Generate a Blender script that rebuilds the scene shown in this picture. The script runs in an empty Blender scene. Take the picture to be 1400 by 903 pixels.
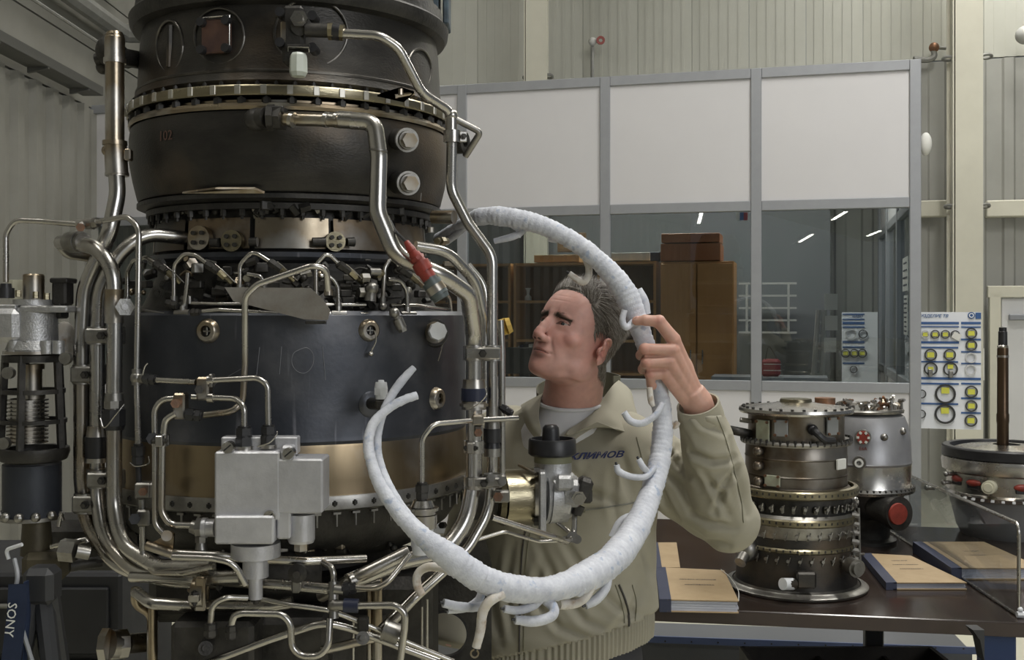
import bpy, bmesh, math, random
import numpy as np
from mathutils import Vector, Matrix, noise as mnoise
R_ = math.radians
rnd = random.Random(7)
sc = bpy.context.scene
col = sc.collection
F = 1500.0; HZ = 430.0; CAMZ = 1.72
# ------------------------------------------------------------------ camera
cam = bpy.data.objects.new('camera', bpy.data.cameras.new('camera')); col.objects.link(cam)
cam.location = (0, 0, CAMZ); cam.rotation_euler = (R_(90), 0, 0)
cam.data.sensor_fit = 'HORIZONTAL'; cam.data.sensor_width = 36; cam.data.lens = 36 * F / 1400
cam.data.shift_y = -(451.5 - HZ) / 1400
cam.data.clip_start = .05; cam.data.clip_end = 100
sc.camera = cam
# ------------------------------------------------------------------ world, exposure
w = bpy.data.worlds.new('world'); sc.world = w; w.use_nodes = True
bg = w.node_tree.nodes['Background']; bg.inputs[0].default_value = (.80, .86, .95, 1); bg.inputs[1].default_value = .15
sc.view_settings.view_transform = 'Standard'; sc.view_settings.look = 'None'
sc.view_settings.exposure = 0.18; sc.view_settings.gamma = 1.0
def area(name, loc, target, sx, sy, power, color):
    l = bpy.data.lights.new(name, 'AREA'); l.shape = 'RECTANGLE'; l.size = sx; l.size_y = sy
    l.energy = power; l.color = color
    o = bpy.data.objects.new(name, l); col.objects.link(o); o.location = loc
    d = Vector(target) - Vector(loc); o.rotation_euler = d.to_track_quat('-Z', 'Y').to_euler()
    return o
# rows of tube lamps under the hall roof, and two added fill lights to the left of and behind the camera
for i, (x, y, p) in enumerate([(-2.2, 1.0, 28), (1.6, 1.0, 150), (-1.6, 5.2, 18), (3.0, 5.0, 150), (-2.0, 9.3, 30), (4.4, 9.3, 120)]):
    area('roof_lamp_light', (x, y, 6.75), (x, y, 0), .5, 2.4, p, (1, .98, .94))
area('fill_light', (-6.0, -3.0, 3.4), (0, 2.4, 1.4), 4.0, 3.0, 42, (.88, .94, 1))  # added soft light from the left, no window stands there
area('fill_light', (4.5, -4.0, 3.6), (.3, 2.6, 1.5), 3.5, 2.6, 130, (.95, .97, 1))  # added light from the right for the man, no window stands there
# ------------------------------------------------------------------ projection helpers (pixel of the photo + real depth -> point)
def P(px, py, Y):
    return Vector(((px - 700) / F * Y, Y, CAMZ - (py - HZ) / F * Y))
AX = -2.3 * math.tan(R_(11.3)); AY = 2.3; AL = math.hypot(AX, AY)
def E(px, py, off=0.0, R=.36):
    """point on a vertical cylinder of radius R+off round the engine axis, seen at that pixel"""
    r = R + off
    dx, dy = (px - 700) / F, 1.0
    a = dx*dx + dy*dy; b = -2*(dx*AX + dy*AY); c = AX*AX + AY*AY - r*r
    disc = b*b - 4*a*c
    t = (-b - math.sqrt(disc)) / (2*a) if disc > 0 else -b/(2*a)
    return P(px, py, t)
def Zf(y, R):                       # height of a ring of radius R whose front shows at pixel row y
    return CAMZ - (y - HZ) / F * AY * (1 - R/AL)
# ------------------------------------------------------------------ materials
MATS = {}
def mat(name, c, rough=.5, metal=0.0, c2=None, scale=8.0, bump=0.0, bscale=60.0, stretch=(1,1,1), mix=(.35,.65), rvar=.12, spec=.5, detail=5.0, trans=0, alpha=1, sub=0, c3=None, c3scale=2.5, c3mix=(.5,.62)):
    if name in MATS: return MATS[name]
    m = bpy.data.materials.new(name); m.use_nodes = True; nt = m.node_tree; N = nt.nodes; L = nt.links
    b = N['Principled BSDF']
    b.inputs['Base Color'].default_value = (*c, 1); b.inputs['Roughness'].default_value = rough; b.inputs['Metallic'].default_value = metal
    b.inputs['Specular IOR Level'].default_value = spec
    tc = N.new('ShaderNodeTexCoord'); mp = N.new('ShaderNodeMapping'); mp.inputs['Scale'].default_value = stretch
    L.new(tc.outputs['Object'], mp.inputs[0])
    if c2 is not None:
        n = N.new('ShaderNodeTexNoise'); n.inputs['Scale'].default_value = scale; n.inputs['Detail'].default_value = detail; n.inputs['Roughness'].default_value = .62
        L.new(mp.outputs[0], n.inputs['Vector'])
        r = N.new('ShaderNodeValToRGB'); r.color_ramp.elements[0].position = mix[0]; r.color_ramp.elements[1].position = mix[1]
        r.color_ramp.elements[0].color = (*c, 1); r.color_ramp.elements[1].color = (*c2, 1)
        L.new(n.outputs['Fac'], r.inputs[0]); out = r.outputs[0]
        if c3 is not None:
            n3 = N.new('ShaderNodeTexNoise'); n3.inputs['Scale'].default_value = c3scale; n3.inputs['Detail'].default_value = 6
            L.new(tc.outputs['Object'], n3.inputs['Vector'])
            r3 = N.new('ShaderNodeMapRange'); r3.inputs[1].default_value = c3mix[0]; r3.inputs[2].default_value = c3mix[1]
            L.new(n3.outputs['Fac'], r3.inputs[0])
            mx = N.new('ShaderNodeMix'); mx.data_type = 'RGBA'; L.new(r3.outputs[0], mx.inputs[0]); L.new(out, mx.inputs[6]); mx.inputs[7].default_value = (*c3, 1)
            out = mx.outputs[2]
        L.new(out, b.inputs['Base Color'])
        mr = N.new('ShaderNodeMapRange'); mr.inputs[3].default_value = max(.03, rough - rvar); mr.inputs[4].default_value = rough + rvar
        L.new(n.outputs['Fac'], mr.inputs[0]); L.new(mr.outputs[0], b.inputs['Roughness'])
    if bump:
        n2 = N.new('ShaderNodeTexNoise'); n2.inputs['Scale'].default_value = bscale; n2.inputs['Detail'].default_value = 3
        L.new(mp.outputs[0], n2.inputs['Vector'])
        bm_ = N.new('ShaderNodeBump'); bm_.inputs['Strength'].default_value = bump; bm_.inputs['Distance'].default_value = .002
        L.new(n2.outputs['Fac'], bm_.inputs['Height']); L.new(bm_.outputs[0], b.inputs['Normal'])
    if trans: b.inputs['Transmission Weight'].default_value = trans
    if alpha < 1: b.inputs['Alpha'].default_value = alpha
    if sub:
        b.inputs['Subsurface Weight'].default_value = sub; b.inputs['Subsurface Radius'].default_value = (1, .4, .25); b.inputs['Subsurface Scale'].default_value = .006
    MATS[name] = m; return m
def emit(name, c, s):
    m = bpy.data.materials.new(name); m.use_nodes = True; b = m.node_tree.nodes['Principled BSDF']
    b.inputs['Emission Color'].default_value = (*c, 1); b.inputs['Emission Strength'].default_value = s; b.inputs['Base Color'].default_value = (*c, 1)
    MATS[name] = m; return m
def glass(name, tint, rough=0.0, refl=1.0, amount=.12, ior=1.5):
    m = bpy.data.materials.new(name); m.use_nodes = True; nt = m.node_tree; N = nt.nodes; L = nt.links
    N.remove(N['Principled BSDF'])
    t = N.new('ShaderNodeBsdfTransparent'); t.inputs[0].default_value = (*tint, 1)
    g = N.new('ShaderNodeBsdfGlossy'); g.inputs['Roughness'].default_value = rough; g.inputs[0].default_value = (refl, refl, refl, 1)
    lw = N.new('ShaderNodeLayerWeight'); lw.inputs[0].default_value = .5; fr = N.new('ShaderNodeMath'); fr.operation = 'POWER'; fr.inputs[1].default_value = 5.0; L.new(lw.outputs['Facing'], fr.inputs[0])
    ad = N.new('ShaderNodeMath'); ad.operation = 'ADD'; ad.inputs[1].default_value = amount + .03; ad.use_clamp = True
    mx = N.new('ShaderNodeMixShader'); L.new(fr.outputs[0], ad.inputs[0]); L.new(ad.outputs[0], mx.inputs[0]); L.new(t.outputs[0], mx.inputs[1]); L.new(g.outputs[0], mx.inputs[2])
    L.new(mx.outputs[0], N['Material Output'].inputs[0]); MATS[name] = m; return m
steel = mat('brushed_steel', (.56,.545,.51), .27, 1.0, (.44,.42,.385), 8, .03, 300, (1,1,1), rvar=.05, c3=(.40,.33,.24), c3scale=5, c3mix=(.56,.75))
steel_dull = mat('dull_steel', (.40,.39,.365), .38, 1.0, (.25,.24,.22), 20, .08, 300)
steel_bronze = mat('heat_tinted_steel', (.40,.34,.25), .30, 1.0, (.27,.215,.15), 9, .03, 300, c3=(.52,.50,.46), c3scale=6)
dark = mat('dark_casing', (.042,.040,.037), .42, .75, (.075,.070,.062), 5, .3, 160, (1,1,2.2), rvar=.12, c3=(.17,.125,.08), c3scale=4, c3mix=(.50,.80))
dark2 = mat('sooty_metal', (.030,.029,.027), .48, .6, (.07,.066,.06), 16, .4, 140)
black = mat('black_rubber', (.012,.012,.013), .38, 0, (.022,.022,.024), 20)
gold = mat('olive_gold_band', (.33,.295,.20), .30, 1.0, (.25,.22,.15), 12, .2, 100, (1,1,6))
drumgold = mat('straw_tinted_band', (.36,.285,.18), .33, 1.0, (.20,.15,.095), 6, .05, 60, (1,1,.2), c3=(.40,.38,.35), c3scale=6, c3mix=(.5,.75))
alu = mat('cast_aluminium', (.66,.66,.68), .38, .6, (.52,.52,.54), 16, .25, 240)
alu_c = mat('rough_cast_alloy', (.55,.55,.55), .48, .85, (.40,.40,.40), 26, .5, 260)
copper = mat('copper_rust', (.30,.15,.08), .5, .7, (.16,.10,.07), 30, .3, 200)
whitep = mat('milky_plastic', (.72,.76,.70), .35, 0, (.60,.64,.56), 8, trans=.15)
white_cap = mat('white_plastic', (.80,.81,.83), .4, 0, (.70,.72,.74), 12, .1)
yellow_cap = mat('amber_plastic', (.62,.42,.10), .35, 0, (.50,.33,.07), 10)
red_p = mat('red_paint', (.30,.045,.03), .42, 0, (.20,.03,.02), 30, .3, 150)
brownpl = mat('brown_plate', (.16,.09,.065), .45, .5, (.09,.055,.05), 18)
tape = mat('white_tape', (.70,.72,.77), .60, 0, (.54,.56,.62), 45, .5, 260, c3=(.42,.48,.60), c3scale=55, c3mix=(.62,.70))
tape_dirty = mat('dirty_tape', (.62,.56,.46), .62, 0, (.74,.73,.72), 30, .35, 300, c3=(.36,.24,.12), c3scale=30, c3mix=(.55,.68))
# drum: dark blue grey sheet with chalky scuffs and scratches
def drum_mat():
    m = mat('blue_grey_drum', (.050,.055,.066), .40, .65, (.085,.088,.098), 6, .12, 120, (1,1,1), c3=(.19,.19,.20), c3scale=6, c3mix=(.52,.85))
    nt = m.node_tree; N = nt.nodes; L = nt.links; b = N['Principled BSDF']
    src = b.inputs['Base Color'].links[0].from_socket
    tc = N.new('ShaderNodeTexCoord'); mp = N.new('ShaderNodeMapping'); mp.inputs['Rotation'].default_value = (.3,.5,.2); mp.inputs['Scale'].default_value = (60, 60, 5)
    n = N.new('ShaderNodeTexNoise'); n.inputs['Scale'].default_value = 1.0; n.inputs['Detail'].default_value = 2
    L.new(tc.outputs['Object'], mp.inputs[0]); L.new(mp.outputs[0], n.inputs['Vector'])
    mr = N.new('ShaderNodeMapRange'); mr.inputs[1].default_value = .66; mr.inputs[2].default_value = .74; mr.inputs[4].default_value = .5
    L.new(n.outputs['Fac'], mr.inputs[0])
    mx = N.new('ShaderNodeMix'); mx.data_type = 'RGBA'; L.new(mr.outputs[0], mx.inputs[0]); L.new(src, mx.inputs[6]); mx.inputs[7].default_value = (.25,.25,.27,1)
    L.new(mx.outputs[2], b.inputs['Base Color']); return m
drum = drum_mat()
# ------------------------------------------------------------------ mesh builder
WL = {}
def tag(o, label=None, cat=None, group=None, kind=None):
    if label: o['label'] = label
    if cat: o['category'] = cat
    if group: o['group'] = group
    if kind: o['kind'] = kind
    return o
def empty(name, loc, label, cat, group=None):
    o = bpy.data.objects.new(name, None); col.objects.link(o); o.location = loc; o.empty_display_size = .1
    WL[o.name] = Vector(loc); tag(o, label, cat, group); return o
def frame(d):
    d = Vector(d).normalized(); u = Vector((0,0,1)) if abs(d.z) < .9 else Vector((1,0,0))
    a = d.cross(u).normalized(); b = d.cross(a).normalized(); return a, b, d
def fillet(pts, r, n=6):
    pts = [Vector(p) for p in pts]
    if len(pts) < 3 or r <= 0: return pts
    out = [pts[0]]
    for i in range(1, len(pts)-1):
        p, a, b = pts[i], pts[i-1], pts[i+1]
        da, db = (a-p), (b-p); la, lb = da.length, db.length
        if la < 1e-6 or lb < 1e-6: continue
        ang = da.angle(db, math.pi)
        if ang > R_(176): out.append(p); continue
        t = min(r / max(math.tan(ang/2), .05), la*.49, lb*.49)
        s, e = p + da.normalized()*t, p + db.normalized()*t
        for k in range(n+1):
            u = k/n; out.append(s*(1-u)**2 + p*2*u*(1-u) + e*u*u)
    out.append(pts[-1]); return out
def spline(pts, n=10):
    pts = [Vector(p) for p in pts]; out = []
    q = [pts[0]*2-pts[1]] + pts + [pts[-1]*2-pts[-2]]
    for i in range(1, len(q)-2):
        for k in range(n):
            t = k/n; a, b, c, d = q[i-1], q[i], q[i+1], q[i+2]
            out.append(.5*((2*b) + (c-a)*t + (2*a-5*b+4*c-d)*t*t + (3*b-a-3*c+d)*t**3))
    out.append(pts[-1]); return out
class MB:
    def __init__(s): s.v = []; s.f = []; s.sm = []; s.mi = []; s.cur = 0
    def add(s, vs, fs, smooth=False):
        o = len(s.v); s.v += [tuple(v) for v in vs]
        for f in fs: s.f.append([i+o for i in f]); s.sm.append(smooth); s.mi.append(s.cur)
        return s
    def box(s, c, size, M=None):
        c = Vector(c); hx, hy, hz = [q/2 for q in size]; M = M or Matrix()
        vs = [c + (M.to_3x3() @ Vector((x*hx, y*hy, z*hz))) for x in (-1,1) for y in (-1,1) for z in (-1,1)]
        return s.add(vs, [(0,1,3,2),(4,6,7,5),(0,4,5,1),(2,3,7,6),(0,2,6,4),(1,5,7,3)])
    def bbox(s, c, size, b, M=None):          # box with chamfered edges
        c = Vector(c); M3 = (M or Matrix()).to_3x3(); h = [q/2 for q in size]; b = min([b]+[q*.45 for q in h])
        vs = []; idx = {}
        for sx in (-1,1):
            for sy in (-1,1):
                for sz in (-1,1):
                    S = (sx,sy,sz)
                    for ax in range(3):
                        p = [S[k]*(h[k] if k == ax else h[k]-b) for k in range(3)]
                        idx[(S,ax)] = len(vs); vs.append(c + M3 @ Vector(p))
        fs = []
        for ax in range(3):
            o = [k for k in range(3) if k != ax]
            for sg in (-1,1):
                q = []
                for a_, b_ in ((-1,-1),(1,-1),(1,1),(-1,1)):
                    S = [0,0,0]; S[ax] = sg; S[o[0]] = a_; S[o[1]] = b_; q.append(idx[(tuple(S),ax)])
                fs.append(q)
        for ax in range(3):                    # edges parallel to ax
            o = [k for k in range(3) if k != ax]
            for a_ in (-1,1):
                for b_ in (-1,1):
                    S0=[0,0,0]; S0[ax]=-1; S0[o[0]]=a_; S0[o[1]]=b_; S1=list(S0); S1[ax]=1
                    fs.append([idx[(tuple(S0),o[0])], idx[(tuple(S1),o[0])], idx[(tuple(S1),o[1])], idx[(tuple(S0),o[1])]])
        for sx in (-1,1):
            for sy in (-1,1):
                for sz in (-1,1): fs.append([idx[((sx,sy,sz),k)] for k in range(3)])
        return s.add(vs, fs)
    def cyl(s, p0, p1, r0, r1=None, n=20, smooth=True, cap=True, rot=0):
        p0, p1 = Vector(p0), Vector(p1); r1 = r0 if r1 is None else r1
        a, b, d = frame(p1-p0); vs = []
        for p, r in ((p0,r0),(p1,r1)):
            for k in range(n):
                t = 2*math.pi*k/n + rot; vs.append(p + a*math.cos(t)*r + b*math.sin(t)*r)
        s.add(vs, [(k, (k+1)%n, n+(k+1)%n, n+k) for k in range(n)], smooth)
        if cap: 
            o = len(s.v)-2*n
            s.f += [[o+k for k in range(n)][::-1], [o+n+k for k in range(n)]]; s.sm += [False, False]; s.mi += [s.cur]*2
        return s
    def hexn(s, p0, p1, r, n=6): return s.cyl(p0, p1, r, r, n, False)
    def rev(s, o, d, prof, n=32, closed=False, a0=0, a1=2*math.pi):
        """profile [(along, radius)] revolved about axis d through o"""
        a, b, d = frame(d); o = Vector(o); vs = []; full = abs(a1-a0-2*math.pi) < 1e-6; m = n if full else n+1
        for h, r in prof:
            for k in range(m):
                t = a0 + (a1-a0)*k/n; vs.append(o + d*h + a*math.cos(t)*r + b*math.sin(t)*r)
        L = len(prof); fs = []
        for i in range(L if closed else L-1):
            j = (i+1) % L
            for k in range(n):
                k2 = (k+1) % m; fs.append((i*m+k, i*m+k2, j*m+k2, j*m+k))
        return s.add(vs, fs, True)
    def sphere(s, c, r, n=16, m=10, sc_=(1,1,1), M=None):
        c = Vector(c); M3 = (M or Matrix()).to_3x3(); vs = []; fs = []
        for i in range(m+1):
            t = math.pi*i/m
            for k in range(n):
                u = 2*math.pi*k/n
                vs.append(c + M3 @ Vector((r*sc_[0]*math.sin(t)*math.cos(u), r*sc_[1]*math.sin(t)*math.sin(u), r*sc_[2]*math.cos(t))))
        for i in range(m):
            for k in range(n): fs.append((i*n+k, (i+1)*n+k, (i+1)*n+(k+1)%n, i*n+(k+1)%n))
        return s.add(vs, fs, True)
    def tube(s, pts, r, n=12, cap=True, rf=None, flat=1.0):
        pts = [Vector(p) for p in pts]
        q = [pts[0]]
        for p in pts[1:]:
            if (p-q[-1]).length > 1e-5: q.append(p)
        pts = q; m = len(pts)
        if m < 2: return s
        T = [(pts[min(i+1,m-1)]-pts[max(i-1,0)]).normalized() for i in range(m)]
        a, b, _ = frame(T[0]); vs = []
        for i in range(m):
            a = (a - T[i]*a.dot(T[i])).normalized(); b = T[i].cross(a)
            rr = (rf(i/(m-1)) if rf else 1)*r
            for k in range(n):
                t = 2*math.pi*k/n; vs.append(pts[i] + (a*math.cos(t) + b*math.sin(t)*flat)*rr)
        fs = [(i*n+k, i*n+(k+1)%n, (i+1)*n+(k+1)%n, (i+1)*n+k) for i in range(m-1) for k in range(n)]
        s.add(vs, fs, True)
        if cap:
            o = len(s.v)-m*n
            s.f += [[o+k for k in range(n)][::-1], [o+(m-1)*n+k for k in range(n)]]; s.sm += [False]*2; s.mi += [s.cur]*2
        return s
    def prism(s, poly, ext, smooth=False):
        """extrude a 3-D polygon by vector ext"""
        n = len(poly); e = Vector(ext); vs = [Vector(p) for p in poly] + [Vector(p)+e for p in poly]
        return s.add(vs, [list(range(n))[::-1], list(range(n,2*n))] + [(k,(k+1)%n,n+(k+1)%n,n+k) for k in range(n)], smooth)
    def build(s, name, m, parent=None, label=None, cat=None, group=None, kind=None, sharp=35, fix=True):
        vs = np.array(s.v, dtype=float)
        c = Vector((vs.min(0)+vs.max(0))/2)
        if parent is None: c.z = float(vs[:,2].min())
        me = bpy.data.meshes.new(name)
        me.from_pydata([tuple(v) for v in (vs - np.array(c))], [], s.f)
        me.polygons.foreach_set('use_smooth', s.sm)
        ms = m if isinstance(m, (list,tuple)) else [m]
        for q in ms: me.materials.append(q)
        if len(ms) > 1: me.polygons.foreach_set('material_index', s.mi)
        if fix:
            bm = bmesh.new(); bm.from_mesh(me); bmesh.ops.recalc_face_normals(bm, faces=bm.faces); bm.to_mesh(me); bm.free()
        me.update()
        if any(s.sm) and sharp: me.set_sharp_from_angle(angle=R_(sharp))
        o = bpy.data.objects.new(name, me); col.objects.link(o)
        WL[o.name] = c.copy(); o.location = c
        if parent is not None: o.parent = parent; o.location = c - WL[parent.name]
        return tag(o, label, cat, group, kind)
def dup(o, loc, parent, rotz=None, mesh=None):
    c = o.copy(); col.objects.link(c); c.parent = parent; c.location = Vector(loc) - (WL[parent.name] if parent else Vector()); WL[c.name] = Vector(loc)
    if rotz is not None: c.rotation_euler = (0,0,rotz)
    return c
def text(body, size, M, m, name, parent=None, ext=.0005, bold=0, shear=0, label=None, kind=None, align='CENTER'):
    cu = bpy.data.curves.new(name, 'FONT'); cu.body = body; cu.size = size; cu.extrude = ext; cu.offset = bold; cu.shear = shear
    cu.align_x = align; cu.align_y = 'CENTER'; cu.resolution_u = 2
    t = bpy.data.objects.new(name, cu); col.objects.link(t)
    dg = bpy.context.evaluated_depsgraph_get(); me = bpy.data.meshes.new_from_object(t.evaluated_get(dg)); bpy.data.objects.remove(t); bpy.data.curves.remove(cu)
    me.materials.clear(); me.materials.append(m)
    o = bpy.data.objects.new(name, me); col.objects.link(o)
    if parent is not None:
        o.parent = parent; M = Matrix.Translation(-WL[parent.name]) @ M
    o.matrix_local = M; WL[o.name] = M.translation.copy(); return tag(o, label, kind=kind)
def Mx(loc, xd, yd):                     # text frame: x direction, up direction
    x = Vector(xd).normalized(); z = x.cross(Vector(yd)).normalized(); y = z.cross(x)
    M = Matrix((x, y, z)).transposed().to_4x4(); M.translation = Vector(loc); return M
# ================================================================== SETTING
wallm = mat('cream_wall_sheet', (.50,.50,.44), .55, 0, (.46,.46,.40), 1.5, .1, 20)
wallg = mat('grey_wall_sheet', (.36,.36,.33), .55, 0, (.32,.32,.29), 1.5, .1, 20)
columnm = mat('cream_paint', (.66,.64,.53), .5, 0, (.60,.58,.48), 2, .1, 40)
aluf = mat('grey_aluminium_frame', (.36,.37,.39), .42, .3, (.33,.34,.36), 6)
panelm = mat('white_panel', (.66,.65,.66), .5, 0, (.63,.62,.63), 1.2)
floorm = mat('pale_floor', (.62,.60,.48), .35, 0, (.56,.54,.43), 1.2, .1, 20)
ceilm = mat('roof_sheet', (.42,.42,.40), .7, 0, (.36,.36,.34), 2)
girtm = mat('grey_steel_beam', (.30,.30,.28), .5, .2, (.24,.24,.22), 6)
darkg = glass('dark_window_glass', (.72,.76,.77), 0.0, .8, .04)
# --- ground & far shell.  partition frame: point at photo column px on the partition line
PA = P(640, 430, 8.45); PB = P(1250, 430, 7.62)
pu = (PB - PA).normalized(); pu.z = 0; pu.normalize(); pn = Vector((pu.y, -pu.x, 0))         # pn points to the camera side
if pn.y > 0: pn = -pn
def partX(px):                      # ray at column px meets partition plane
    d = Vector(((px-700)/F, 1, 0)); t = (PA.x*pn.x + PA.y*pn.y) / (d.x*pn.x + d.y*pn.y); return Vector((d.x*t, d.y*t, 0))
def zat(px, py, pt): return CAMZ - (py-HZ)/F*pt.y
RM = Matrix.Rotation(math.atan2(pu.y, pu.x), 4, 'Z')
b = MB().box((0, -25, -.05), (26, 84, .1)); b.build('floor', floorm, kind='structure')
b = MB().box((0, -25, 7.05), (26, 84, .1)); b.build('ceiling', ceilm, kind='structure')
BW = 3.4                           # distance of hall back wall behind the partition
def backp(px):
    d = Vector(((px-700)/F, 1, 0)); q = PA - pn*BW; t = (q.x*pn.x + q.y*pn.y)/(d.x*pn.x + d.y*pn.y); return Vector((d.x*t, d.y*t, 0))
# back wall: broad flat sheets above, ribbed lower; each sheet a part
wb = empty('wall_back', backp(700), None, None); tag(wb, kind='structure')
def ribbed(name, A, B, z0, z1, pitch, depth, m, parent, nrm):
    L = (B-A).length; u = (B-A).normalized(); n = int(L/pitch); b = MB(); prof = []
    for i in range(n+1):
        x = i*pitch
        for q, d in ((0,0),(.52,0),(.60,1),(.92,1)): prof.append((min(x+q*pitch, L), d*depth))
    vs = []; 
    for x, d in prof:
        p = A + u*x + nrm*d; vs += [Vector((p.x,p.y,z0)), Vector((p.x,p.y,z1))]
    fs = [(2*i, 2*i+2, 2*i+3, 2*i+1) for i in range(len(prof)-1)]
    b.add(vs, fs); 
    q = A + u*(L/2) - nrm*.04; b.box((q.x,q.y,(z0+z1)/2), (L, .06, z1-z0), RM if abs(u.x) > .5 else Matrix.Rotation(math.atan2(u.y,u.x),4,'Z'))
    return b.build(name, m, parent, fix=False)
zsplit = lambda: CAMZ + (430-84)/F*backp(1290).y
WA, WBp = backp(-60), backp(1900)
zs = zsplit()
ribbed('wall_sheet', WA, WBp, 0, zs, .26, .028, wallg, wb, pn)
# upper sheets each a part with a joint between
edges_px = [-60, 110, 230, 350, 440, 545, 653, 718, 797, 872, 946, 1024, 1102, 1180, 1262, 1345, 1440, 1560, 1700, 1900]
edges_px = sorted(set(edges_px))
for i in range(len(edges_px)-1):
    A, B = backp(edges_px[i]), backp(edges_px[i+1]); L = (B-A).length
    sh = MB(); c = (A+B)/2 - pn*.02; sh.box((c.x, c.y, (zs+.012+7)/2), (L-.004, .04, 7-zs-.012), RM)
    for k in range(1, 6):
        q = A.lerp(B, k/6) + pn*.002; sh.box((q.x, q.y, (zs+7)/2), (.03, .005, 7-zs-.03), RM)
    sh.build('wall_sheet', wallm, wb)
# girt across the lower wall and the columns
for a, bb in ((1254, 1292), (1345, 1900)):
    A, B = backp(a), backp(bb); c = (A+B)/2 + pn*.12; z = CAMZ + (430-288)/F*A.y
    MB().bbox((c.x, c.y, z), ((B-A).length, .12, .16), .01, RM).build('trim_1', columnm, kind='structure')
def column(px0, px1, name, dep=.2):
    A, B = backp(px0), backp(px1); s_ = .93
    A, B = A*s_, B*s_; c = (A+B)/2; W_ = (B-A).length
    b = MB(); b.box((c.x, c.y, 3.5), (W_, .02, 7), RM)
    for q in (-1, 1): b.box((c.x + pu.x*q*(W_/2-.01), c.y + pu.y*q*(W_/2-.01) + .1, 3.5), (.012, .2, 7), RM)
    b.box((c.x, c.y+.2, 3.5), (W_, .02, 7), RM)
    o = b.build(name, columnm, kind='structure')
    return c, W_
for i, (a, bb) in enumerate(((1306, 1344), (719, 748))):
    c, W_ = column(a, bb, 'trim_%d' % (i+2))
def ringcable(px, py, w, name, label):
    d = backp(px)*.93; z = CAMZ + (430-py)/F*d.y
    pts = [d + pu*(w/2*math.cos(t)) + pn*(.06*math.sin(t) - .08) + Vector((0,0,z + .012*math.sin(3*t))) for t in [k*2*math.pi/24 for k in range(25)]]
    MB().tube(pts, .014, 6).build(name, girtm, label=label, cat='cable')
ringcable(1324, 76, .42, 'cable_loop', 'grey cable wound round the cream column near its top, beside the ribbed wall')
ringcable(1324, 281, .38, 'cable_loop', 'thin cable wound round the cream column at the height of the cross beam')
ringcable(733, 103, .30, 'cable_loop', 'thin cable loop round the narrow cream column just above the white office panels')
# left wall: ribbed, along the viewing direction
LWx = -3.55
wl = empty('wall_left', (LWx, 6, 0), None, None); tag(wl, kind='structure')
wallk = mat('shaded_wall_sheet', (.27,.265,.235), .6, 0, (.235,.23,.20), 1.5, .1, 20)  # darker copy of the wall sheet: the left side's dimness put into the colour
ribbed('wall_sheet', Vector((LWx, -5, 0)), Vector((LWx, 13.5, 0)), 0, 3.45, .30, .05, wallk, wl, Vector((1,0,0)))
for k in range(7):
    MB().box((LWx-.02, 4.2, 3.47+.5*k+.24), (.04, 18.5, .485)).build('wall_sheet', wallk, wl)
# horizontal beams and pipes on the left wall
for (z, y1, r, nm, lb, c_) in ((4.72, 9.6, .085, 'wall_pipe', 'upper grey pipe running along the left wall toward the corner', 'pipe'), (4.20, 9.7, .08, 'wall_pipe', 'lower grey pipe along the left wall above the perforated tray', 'pipe')):
    pts = [Vector((LWx+.12, 2, z)), Vector((LWx+.12, y1, z)), Vector((LWx+1.5, y1-.05, z+.02))] if nm else 0
    MB().tube(fillet(pts, .1), r, 10).build('wall_pipe', girtm, label=lb, cat=c_)
LWx += .06
ct = empty('cable_tray', (LWx+.2, 5, 3.55), 'perforated grey steel cable tray on brackets along the left wall', 'cable tray')
cz = 3.60
cz = 3.50; trm = mat('dark_tray', (.12,.12,.11), .5, .3)
b = MB().box((LWx+.09, 5.6, cz), (.16, 6.6, .015)).box((LWx+.17, 5.6, cz+.03), (.010, 6.6, .07)).box((LWx+.02, 5.6, cz+.03), (.010, 6.6, .07)); b.build('tray', trm, ct)
for k in range(9):
    MB().prism([(LWx+.02, 2.6+.75*k, cz-.008), (LWx+.17, 2.6+.75*k, cz-.008), (LWx+.17, 2.6+.75*k, cz-.02), (LWx+.02, 2.6+.75*k, cz-.05)], (0,.03,0)).build('bracket', trm, ct)
MB().tube([(LWx+.45, 2, cz+.22), (LWx+.45, 8.8, cz+.22)], .012, 6).build('conduit', girtm, ct)
d = backp(95); MB().cyl(Vector((LWx+.1, d.y-.3, 2.95)), Vector((LWx+.75, d.y-.35, 2.95)), .11, .11, 14).build('wall_duct', girtm, label='short round grey duct stub on the left wall near the office corner', cat='duct')
d = backp(130); MB().box((d.x, d.y-.2, CAMZ + (430-28)/F*d.y), (2.6, .22, .26)).build('trim_5', girtm, kind='structure')
# --- the office partition
post_px = [105, 290, 460, 633, 828, 1034, 1251]
posts = [partX(p) for p in post_px]
zT, zM0, zS = 0, 0, 0
pt0 = posts[3]
zTop = zat(0, 117, pt0) ; zTr = zat(0, 292, pt0); zSill = zat(0, 521, pt0)
wp = empty('wall_partition', (posts[3].x, posts[3].y, 0), None, None); tag(wp, kind='structure')
PW = .075
for q in posts: MB().bbox((q.x, q.y, zTop/2), (PW, .07, zTop), .004, RM).build('post', aluf, wp)
rails = [zTop-.035, zTr, zSill, .06]
for i in range(len(posts)-1):
    A, B = posts[i], posts[i+1]; L = (B-A).length - PW; c = (A+B)/2
    for z in rails: MB().bbox((c.x, c.y, z), (L, .065, .072), .004, RM).build('rail', aluf, wp)
    MB().box((c.x, c.y, (rails[0]+rails[1])/2), (L, .03, rails[0]-rails[1]-.072), RM).build('panel', panelm, wp)
    MB().box((c.x, c.y, (rails[2]+rails[3])/2), (L, .03, rails[2]-rails[3]-.072), RM).build('panel', panelm, wp)
    MB().box((c.x, c.y, (rails[1]+rails[2])/2), (L, .006, rails[1]-rails[2]-.072), RM).build('glass_pane', darkg, wp)
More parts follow.
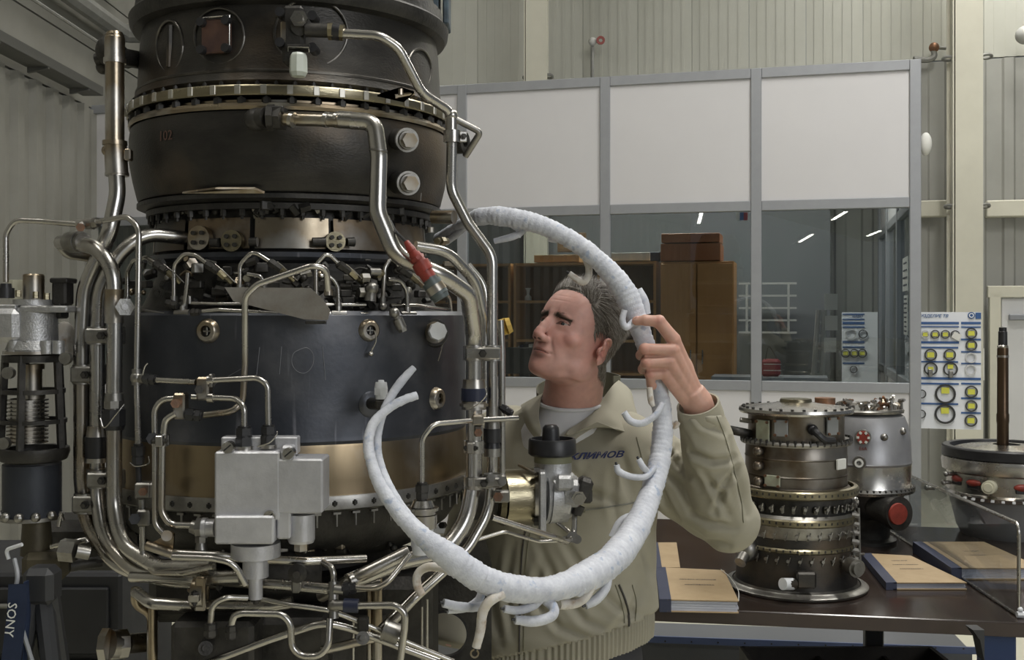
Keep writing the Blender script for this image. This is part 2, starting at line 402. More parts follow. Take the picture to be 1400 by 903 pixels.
# partition side wall on the right (runs back to the hall wall), glazed too
E0 = posts[-1]; bk = -pn; UPZ = Vector((0,0,1))
def alongback(t): return E0 + bk*t
RB = Matrix.Rotation(math.atan2(bk.y, bk.x), 4, 'Z')
ws = empty('wall_office_side', (E0.x, E0.y, 0), None, None); tag(ws, kind='structure')
for k, t in enumerate((1.15, 2.3, 3.3)):
    q = alongback(t); MB().bbox((q.x, q.y, zTop/2), (PW, .07, zTop), .004, RB).build('post', aluf, ws)
t0 = 0
for t1 in (1.15, 2.3, 3.3):
    c = alongback((t0+t1)/2); L = t1-t0-PW
    for z in rails: MB().bbox((c.x, c.y, z), (L, .06, .072), .004, RB).build('rail', aluf, ws)
    MB().box((c.x, c.y, (rails[0]+rails[1])/2), (L, .03, rails[0]-rails[1]-.072), RB).build('panel', panelm, ws)
    MB().box((c.x, c.y, (rails[2]+rails[3])/2), (L, .03, rails[2]-rails[3]-.072), RB).build('panel', panelm, ws)
    MB().box((c.x, c.y, (rails[1]+rails[2])/2), (L, .006, rails[1]-rails[2]-.072), RB).build('glass_pane', darkg, ws)
    t0 = t1
# office ceiling and inner back wall
officew = mat('office_wall', (.15,.165,.168), .6, 0, (.165,.17,.18), 2)
c = (posts[0]+posts[-1])/2 + bk*1.6; MB().box((c.x, c.y+.05, zTop-.06), ((posts[-1]-posts[0]).length-.1, 3.1, .06), RM).build('ceiling', officew, kind='structure')
c = (posts[0]+posts[-1])/2 + bk*2.9; MB().box((c.x, c.y, zTop/2), ((posts[-1]-posts[0]).length-1.0, .06, zTop), RM).build('wall_office_back', officew, kind='structure')
def offp(px, t): # point inside the office: column px, t metres behind the partition
    d = Vector(((px-700)/F, 1, 0)); q = PA - pn*t; k = (q.x*pn.x + q.y*pn.y)/(d.x*pn.x + d.y*pn.y); return Vector((d.x*k, d.y*k, 0))
woodm = mat('orange_wood', (.52,.28,.11), .4, 0, (.44,.225,.08), 3, 0, 60, (6,6,1), mix=(.2,.8))
woodt = mat('red_wood_box', (.36,.14,.055), .4, 0, (.30,.11,.04), 6)
shelfd = mat('shelf_wood_dark', (.16,.08,.04), .45, 0, (.12,.06,.03), 6)
def onpl(px, py, t):
    q = offp(px, t); return Vector((q.x, q.y, CAMZ-(py-HZ)/F*q.y))
# wardrobe
def cabinet(pxa, pxb, pytop, t, name, label, doors=True):
    A, B = onpl(pxa, pytop, t), onpl(pxb, pytop, t); L = (B-A).length; c = (A+B)/2; zt = A.z
    r = empty(name, (c.x, c.y, 0), label, 'cabinet')
    cc = c + bk*.24; 
    if doors:
        MB().bbox((cc.x, cc.y, zt/2), (L, .44, zt), .004, RM).build('body', woodm, r)
        for s_ in (-1, 1):
            q = c + pu*(s_*L/4); d_ = MB().bbox((q.x, q.y, zt/2+.03), (L/2-.012, .022, zt-.1), .003, RM).build('door', woodm, r)
            h = q - pu*(s_*(L/4-.05)) + pn*.03; MB().tube([h + Vector((0,0,z-h.z)) for z in (1.30,1.42)], .006, 6).build('handle', steel, d_)
    return r, c, L, zt
cabinet(903, 1003, 358, 1.3, 'wardrobe', 'orange wood two-door wardrobe behind the office glass')
for (a, bb, y0, y1, mm, lb) in ((903, 985, 358, 334, woodt, 'lower orange wooden box lying on top of the wardrobe'), (904, 984, 333, 320, woodt, 'thinner red-brown wooden box, topmost on the wardrobe')):
    A, B = onpl(a, y0, 1.3), onpl(bb, y0, 1.3); c = (A+B)/2 + bk*.2; z1 = onpl(a, y1, 1.3).z
    MB().bbox((c.x, c.y, (A.z+z1)/2+.004), ((B-A).length, .38, z1-A.z-.004), .004, RM).build('wooden_box', mm, label=lb, cat='box')
# shelf units (open front)
def shelfunit(pxa, pxb, pytop, t, rows, name, label):
    A, B = onpl(pxa, pytop, t), onpl(pxb, pytop, t); L = (B-A).length; c = (A+B)/2; zt = A.z
    r = empty(name, (c.x, c.y, 0), label, 'shelf')
    cc = c + bk*.18
    for s_ in (-1, 1):
        q = cc + pu*(s_*(L/2-.012)); MB().box((q.x, q.y, zt/2), (.022, .36, zt), RM).build('side_panel', woodm, r)
    q = c + bk*.355; MB().box((q.x, q.y, zt/2), (L-.05, .01, zt-.02), RM).build('back_panel', shelfd, r)
    for z in [zt-.012] + rows + [.05]: MB().box((cc.x, cc.y, z), (L-.05, .34, .022), RM).build('shelf_board', woodm, r)
    return r, c, L, zt, A, B
zr = [onpl(700, y, 1.35).z for y in (413, 466, 510)]
sh1 = shelfunit(702, 820, 360, 1.35, zr, 'bookcase', 'open wooden bookcase behind the man seen through office glass')
sh2 = shelfunit(824, 897, 358, 1.35, zr, 'bookcase', 'open wooden bookcase next to the wardrobe, papers on top')
sh3 = shelfunit(560, 698, 362, 1.35, zr, 'bookcase', 'open wooden bookcase left of the others, half hidden by engine pipes')
papm = mat('paper', (.72,.72,.68), .7, 0, (.66,.66,.62), 10)
navy = mat('navy_card', (.03,.04,.09), .5, 0, (.02,.03,.06), 10)
greym = mat('grey_plastic', (.26,.27,.29), .5)
def item(px0, px1, py0, py1, t, dep, m, name, label, cat, group=None):
    A, B = onpl(px0, py1, t), onpl(px1, py1, t); c = (A+B)/2 + bk*dep/2; z1 = onpl(px0, py0, t).z
    return MB().bbox((c.x, c.y, (A.z+z1)/2), ((B-A).length, dep, z1-A.z), .003, RM).build(name, m, label=label, cat=cat, group=group)
item(832, 888, 346, 357, 1.4, .26, papm, 'paper_stack', 'pale paper stack on the bookcase beside the wooden boxes', 'paper')
item(889, 902, 345, 357, 1.45, .2, navy, 'folded_cloth', 'dark blue cloth heap on the bookcase top next to the papers', 'cloth')
item(730, 792, 349, 359, 1.42, .25, mat('manila', (.42,.27,.12), .6), 'cardboard_box', 'flat manila box on top of the bookcase behind the man', 'box')
item(762, 800, 319, 345, 1.9, .06, mat('brown_board', (.16,.10,.05), .6), 'wall_board', 'square brown board on the office wall behind the bookcase', 'board')
ORD = ['first','second','third','fourth','fifth','sixth','seventh','eighth','ninth']
for i in range(9):
    x = 704 + i*6.2; h = 474 + rnd.random()*10
    item(x, x+4.8, h-4, 509, 1.42, .2, [papm, navy, greym][i % 3], 'binder', '%s upright binder from the left on the lower bookcase shelf behind the man' % ORD[i], 'binder', 'binders on the lower bookcase shelf')
for i in range(6):
    x = 770 + i*5.2
    item(x, x+4.2, 391+rnd.random()*4, 412, 1.42, .18, [navy, greym, papm][i % 3], 'book', '%s small book from the left on the top bookcase shelf above the man' % ORD[i], 'book', 'books on the top bookcase shelf')
b = MB(); q = onpl(722, 404, 1.45); b.rev((q.x,q.y,q.z-.045), (0,0,1), [(0,.0),(0,.03),(.03,.03),(.05,.012),(.09,.016),(.11,.03),(.112,0)], 14); b.build('trophy_cup', papm, label='small pale cup standing on the top shelf of the bookcase', cat='cup')
b = MB(); A = onpl(690, 475, .7); B = onpl(745, 512, .7); c = (A+B)/2
r = empty('monitor', (c.x, c.y, B.z), 'black computer monitor behind the office glass left of the man', 'monitor')
MB().bbox((c.x, c.y, c.z), ((B-A).length, .04, A.z-B.z), .006, RM).build('screen', black, r); MB().bbox((c.x, c.y+.05, B.z-.1), (.08,.05,.26), .01, RM).build('stand', black, r)
c = onpl(790, 560, .85); 
dk = empty('desk', (c.x, c.y, 0), 'grey office desk behind the partition glass', 'desk')
MB().bbox((c.x, c.y, B.z-.22), (2.2, .6, .03), .004, RM).build('desktop', greym, dk)
for s_ in (-1,1):
    q = c + pu*s_*1.05; MB().box((q.x, q.y, (B.z-.235)/2), (.04,.5,B.z-.235), RM).build('leg', greym, dk)
c2 = onpl(860, 512, .8); MB().bbox((c2.x, c2.y, B.z-.19), (.36,.28,.03), .004, RM).build('paper_stack', papm, label='white papers on the office desk behind the man\'s neck', cat='paper')
# wall rack of keys, red bag, ladder, papers on the office side
A, B = onpl(1030, 388, 2.6), onpl(1069, 455, 2.6); c = (A+B)/2
kr = empty('wall_rack', (c.x, c.y, B.z), 'pale framed rack with four shelves hung on the far office wall', 'rack')
fr = mat('pale_frame', (.42,.42,.40), .5)
for z in np.linspace(B.z, A.z, 5): MB().box((c.x, c.y, z), ((B-A).length, .06, .018), RM).build('shelf', fr, kr)
for s_ in (-1,1):
    q = c + pu*s_*(B-A).length*.36; MB().box((q.x, q.y, (A.z+B.z)/2), (.02,.06,A.z-B.z), RM).build('side', fr, kr)
c = onpl(1054, 503, 1.0)
bg_ = empty('red_bag', (c.x, c.y, c.z-.07), 'red zipped bag with white piping standing behind the right office window', 'bag')
MB().bbox((c.x, c.y, c.z), (.15,.10,.14), .02, RM).build('body', mat('red_cloth', (.28,.02,.03), .6), bg_)
for z in (-.02, .03): MB().box((c.x, c.y-.052, c.z+z), (.14,.006,.006), RM).build('piping', papm, bg_)
MB().tube(spline([(c.x-.05,c.y-.02,c.z+.06),(c.x-.02,c.y-.02,c.z+.17),(c.x+.05,c.y-.02,c.z+.06)]), .004, 6).build('strap', black, bg_)
MB().box((c.x, c.y+.05, c.z-.085), (.9,.4,.03), RM).build('window_shelf', greym, label='grey shelf behind the right office window under the red bag', cat='shelf')
ld = empty('stepladder', onpl(1118, 525, 1.5), 'pale folded stepladder leaning behind the right office window', 'ladder')
for (xa, ya, xb, yb) in ((1108, 512, 1119, 424), (1122, 512, 1127, 424)):
    MB().tube([onpl(xa, ya+60, 1.5), onpl(xb, yb, 1.5)], .022, 6).build('rail', fr, ld)
for k in range(5):
    u = k/5; MB().tube([onpl(1108+u*11, 512-u*88, 1.5), onpl(1122+u*5, 512-u*88, 1.5)], .012, 6).build('rung', fr, ld)
for (x0,x1,y0,y1,t,lb) in ((1130,1142,402,424,1.45,'topmost'),(1130,1143,432,452,1.45,'middle'),(1129,1141,462,482,1.45,'lowest')):
    A, B = onpl(x0,y0,t), onpl(x1,y1,t); c = (A+B)/2; MB().box(c, ((B-A).length*.7,.01,A.z-B.z), RM).build('notice_sheet', papm, label='grey notice sheet on the dark board inside the office, %s of the three' % lb, cat='notice')
# notices on the side glass
inkm = mat('ink', (.05,.05,.07), .6); bluem = mat('blue_print', (.035,.10,.27), .45)
def notice(t0, t1, py0, py1, label, lines):
    A, B = alongback(t0), alongback(t1); c = (A+B)/2 - pu*.02; z0 = CAMZ-(py1-HZ)/F*c.y; z1 = CAMZ-(py0-HZ)/F*c.y
    r = empty('notice', (c.x,c.y,z0), label, 'notice')
    MB().box((c.x,c.y,(z0+z1)/2), ((B-A).length,.004,z1-z0), RB).build('sheet', papm, r)
    for k in range(lines):
        z = z1 - (z1-z0)*(k+.8)/(lines+.6); q = c - pu*.004
        MB().box((q.x,q.y,z), ((B-A).length*(.5+.3*rnd.random()),.002,.012), RB).build('text_line', inkm, r)
notice(.28, .72, 352, 398, 'upper printed notice taped inside the right office window', 4)
notice(.32, .62, 404, 458, 'lower rounded grey notice taped inside the right office window', 8)
# flag seen in the office window
q = onpl(1014, 296, .5); fl = empty('small_flag', (q.x,q.y,q.z-.1), 'small white, blue and red flag behind the upper corner of the office glass', 'flag')
for i, mm in enumerate((papm, bluem, mat('flag_red', (.35,.03,.03), .6))):
    MB().box((q.x-.03+.03*i, q.y, q.z), (.03,.004,.06), RM).build('stripe', mm, fl)
# ceiling tube lamps in the office
officetube = emit('office_lamp_tube', (1,.97,.9), 6.0)
for (px, t, pl) in ((760, 1.6, 'left end'), (930, 1.6, 'middle'), (1110, 1.6, 'right end')):
    q = offp(px, t); q.z = zTop-.12
    l = empty('ceiling_lamp', q, 'white twin-tube lamp on the office ceiling, at its %s' % pl, 'lamp', 'tube lamps on the office ceiling')
    MB().box(q, (.9, .2, .03), RM).build('housing', fr, l)
    for s_ in (-1,1): MB().cyl(q+pu*-.42+pn*s_*.05-UPZ*.03, q+pu*.42+pn*s_*.05-UPZ*.03, .013,.013,8).build('tube', officetube, l)
    area('office_lamp_light', q-UPZ*.06, q-UPZ*2, .8, .2, 19, (1,.95,.85))
# roof lamps (housing with tubes) for the hall
tubem = emit('lamp_tube', (1,.95,.84), 9.0)
for (x, y, pl) in ((-2.2, 1.0,'left, nearest the camera'), (1.6, 1.0,'right, nearest the camera'), (-1.6, 5.2,'above the engine'), (3.0, 5.0,'above the bench'), (-2.0, 9.3,'far left corner'), (4.4, 9.3,'far right corner')):
    l = empty('roof_lamp', (x, y, 6.82), 'long twin-tube lamp under the hall roof, '+pl, 'lamp', 'tube lamps under the hall roof')
    MB().box((x, y, 6.9), (.5, 2.4, .06)).build('housing', fr, l)
    for s_ in (-1, 1): MB().cyl((x+s_*.12, y-1.15, 6.84), (x+s_*.12, y+1.15, 6.84), .03, .03, 8).build('tube', tubem, l)
# small fixtures above the partition
d = backp(812)*.99; z = CAMZ+(430-62)/F*d.y
r = empty('wall_tap', (d.x, d.y, z-.5), 'grey riser with white valve and red handwheel on upper hall wall', 'valve')
MB().tube([(d.x-.02,d.y-.05,z-.55),(d.x-.02,d.y-.05,z)], .018, 8).build('pipe', girtm, r); MB().sphere((d.x-.02,d.y-.08,z+.02), .045, 12, 8).build('valve_body', papm, r)
MB().rev((d.x+.06,d.y-.12,z+.02), (0,-1,0), [(0,.02),(0,.045),(.02,.045),(.02,.02)], 14).build('handwheel', red_p, r)
d = backp(1276)*.985
r = empty('wall_bracket_pipe', P(1276, 72, d.y), 'bent grey hose with round tap on the wall above the office corner', 'pipe')
MB().tube(spline([P(1249,81,d.y), P(1268,82,d.y), P(1277,77,d.y), P(1276,68,d.y)]), .03, 8).build('hose', girtm, r)
MB().sphere(P(1277,65,d.y), .05, 12, 8).build('tap', copper, r); MB().cyl(P(1279,65,d.y), P(1293,66,d.y), .018, .018, 8).build('handle', girtm, r)
q = posts[-1] + pu*.07; zz = zat(0, 197, q); MB().sphere((q.x,q.y,zz), .05, 14, 12, (.8,.9,1.6)).build('wall_sensor', papm, label='white rounded device fixed to the outer corner post of the office', cat='sensor')
q = backp(1396)*.97; MB().sphere(P(1401,48,q.y), .085, 14, 10).build('wall_lamp', fr, label='round pale fixture at the top right edge of the wall', cat='lamp')
# door in the hall wall at right
dA = backp(1350)*.975; dy = dA.y
z1 = CAMZ - (408-HZ)/F*dy
dr = empty('door_1', (dA.x+.6, dA.y, 0), None, None); tag(dr, kind='structure')
doorm = mat('white_door', (.70,.70,.70), .4, 0, (.66,.66,.66), 2)
c = dA + pu*.62; MB().bbox((c.x, c.y, z1/2), (1.0,.05,z1), .005, RM).build('door_leaf', doorm, dr)
for t in (.06, 1.18):
    c = dA + pu*t + pn*.02; MB().bbox((c.x,c.y,z1/2), (.10,.09,z1+.1), .005, RM).build('jamb', columnm, dr)
c = dA + pu*.62 + pn*.02; MB().bbox((c.x,c.y,z1+.06), (1.25,.09,.11), .005, RM).build('lintel', columnm, dr)
c = dA + pu*.28 + pn*.09; MB().bbox((c.x,c.y,CAMZ-(434-HZ)/F*dy), (.22,.06,.06), .01, RM).build('door_closer', greym, dr)
MB().tube([c + pu*.05 + Vector((0,0,CAMZ-(438-HZ)/F*dy-c.z)), c + pu*.4 + pn*.05 + Vector((0,0,CAMZ-(440-HZ)/F*dy-c.z))], .012, 6).build('closer_arm', greym, dr)
q = dA + pn*.08 - pu*.1; MB().box((q.x,q.y,CAMZ-(498-HZ)/F*dy), (.12,.02,.30), RM).build('notice', papm, label='small grey notice board on the cream wall between display board and door', cat='notice')
# ---------------- display board of sealing rings
boardw = mat('board_white', (.74,.76,.80), .4); yell = mat('yellow_label', (.62,.62,.08), .5)
ringb = mat('black_ring', (.03,.03,.03), .4); ringw = mat('clear_ring', (.55,.55,.55), .4)
def disp(px0, px1, py0, py1, Y, name, label, title, hdr, bars, rings, parent=None):
    # the board hangs parallel to the hall wall; pixel positions on its plane
    q0 = Vector(((px0-700)/F*Y, Y, 0))
    def on(px, py, off=0):
        d = Vector(((px-700)/F, 1, 0)); qq = q0 + pn*off; t = (qq.x*pn.x+qq.y*pn.y)/(d.x*pn.x+d.y*pn.y); return Vector((d.x*t, d.y*t, CAMZ-(py-HZ)/F*d.y*t))
    A, B = on(px0, py1), on(px1, py1); z1 = on(px0, py0).z; c = (A+B)/2; W_ = (B-A).length
    r = empty(name, (c.x,c.y,A.z), label, 'display board')
    cc = c - pn*.012; MB().box((cc.x,cc.y,(A.z+z1)/2), (W_,.02,z1-A.z), RM).build('board', boardw, r)
    for (xa, xb, y, h) in bars:
        a_, b_ = on(xa, y), on(xb, y); q = (a_+b_)/2 + pn*.001
        MB().box((q.x,q.y,q.z), ((b_-a_).length,.004,h/F*q.y), RM).build('blue_bar', bluem, r)
    for (x, y, rr, dk_, yl) in rings:
        q = on(x, y, .012); k = q.y/F
        g = MB(); g.rev(q, pn, [(-.006, rr*k*.80), (-.006, rr*k), (.006, rr*k), (.006, rr*k*.80)], 24, True)
        ro = g.build('sealing_ring', ringb if dk_ else ringw, r)
        if yl: 
            q2 = on(x, y-(rr*.35 if rr > 9 else 0), .010); s_ = (rr*.55 if rr < 9 else rr*.38)*k
            MB().box(q2, (s_*2, .003, s_*1.6), RM).build('label_tag', yell, ro)
    if title: text(title, hdr[2]/F*Y, Mx(on(hdr[0], hdr[1], .003), pu, (0,0,1)), bluem if len(hdr) < 4 else inkm, 'title_lettering', r, bold=.0006, shear=.25)
    return r, on
Yb = 7.75
bars = [(1259,1311,442,3.2),(1314,1341,442,3.2),(1259,1311,447,1.6),(1314,1341,447.5,2),(1259,1311,468.5,3),(1314,1341,464.5,2.4),(1259,1310,475.5,2.2),(1314,1341,481.5,2),(1259,1310,495,2),(1314,1341,497.5,2),(1259,1341,518,3.2),(1259,1311,525,2.4),(1314,1341,525,2.4),(1259,1310,552.5,2.4),(1314,1341,545,2.4),(1314,1341,565,2.4)]
rings = [(1265,457.5,5.6,0,1),(1278.5,457.5,6,1,1),(1292.5,457.5,6,1,1),(1306,458,6,1,0),(1328,456,7.5,1,1),(1328,472.5,7.5,1,1),(1327.5,489.5,7.2,0,0),(1327,506,7.2,0,0),
 (1272.5,485.5,8.2,1,1),(1298.5,485.5,8,1,1),(1272.5,504.5,9,1,1),(1299.5,505,9.5,1,1),(1292.5,539,13.5,1,1),(1292,566.5,13.5,1,1),(1328,536,8.3,1,1),(1328,555.5,7.8,1,1),(1327.5,575.5,8.2,1,1),(1260,539,6,1,0),(1259.5,566.5,6,1,0)]
r, on = disp(1258.5, 1341.5, 427, 586, Yb, 'display_board', 'white display board of round sealing rings beside the office corner', 'ИЗДЕЛИЕ ТВ', (1277, 432.5, 5.6), bars, rings)
q = on(1328, 431.5, .004); MB().rev(q, pn, [(0,0),(0,4.6/F*q.y),(.004,4.6/F*q.y),(.004,0)], 20).build('round_emblem', bluem, r)
MB().rev(q, pn, [(.005,2.0/F*q.y),(.005,3.2/F*q.y),(.007,3.2/F*q.y),(.007,2.0/F*q.y)], 20, True).build('round_emblem', boardw, r)
q = on(1337.5, 432, .003); MB().box(q, (7/F*q.y,.004,8.5/F*q.y), RM).build('blue_corner', bluem, r)
q = on(1308, 460, .02); MB().box(q, (11/F*q.y,.004,9/F*q.y), RM @ Matrix.Rotation(.5,4,'Y')).build('hanging_tag', papm, r)
for (x,y) in ((1272,510),(1300,512)):
    q = on(x,y,.02); MB().bbox(q, (.03,.02,.05), .005, RM).build('clip', steel_dull, r)
# second display board seen through two panes of the office glass
bars2 = [(1152,1182,430,1.6),(1152,1182,437,1.6),(1152,1182,442,3.4),(1152,1182,447.5,2),(1152,1182,468,3),(1152,1182,475,2),(1152,1182,497,2)]
rings2 = [(1163,457,7.5,0,0),(1180,457,6,1,0),(1156,483.5,6,1,1),(1168,483.5,6,1,1),(1179,483.5,6,1,1),(1167,505.5,5,1,0)]
disp(1151, 1200, 427, 586, 10.2, 'display_board', 'white display board of sealing rings seen through the office glass', 'НАБО', (1172, 433, 5), bars2, rings2)

tcb = empty('backdrop_cabinet', (-1.75, 3.55, 0), 'added black cabinet that darkens the background behind the engine at lower left', 'cabinet')  # invented cabinet, added to keep the lower left background dark
cbm = mat('black_cabinet', (.025,.026,.03), .5, .1, (.018,.019,.022), 6)
MB().bbox((-1.75,3.55,.47), (1.15,.5,.94), .01).build('body', cbm, tcb)
for k in range(4): 
    d_ = MB().bbox((-1.75,3.292,.14+.22*k), (1.08,.02,.20), .005).build('drawer', cbm, tcb); MB().tube([(-2.0,3.27,.19+.22*k),(-1.5,3.27,.19+.22*k)], .007, 6).build('handle', girtm, d_)
bn = empty('side_bench', (-1.2, 4.7, 0), 'blue-legged bench with dark top and shelf behind the engine', 'table')
bnm = mat('bench_blue', (.015,.03,.10), .5)
MB().bbox((-1.2,4.7,.83), (1.15,.6,.04), .004).build('tabletop', cbm, bn); MB().bbox((-1.2,4.85,.60), (1.1,.02,.40), .004).build('back_panel', cbm, bn); MB().bbox((-1.2,4.7,.22), (1.1,.5,.03), .004).build('lower_shelf', cbm, bn)
for x in (-1.73,-.67):
    for y in (4.45,4.95): MB().bbox((x,y,.405), (.05,.05,.81), .004).build('leg', bnm, bn)

# rows of lamps far down the hall behind the camera (their reflections show in the office glass)
farm = emit('far_lamp_tube', (1,.96,.86), 30)
def mirror_pt(px, py, z):
    d = Vector(((px-700)/F, 1, -(py-HZ)/F)); o_ = Vector((0,0,CAMZ)); t = ((PA-o_).dot(pn))/d.dot(pn); h = o_+d*t; r_ = d - pn*2*d.dot(pn); k = (z-h.z)/r_.z; return h + r_*k
for i, (xa,ya,xb,yb) in enumerate(((855,322,854,315),(854,310,853,288),(954,311,959,292),(1087,335,1111,321),(1132,305,1157,290),(1180,326,1204,316),(936,338,941,330),(776,345,770,333))):
    A, B = mirror_pt(xa,ya,6.5), mirror_pt(xb,yb,6.5); c = (A+B)/2; d_ = B-A; 
    l = empty('roof_lamp', c, 'row of tube lamps hanging far down the hall behind the camera, %s row' % ORD[min(i,8)], 'lamp', 'far lamp rows of the hall')
    ra = Matrix.Rotation(math.atan2(d_.y,d_.x),4,'Z'); w_ = .16
    MB().box(c+Vector((0,0,.06)), (d_.length,.4,.06), ra).build('housing', fr, l); MB().box(c+Vector((0,0,.02)), (d_.length*.44,w_,.02), ra).build('tube', farm, l)
    MB().box(A.lerp(B,.86)+Vector((0,0,.02)), (d_.length*.25,w_,.02), ra).build('tube', farm, l)
    MB().cyl(c+Vector((0,0,.09)), Vector((c.x,c.y,7.0)), .02,.02,6).build('hanger', fr, l)
# ================================================================== MAIN ENGINE
AXV = Vector((AX, AY, 0))
eng = empty('turboprop_engine', (AX, AY, 0), 'large upright aircraft engine wrapped in steel pipes, nearest the camera on the left', 'engine')
def lathe(name, prof, m, parent=None, n=96, label=None, sharp=30):
    return MB().rev(AXV, (0,0,1), prof, n).build(name, m, parent or eng, label, sharp=sharp)
UP = Vector((0,0,1))
# upper casing
weld0 = mat('worn_bead', (.12,.11,.095), .38, .9, (.07,.065,.055), 20)
lathe('upper_casing', [(2.13,.300),(2.145,.318),(2.155,.314),(2.175,.309),(2.26,.304),(2.285,.300),(2.33,.300),(2.60,.27),(2.72,.20),(2.74,.0)], dark)
rim = lathe('top_rim', [(2.286,.300),(2.290,.318),(2.300,.324),(2.315,.326),(2.320,.322),(2.322,.316),(2.35,.312),(2.36,.29)], dark2)
lathe('casing_bead', [(2.158,.309),(2.160,.3135),(2.164,.3135),(2.168,.309)], weld0)
fl1 = lathe('upper_flange', [(2.117,.300),(2.115,.3285),(2.118,.330),(2.131,.330),(2.134,.328),(2.134,.300)], gold)
fl2 = lathe('lower_flange_ring', [(2.092,.300),(2.090,.325),(2.096,.327),(2.102,.325),(2.106,.31),(2.110,.31),(2.112,.3)], steel_bronze)
# bolts with nuts round the gold flange
def ring_bolts(parent, R, z, n, r=.0048, h=.012, m=None, name='bolt', ph=0, kind='hex', outward=.0, a0=None, a1=None):
    first = None
    for k in range(n):
        t = ph + 2*math.pi*k/n
        p = AXV + Vector((math.cos(t)*R, math.sin(t)*R, z))
        # only those on the side that can be seen
        if (math.cos(t)*(-AX) + math.sin(t)*(-AY))/AL < -.25: continue
        if first is None:
            g = MB(); g.hexn(p-UP*h/2, p+UP*h/2, r); g.cyl(p-UP*h*.9, p+UP*h*.9, r*.5, r*.5, 6)
            first = g.build(name, m, parent)
        else: dup(first, p, parent, t)
ring_bolts(fl1, .321, 2.137, 60, .0042, .006, dark2)
ring_bolts(fl2, .319, 2.106, 44, .0085, .010, dark2, ph=.05)
clipm = mat('pale_clip', (.50,.48,.42), .4, .9)
first = None
for k in range(44):
    t = 2*math.pi*k/44 + .04
    if (math.cos(t)*(-AX) + math.sin(t)*(-AY))/AL < -.2: continue
    p = AXV + Vector((math.cos(t)*.3305, math.sin(t)*.3305, 2.1245))
    if first is None:
        MB_ = MB().bbox(p, (.004, .011, .017), .001); first = MB_.build('lock_tab', clipm, fl1); p0 = p.copy(); first.rotation_euler = (0,0,t)
    else: dup(first, p, fl1, t)
# bowl
lathe('bowl_casing', [(2.094,.302),(2.088,.322),(2.07,.325),(2.035,.325),(2.02,.324),(1.985,.318),(1.948,.309),(1.944,.306),(1.940,.28)], dark)
lathe('bowl_lip', [(1.944,.300),(1.940,.310),(1.932,.310),(1.928,.300),(1.925,.270)], dark2)
fb = lathe('neck_flange', [(1.925,.25),(1.925,.292),(1.914,.292),(1.912,.25)], dark2)
ring_bolts(fb, .284, 1.910, 48, .006, .016, dark2)
# heat tinted band made of sheet panels
lathe('neck_drum', [(1.912,.262),(1.84,.268),(1.832,.274)], dark2)
neckp = mat('neck_plate', (.27,.205,.135), .42, .9, (.13,.10,.07), 7, .1, 80, c3=(.36,.35,.33), c3scale=9, c3mix=(.5,.75))
for k, (a, b_) in enumerate([(191+(i-3)*30-14, 191+(i-3)*30+14) for i in range(7)]):
    mm = [neckp, dark, steel_bronze][[0,1,0,2,0,0,0][k]]
    MB().rev(AXV, UP, [(1.898,.270),(1.899,.275),(1.842,.279),(1.841,.274)], 10, False, R_(a), R_(b_)).build('sheet_panel', mm, eng)
lathe('step_ring', [(1.836,.27),(1.835,.288),(1.826,.290),(1.820,.286),(1.815,.27)], drum)
lathe('burner_casing', [(1.815,.27),(1.79,.275),(1.76,.287),(1.735,.30),(1.722,.33),(1.722,.35)], dark2)
# the big drum, straw band, lower flange
lathe('main_drum', [(1.725,.340),(1.726,.352),(1.718,.360),(1.70,.3605),(1.60,.3615),(1.50,.3615),(1.492,.3635),(1.486,.3615)], drum)
lathe('lower_band', [(1.486,.3615),(1.482,.3625),(1.42,.3640),(1.395,.3660)], drumgold)
fl3 = lathe('drum_flange', [(1.395,.366),(1.396,.376),(1.390,.378),(1.372,.378),(1.368,.372),(1.366,.35)], steel_dull)
ring_bolts(fl3, .3775, 1.383, 64, .005, .006, dark2, 'flange_nut')
first = None
for k in range(64):
    t = 2*math.pi*k/64 + .02
    if (math.cos(t)*(-AX) + math.sin(t)*(-AY))/AL < -.1: continue
    p = AXV + Vector((math.cos(t)*.362, math.sin(t)*.362, 1.352))
    if first is None:
        g = MB(); g.cyl(p-UP*.014, p+UP*.012, .0022, .0022, 6); g.box(p+UP*.010, (.014,.008,.004), Matrix.Rotation(t+math.pi/2,4,'Z')); first = g.build('hanging_pin', steel_dull, fl3)
    else: dup(first, p, fl3, 2*math.pi*k/64-0)
lathe('under_cone', [(1.368,.355),(1.34,.350),(1.30,.325),(1.26,.27),(1.24,.20)], dark2)
lathe('gearbox_neck', [(1.25,.20),(1.21,.21),(1.20,.26),(1.17,.27),(1.15,.25),(1.13,.20),(1.0,.19),(.98,.24),(.95,.25),(.93,.20),(.90,.0)], dark2)
# stand that carries the engine
st = MB(); st.rev(AXV, UP, [(.90,.20),(.90,.34),(.86,.34),(.86,.20)], 40, True); st.build('stand_ring', dark2, eng)
for k in range(4):
    t = R_(45+90*k); p = AXV + Vector((math.cos(t)*.30, math.sin(t)*.30, 0)); q = AXV + Vector((math.cos(t)*.42, math.sin(t)*.42, 0))
    MB().cyl(q, p+UP*.87, .025, .025, 12).cyl(q, q+UP*.02, .05, .05, 16).build('stand_leg', dark2, eng)
# lifting bracket on the rim, upper right
blu = mat('chipped_blue_paint', (.10,.14,.17), .55, .2, (.05,.06,.07), 30, .3, 80)
lb = MB(); c = P(596, 10, 2.36)
for k, x in enumerate((586, 597, 611)): lb.bbox(P(x, 2, 2.40), (.013, .09, .12), .003)
lb.bbox(P(600, -24, 2.40), (.09,.10,.03), .004); lb.build('lifting_bracket', blu, eng)
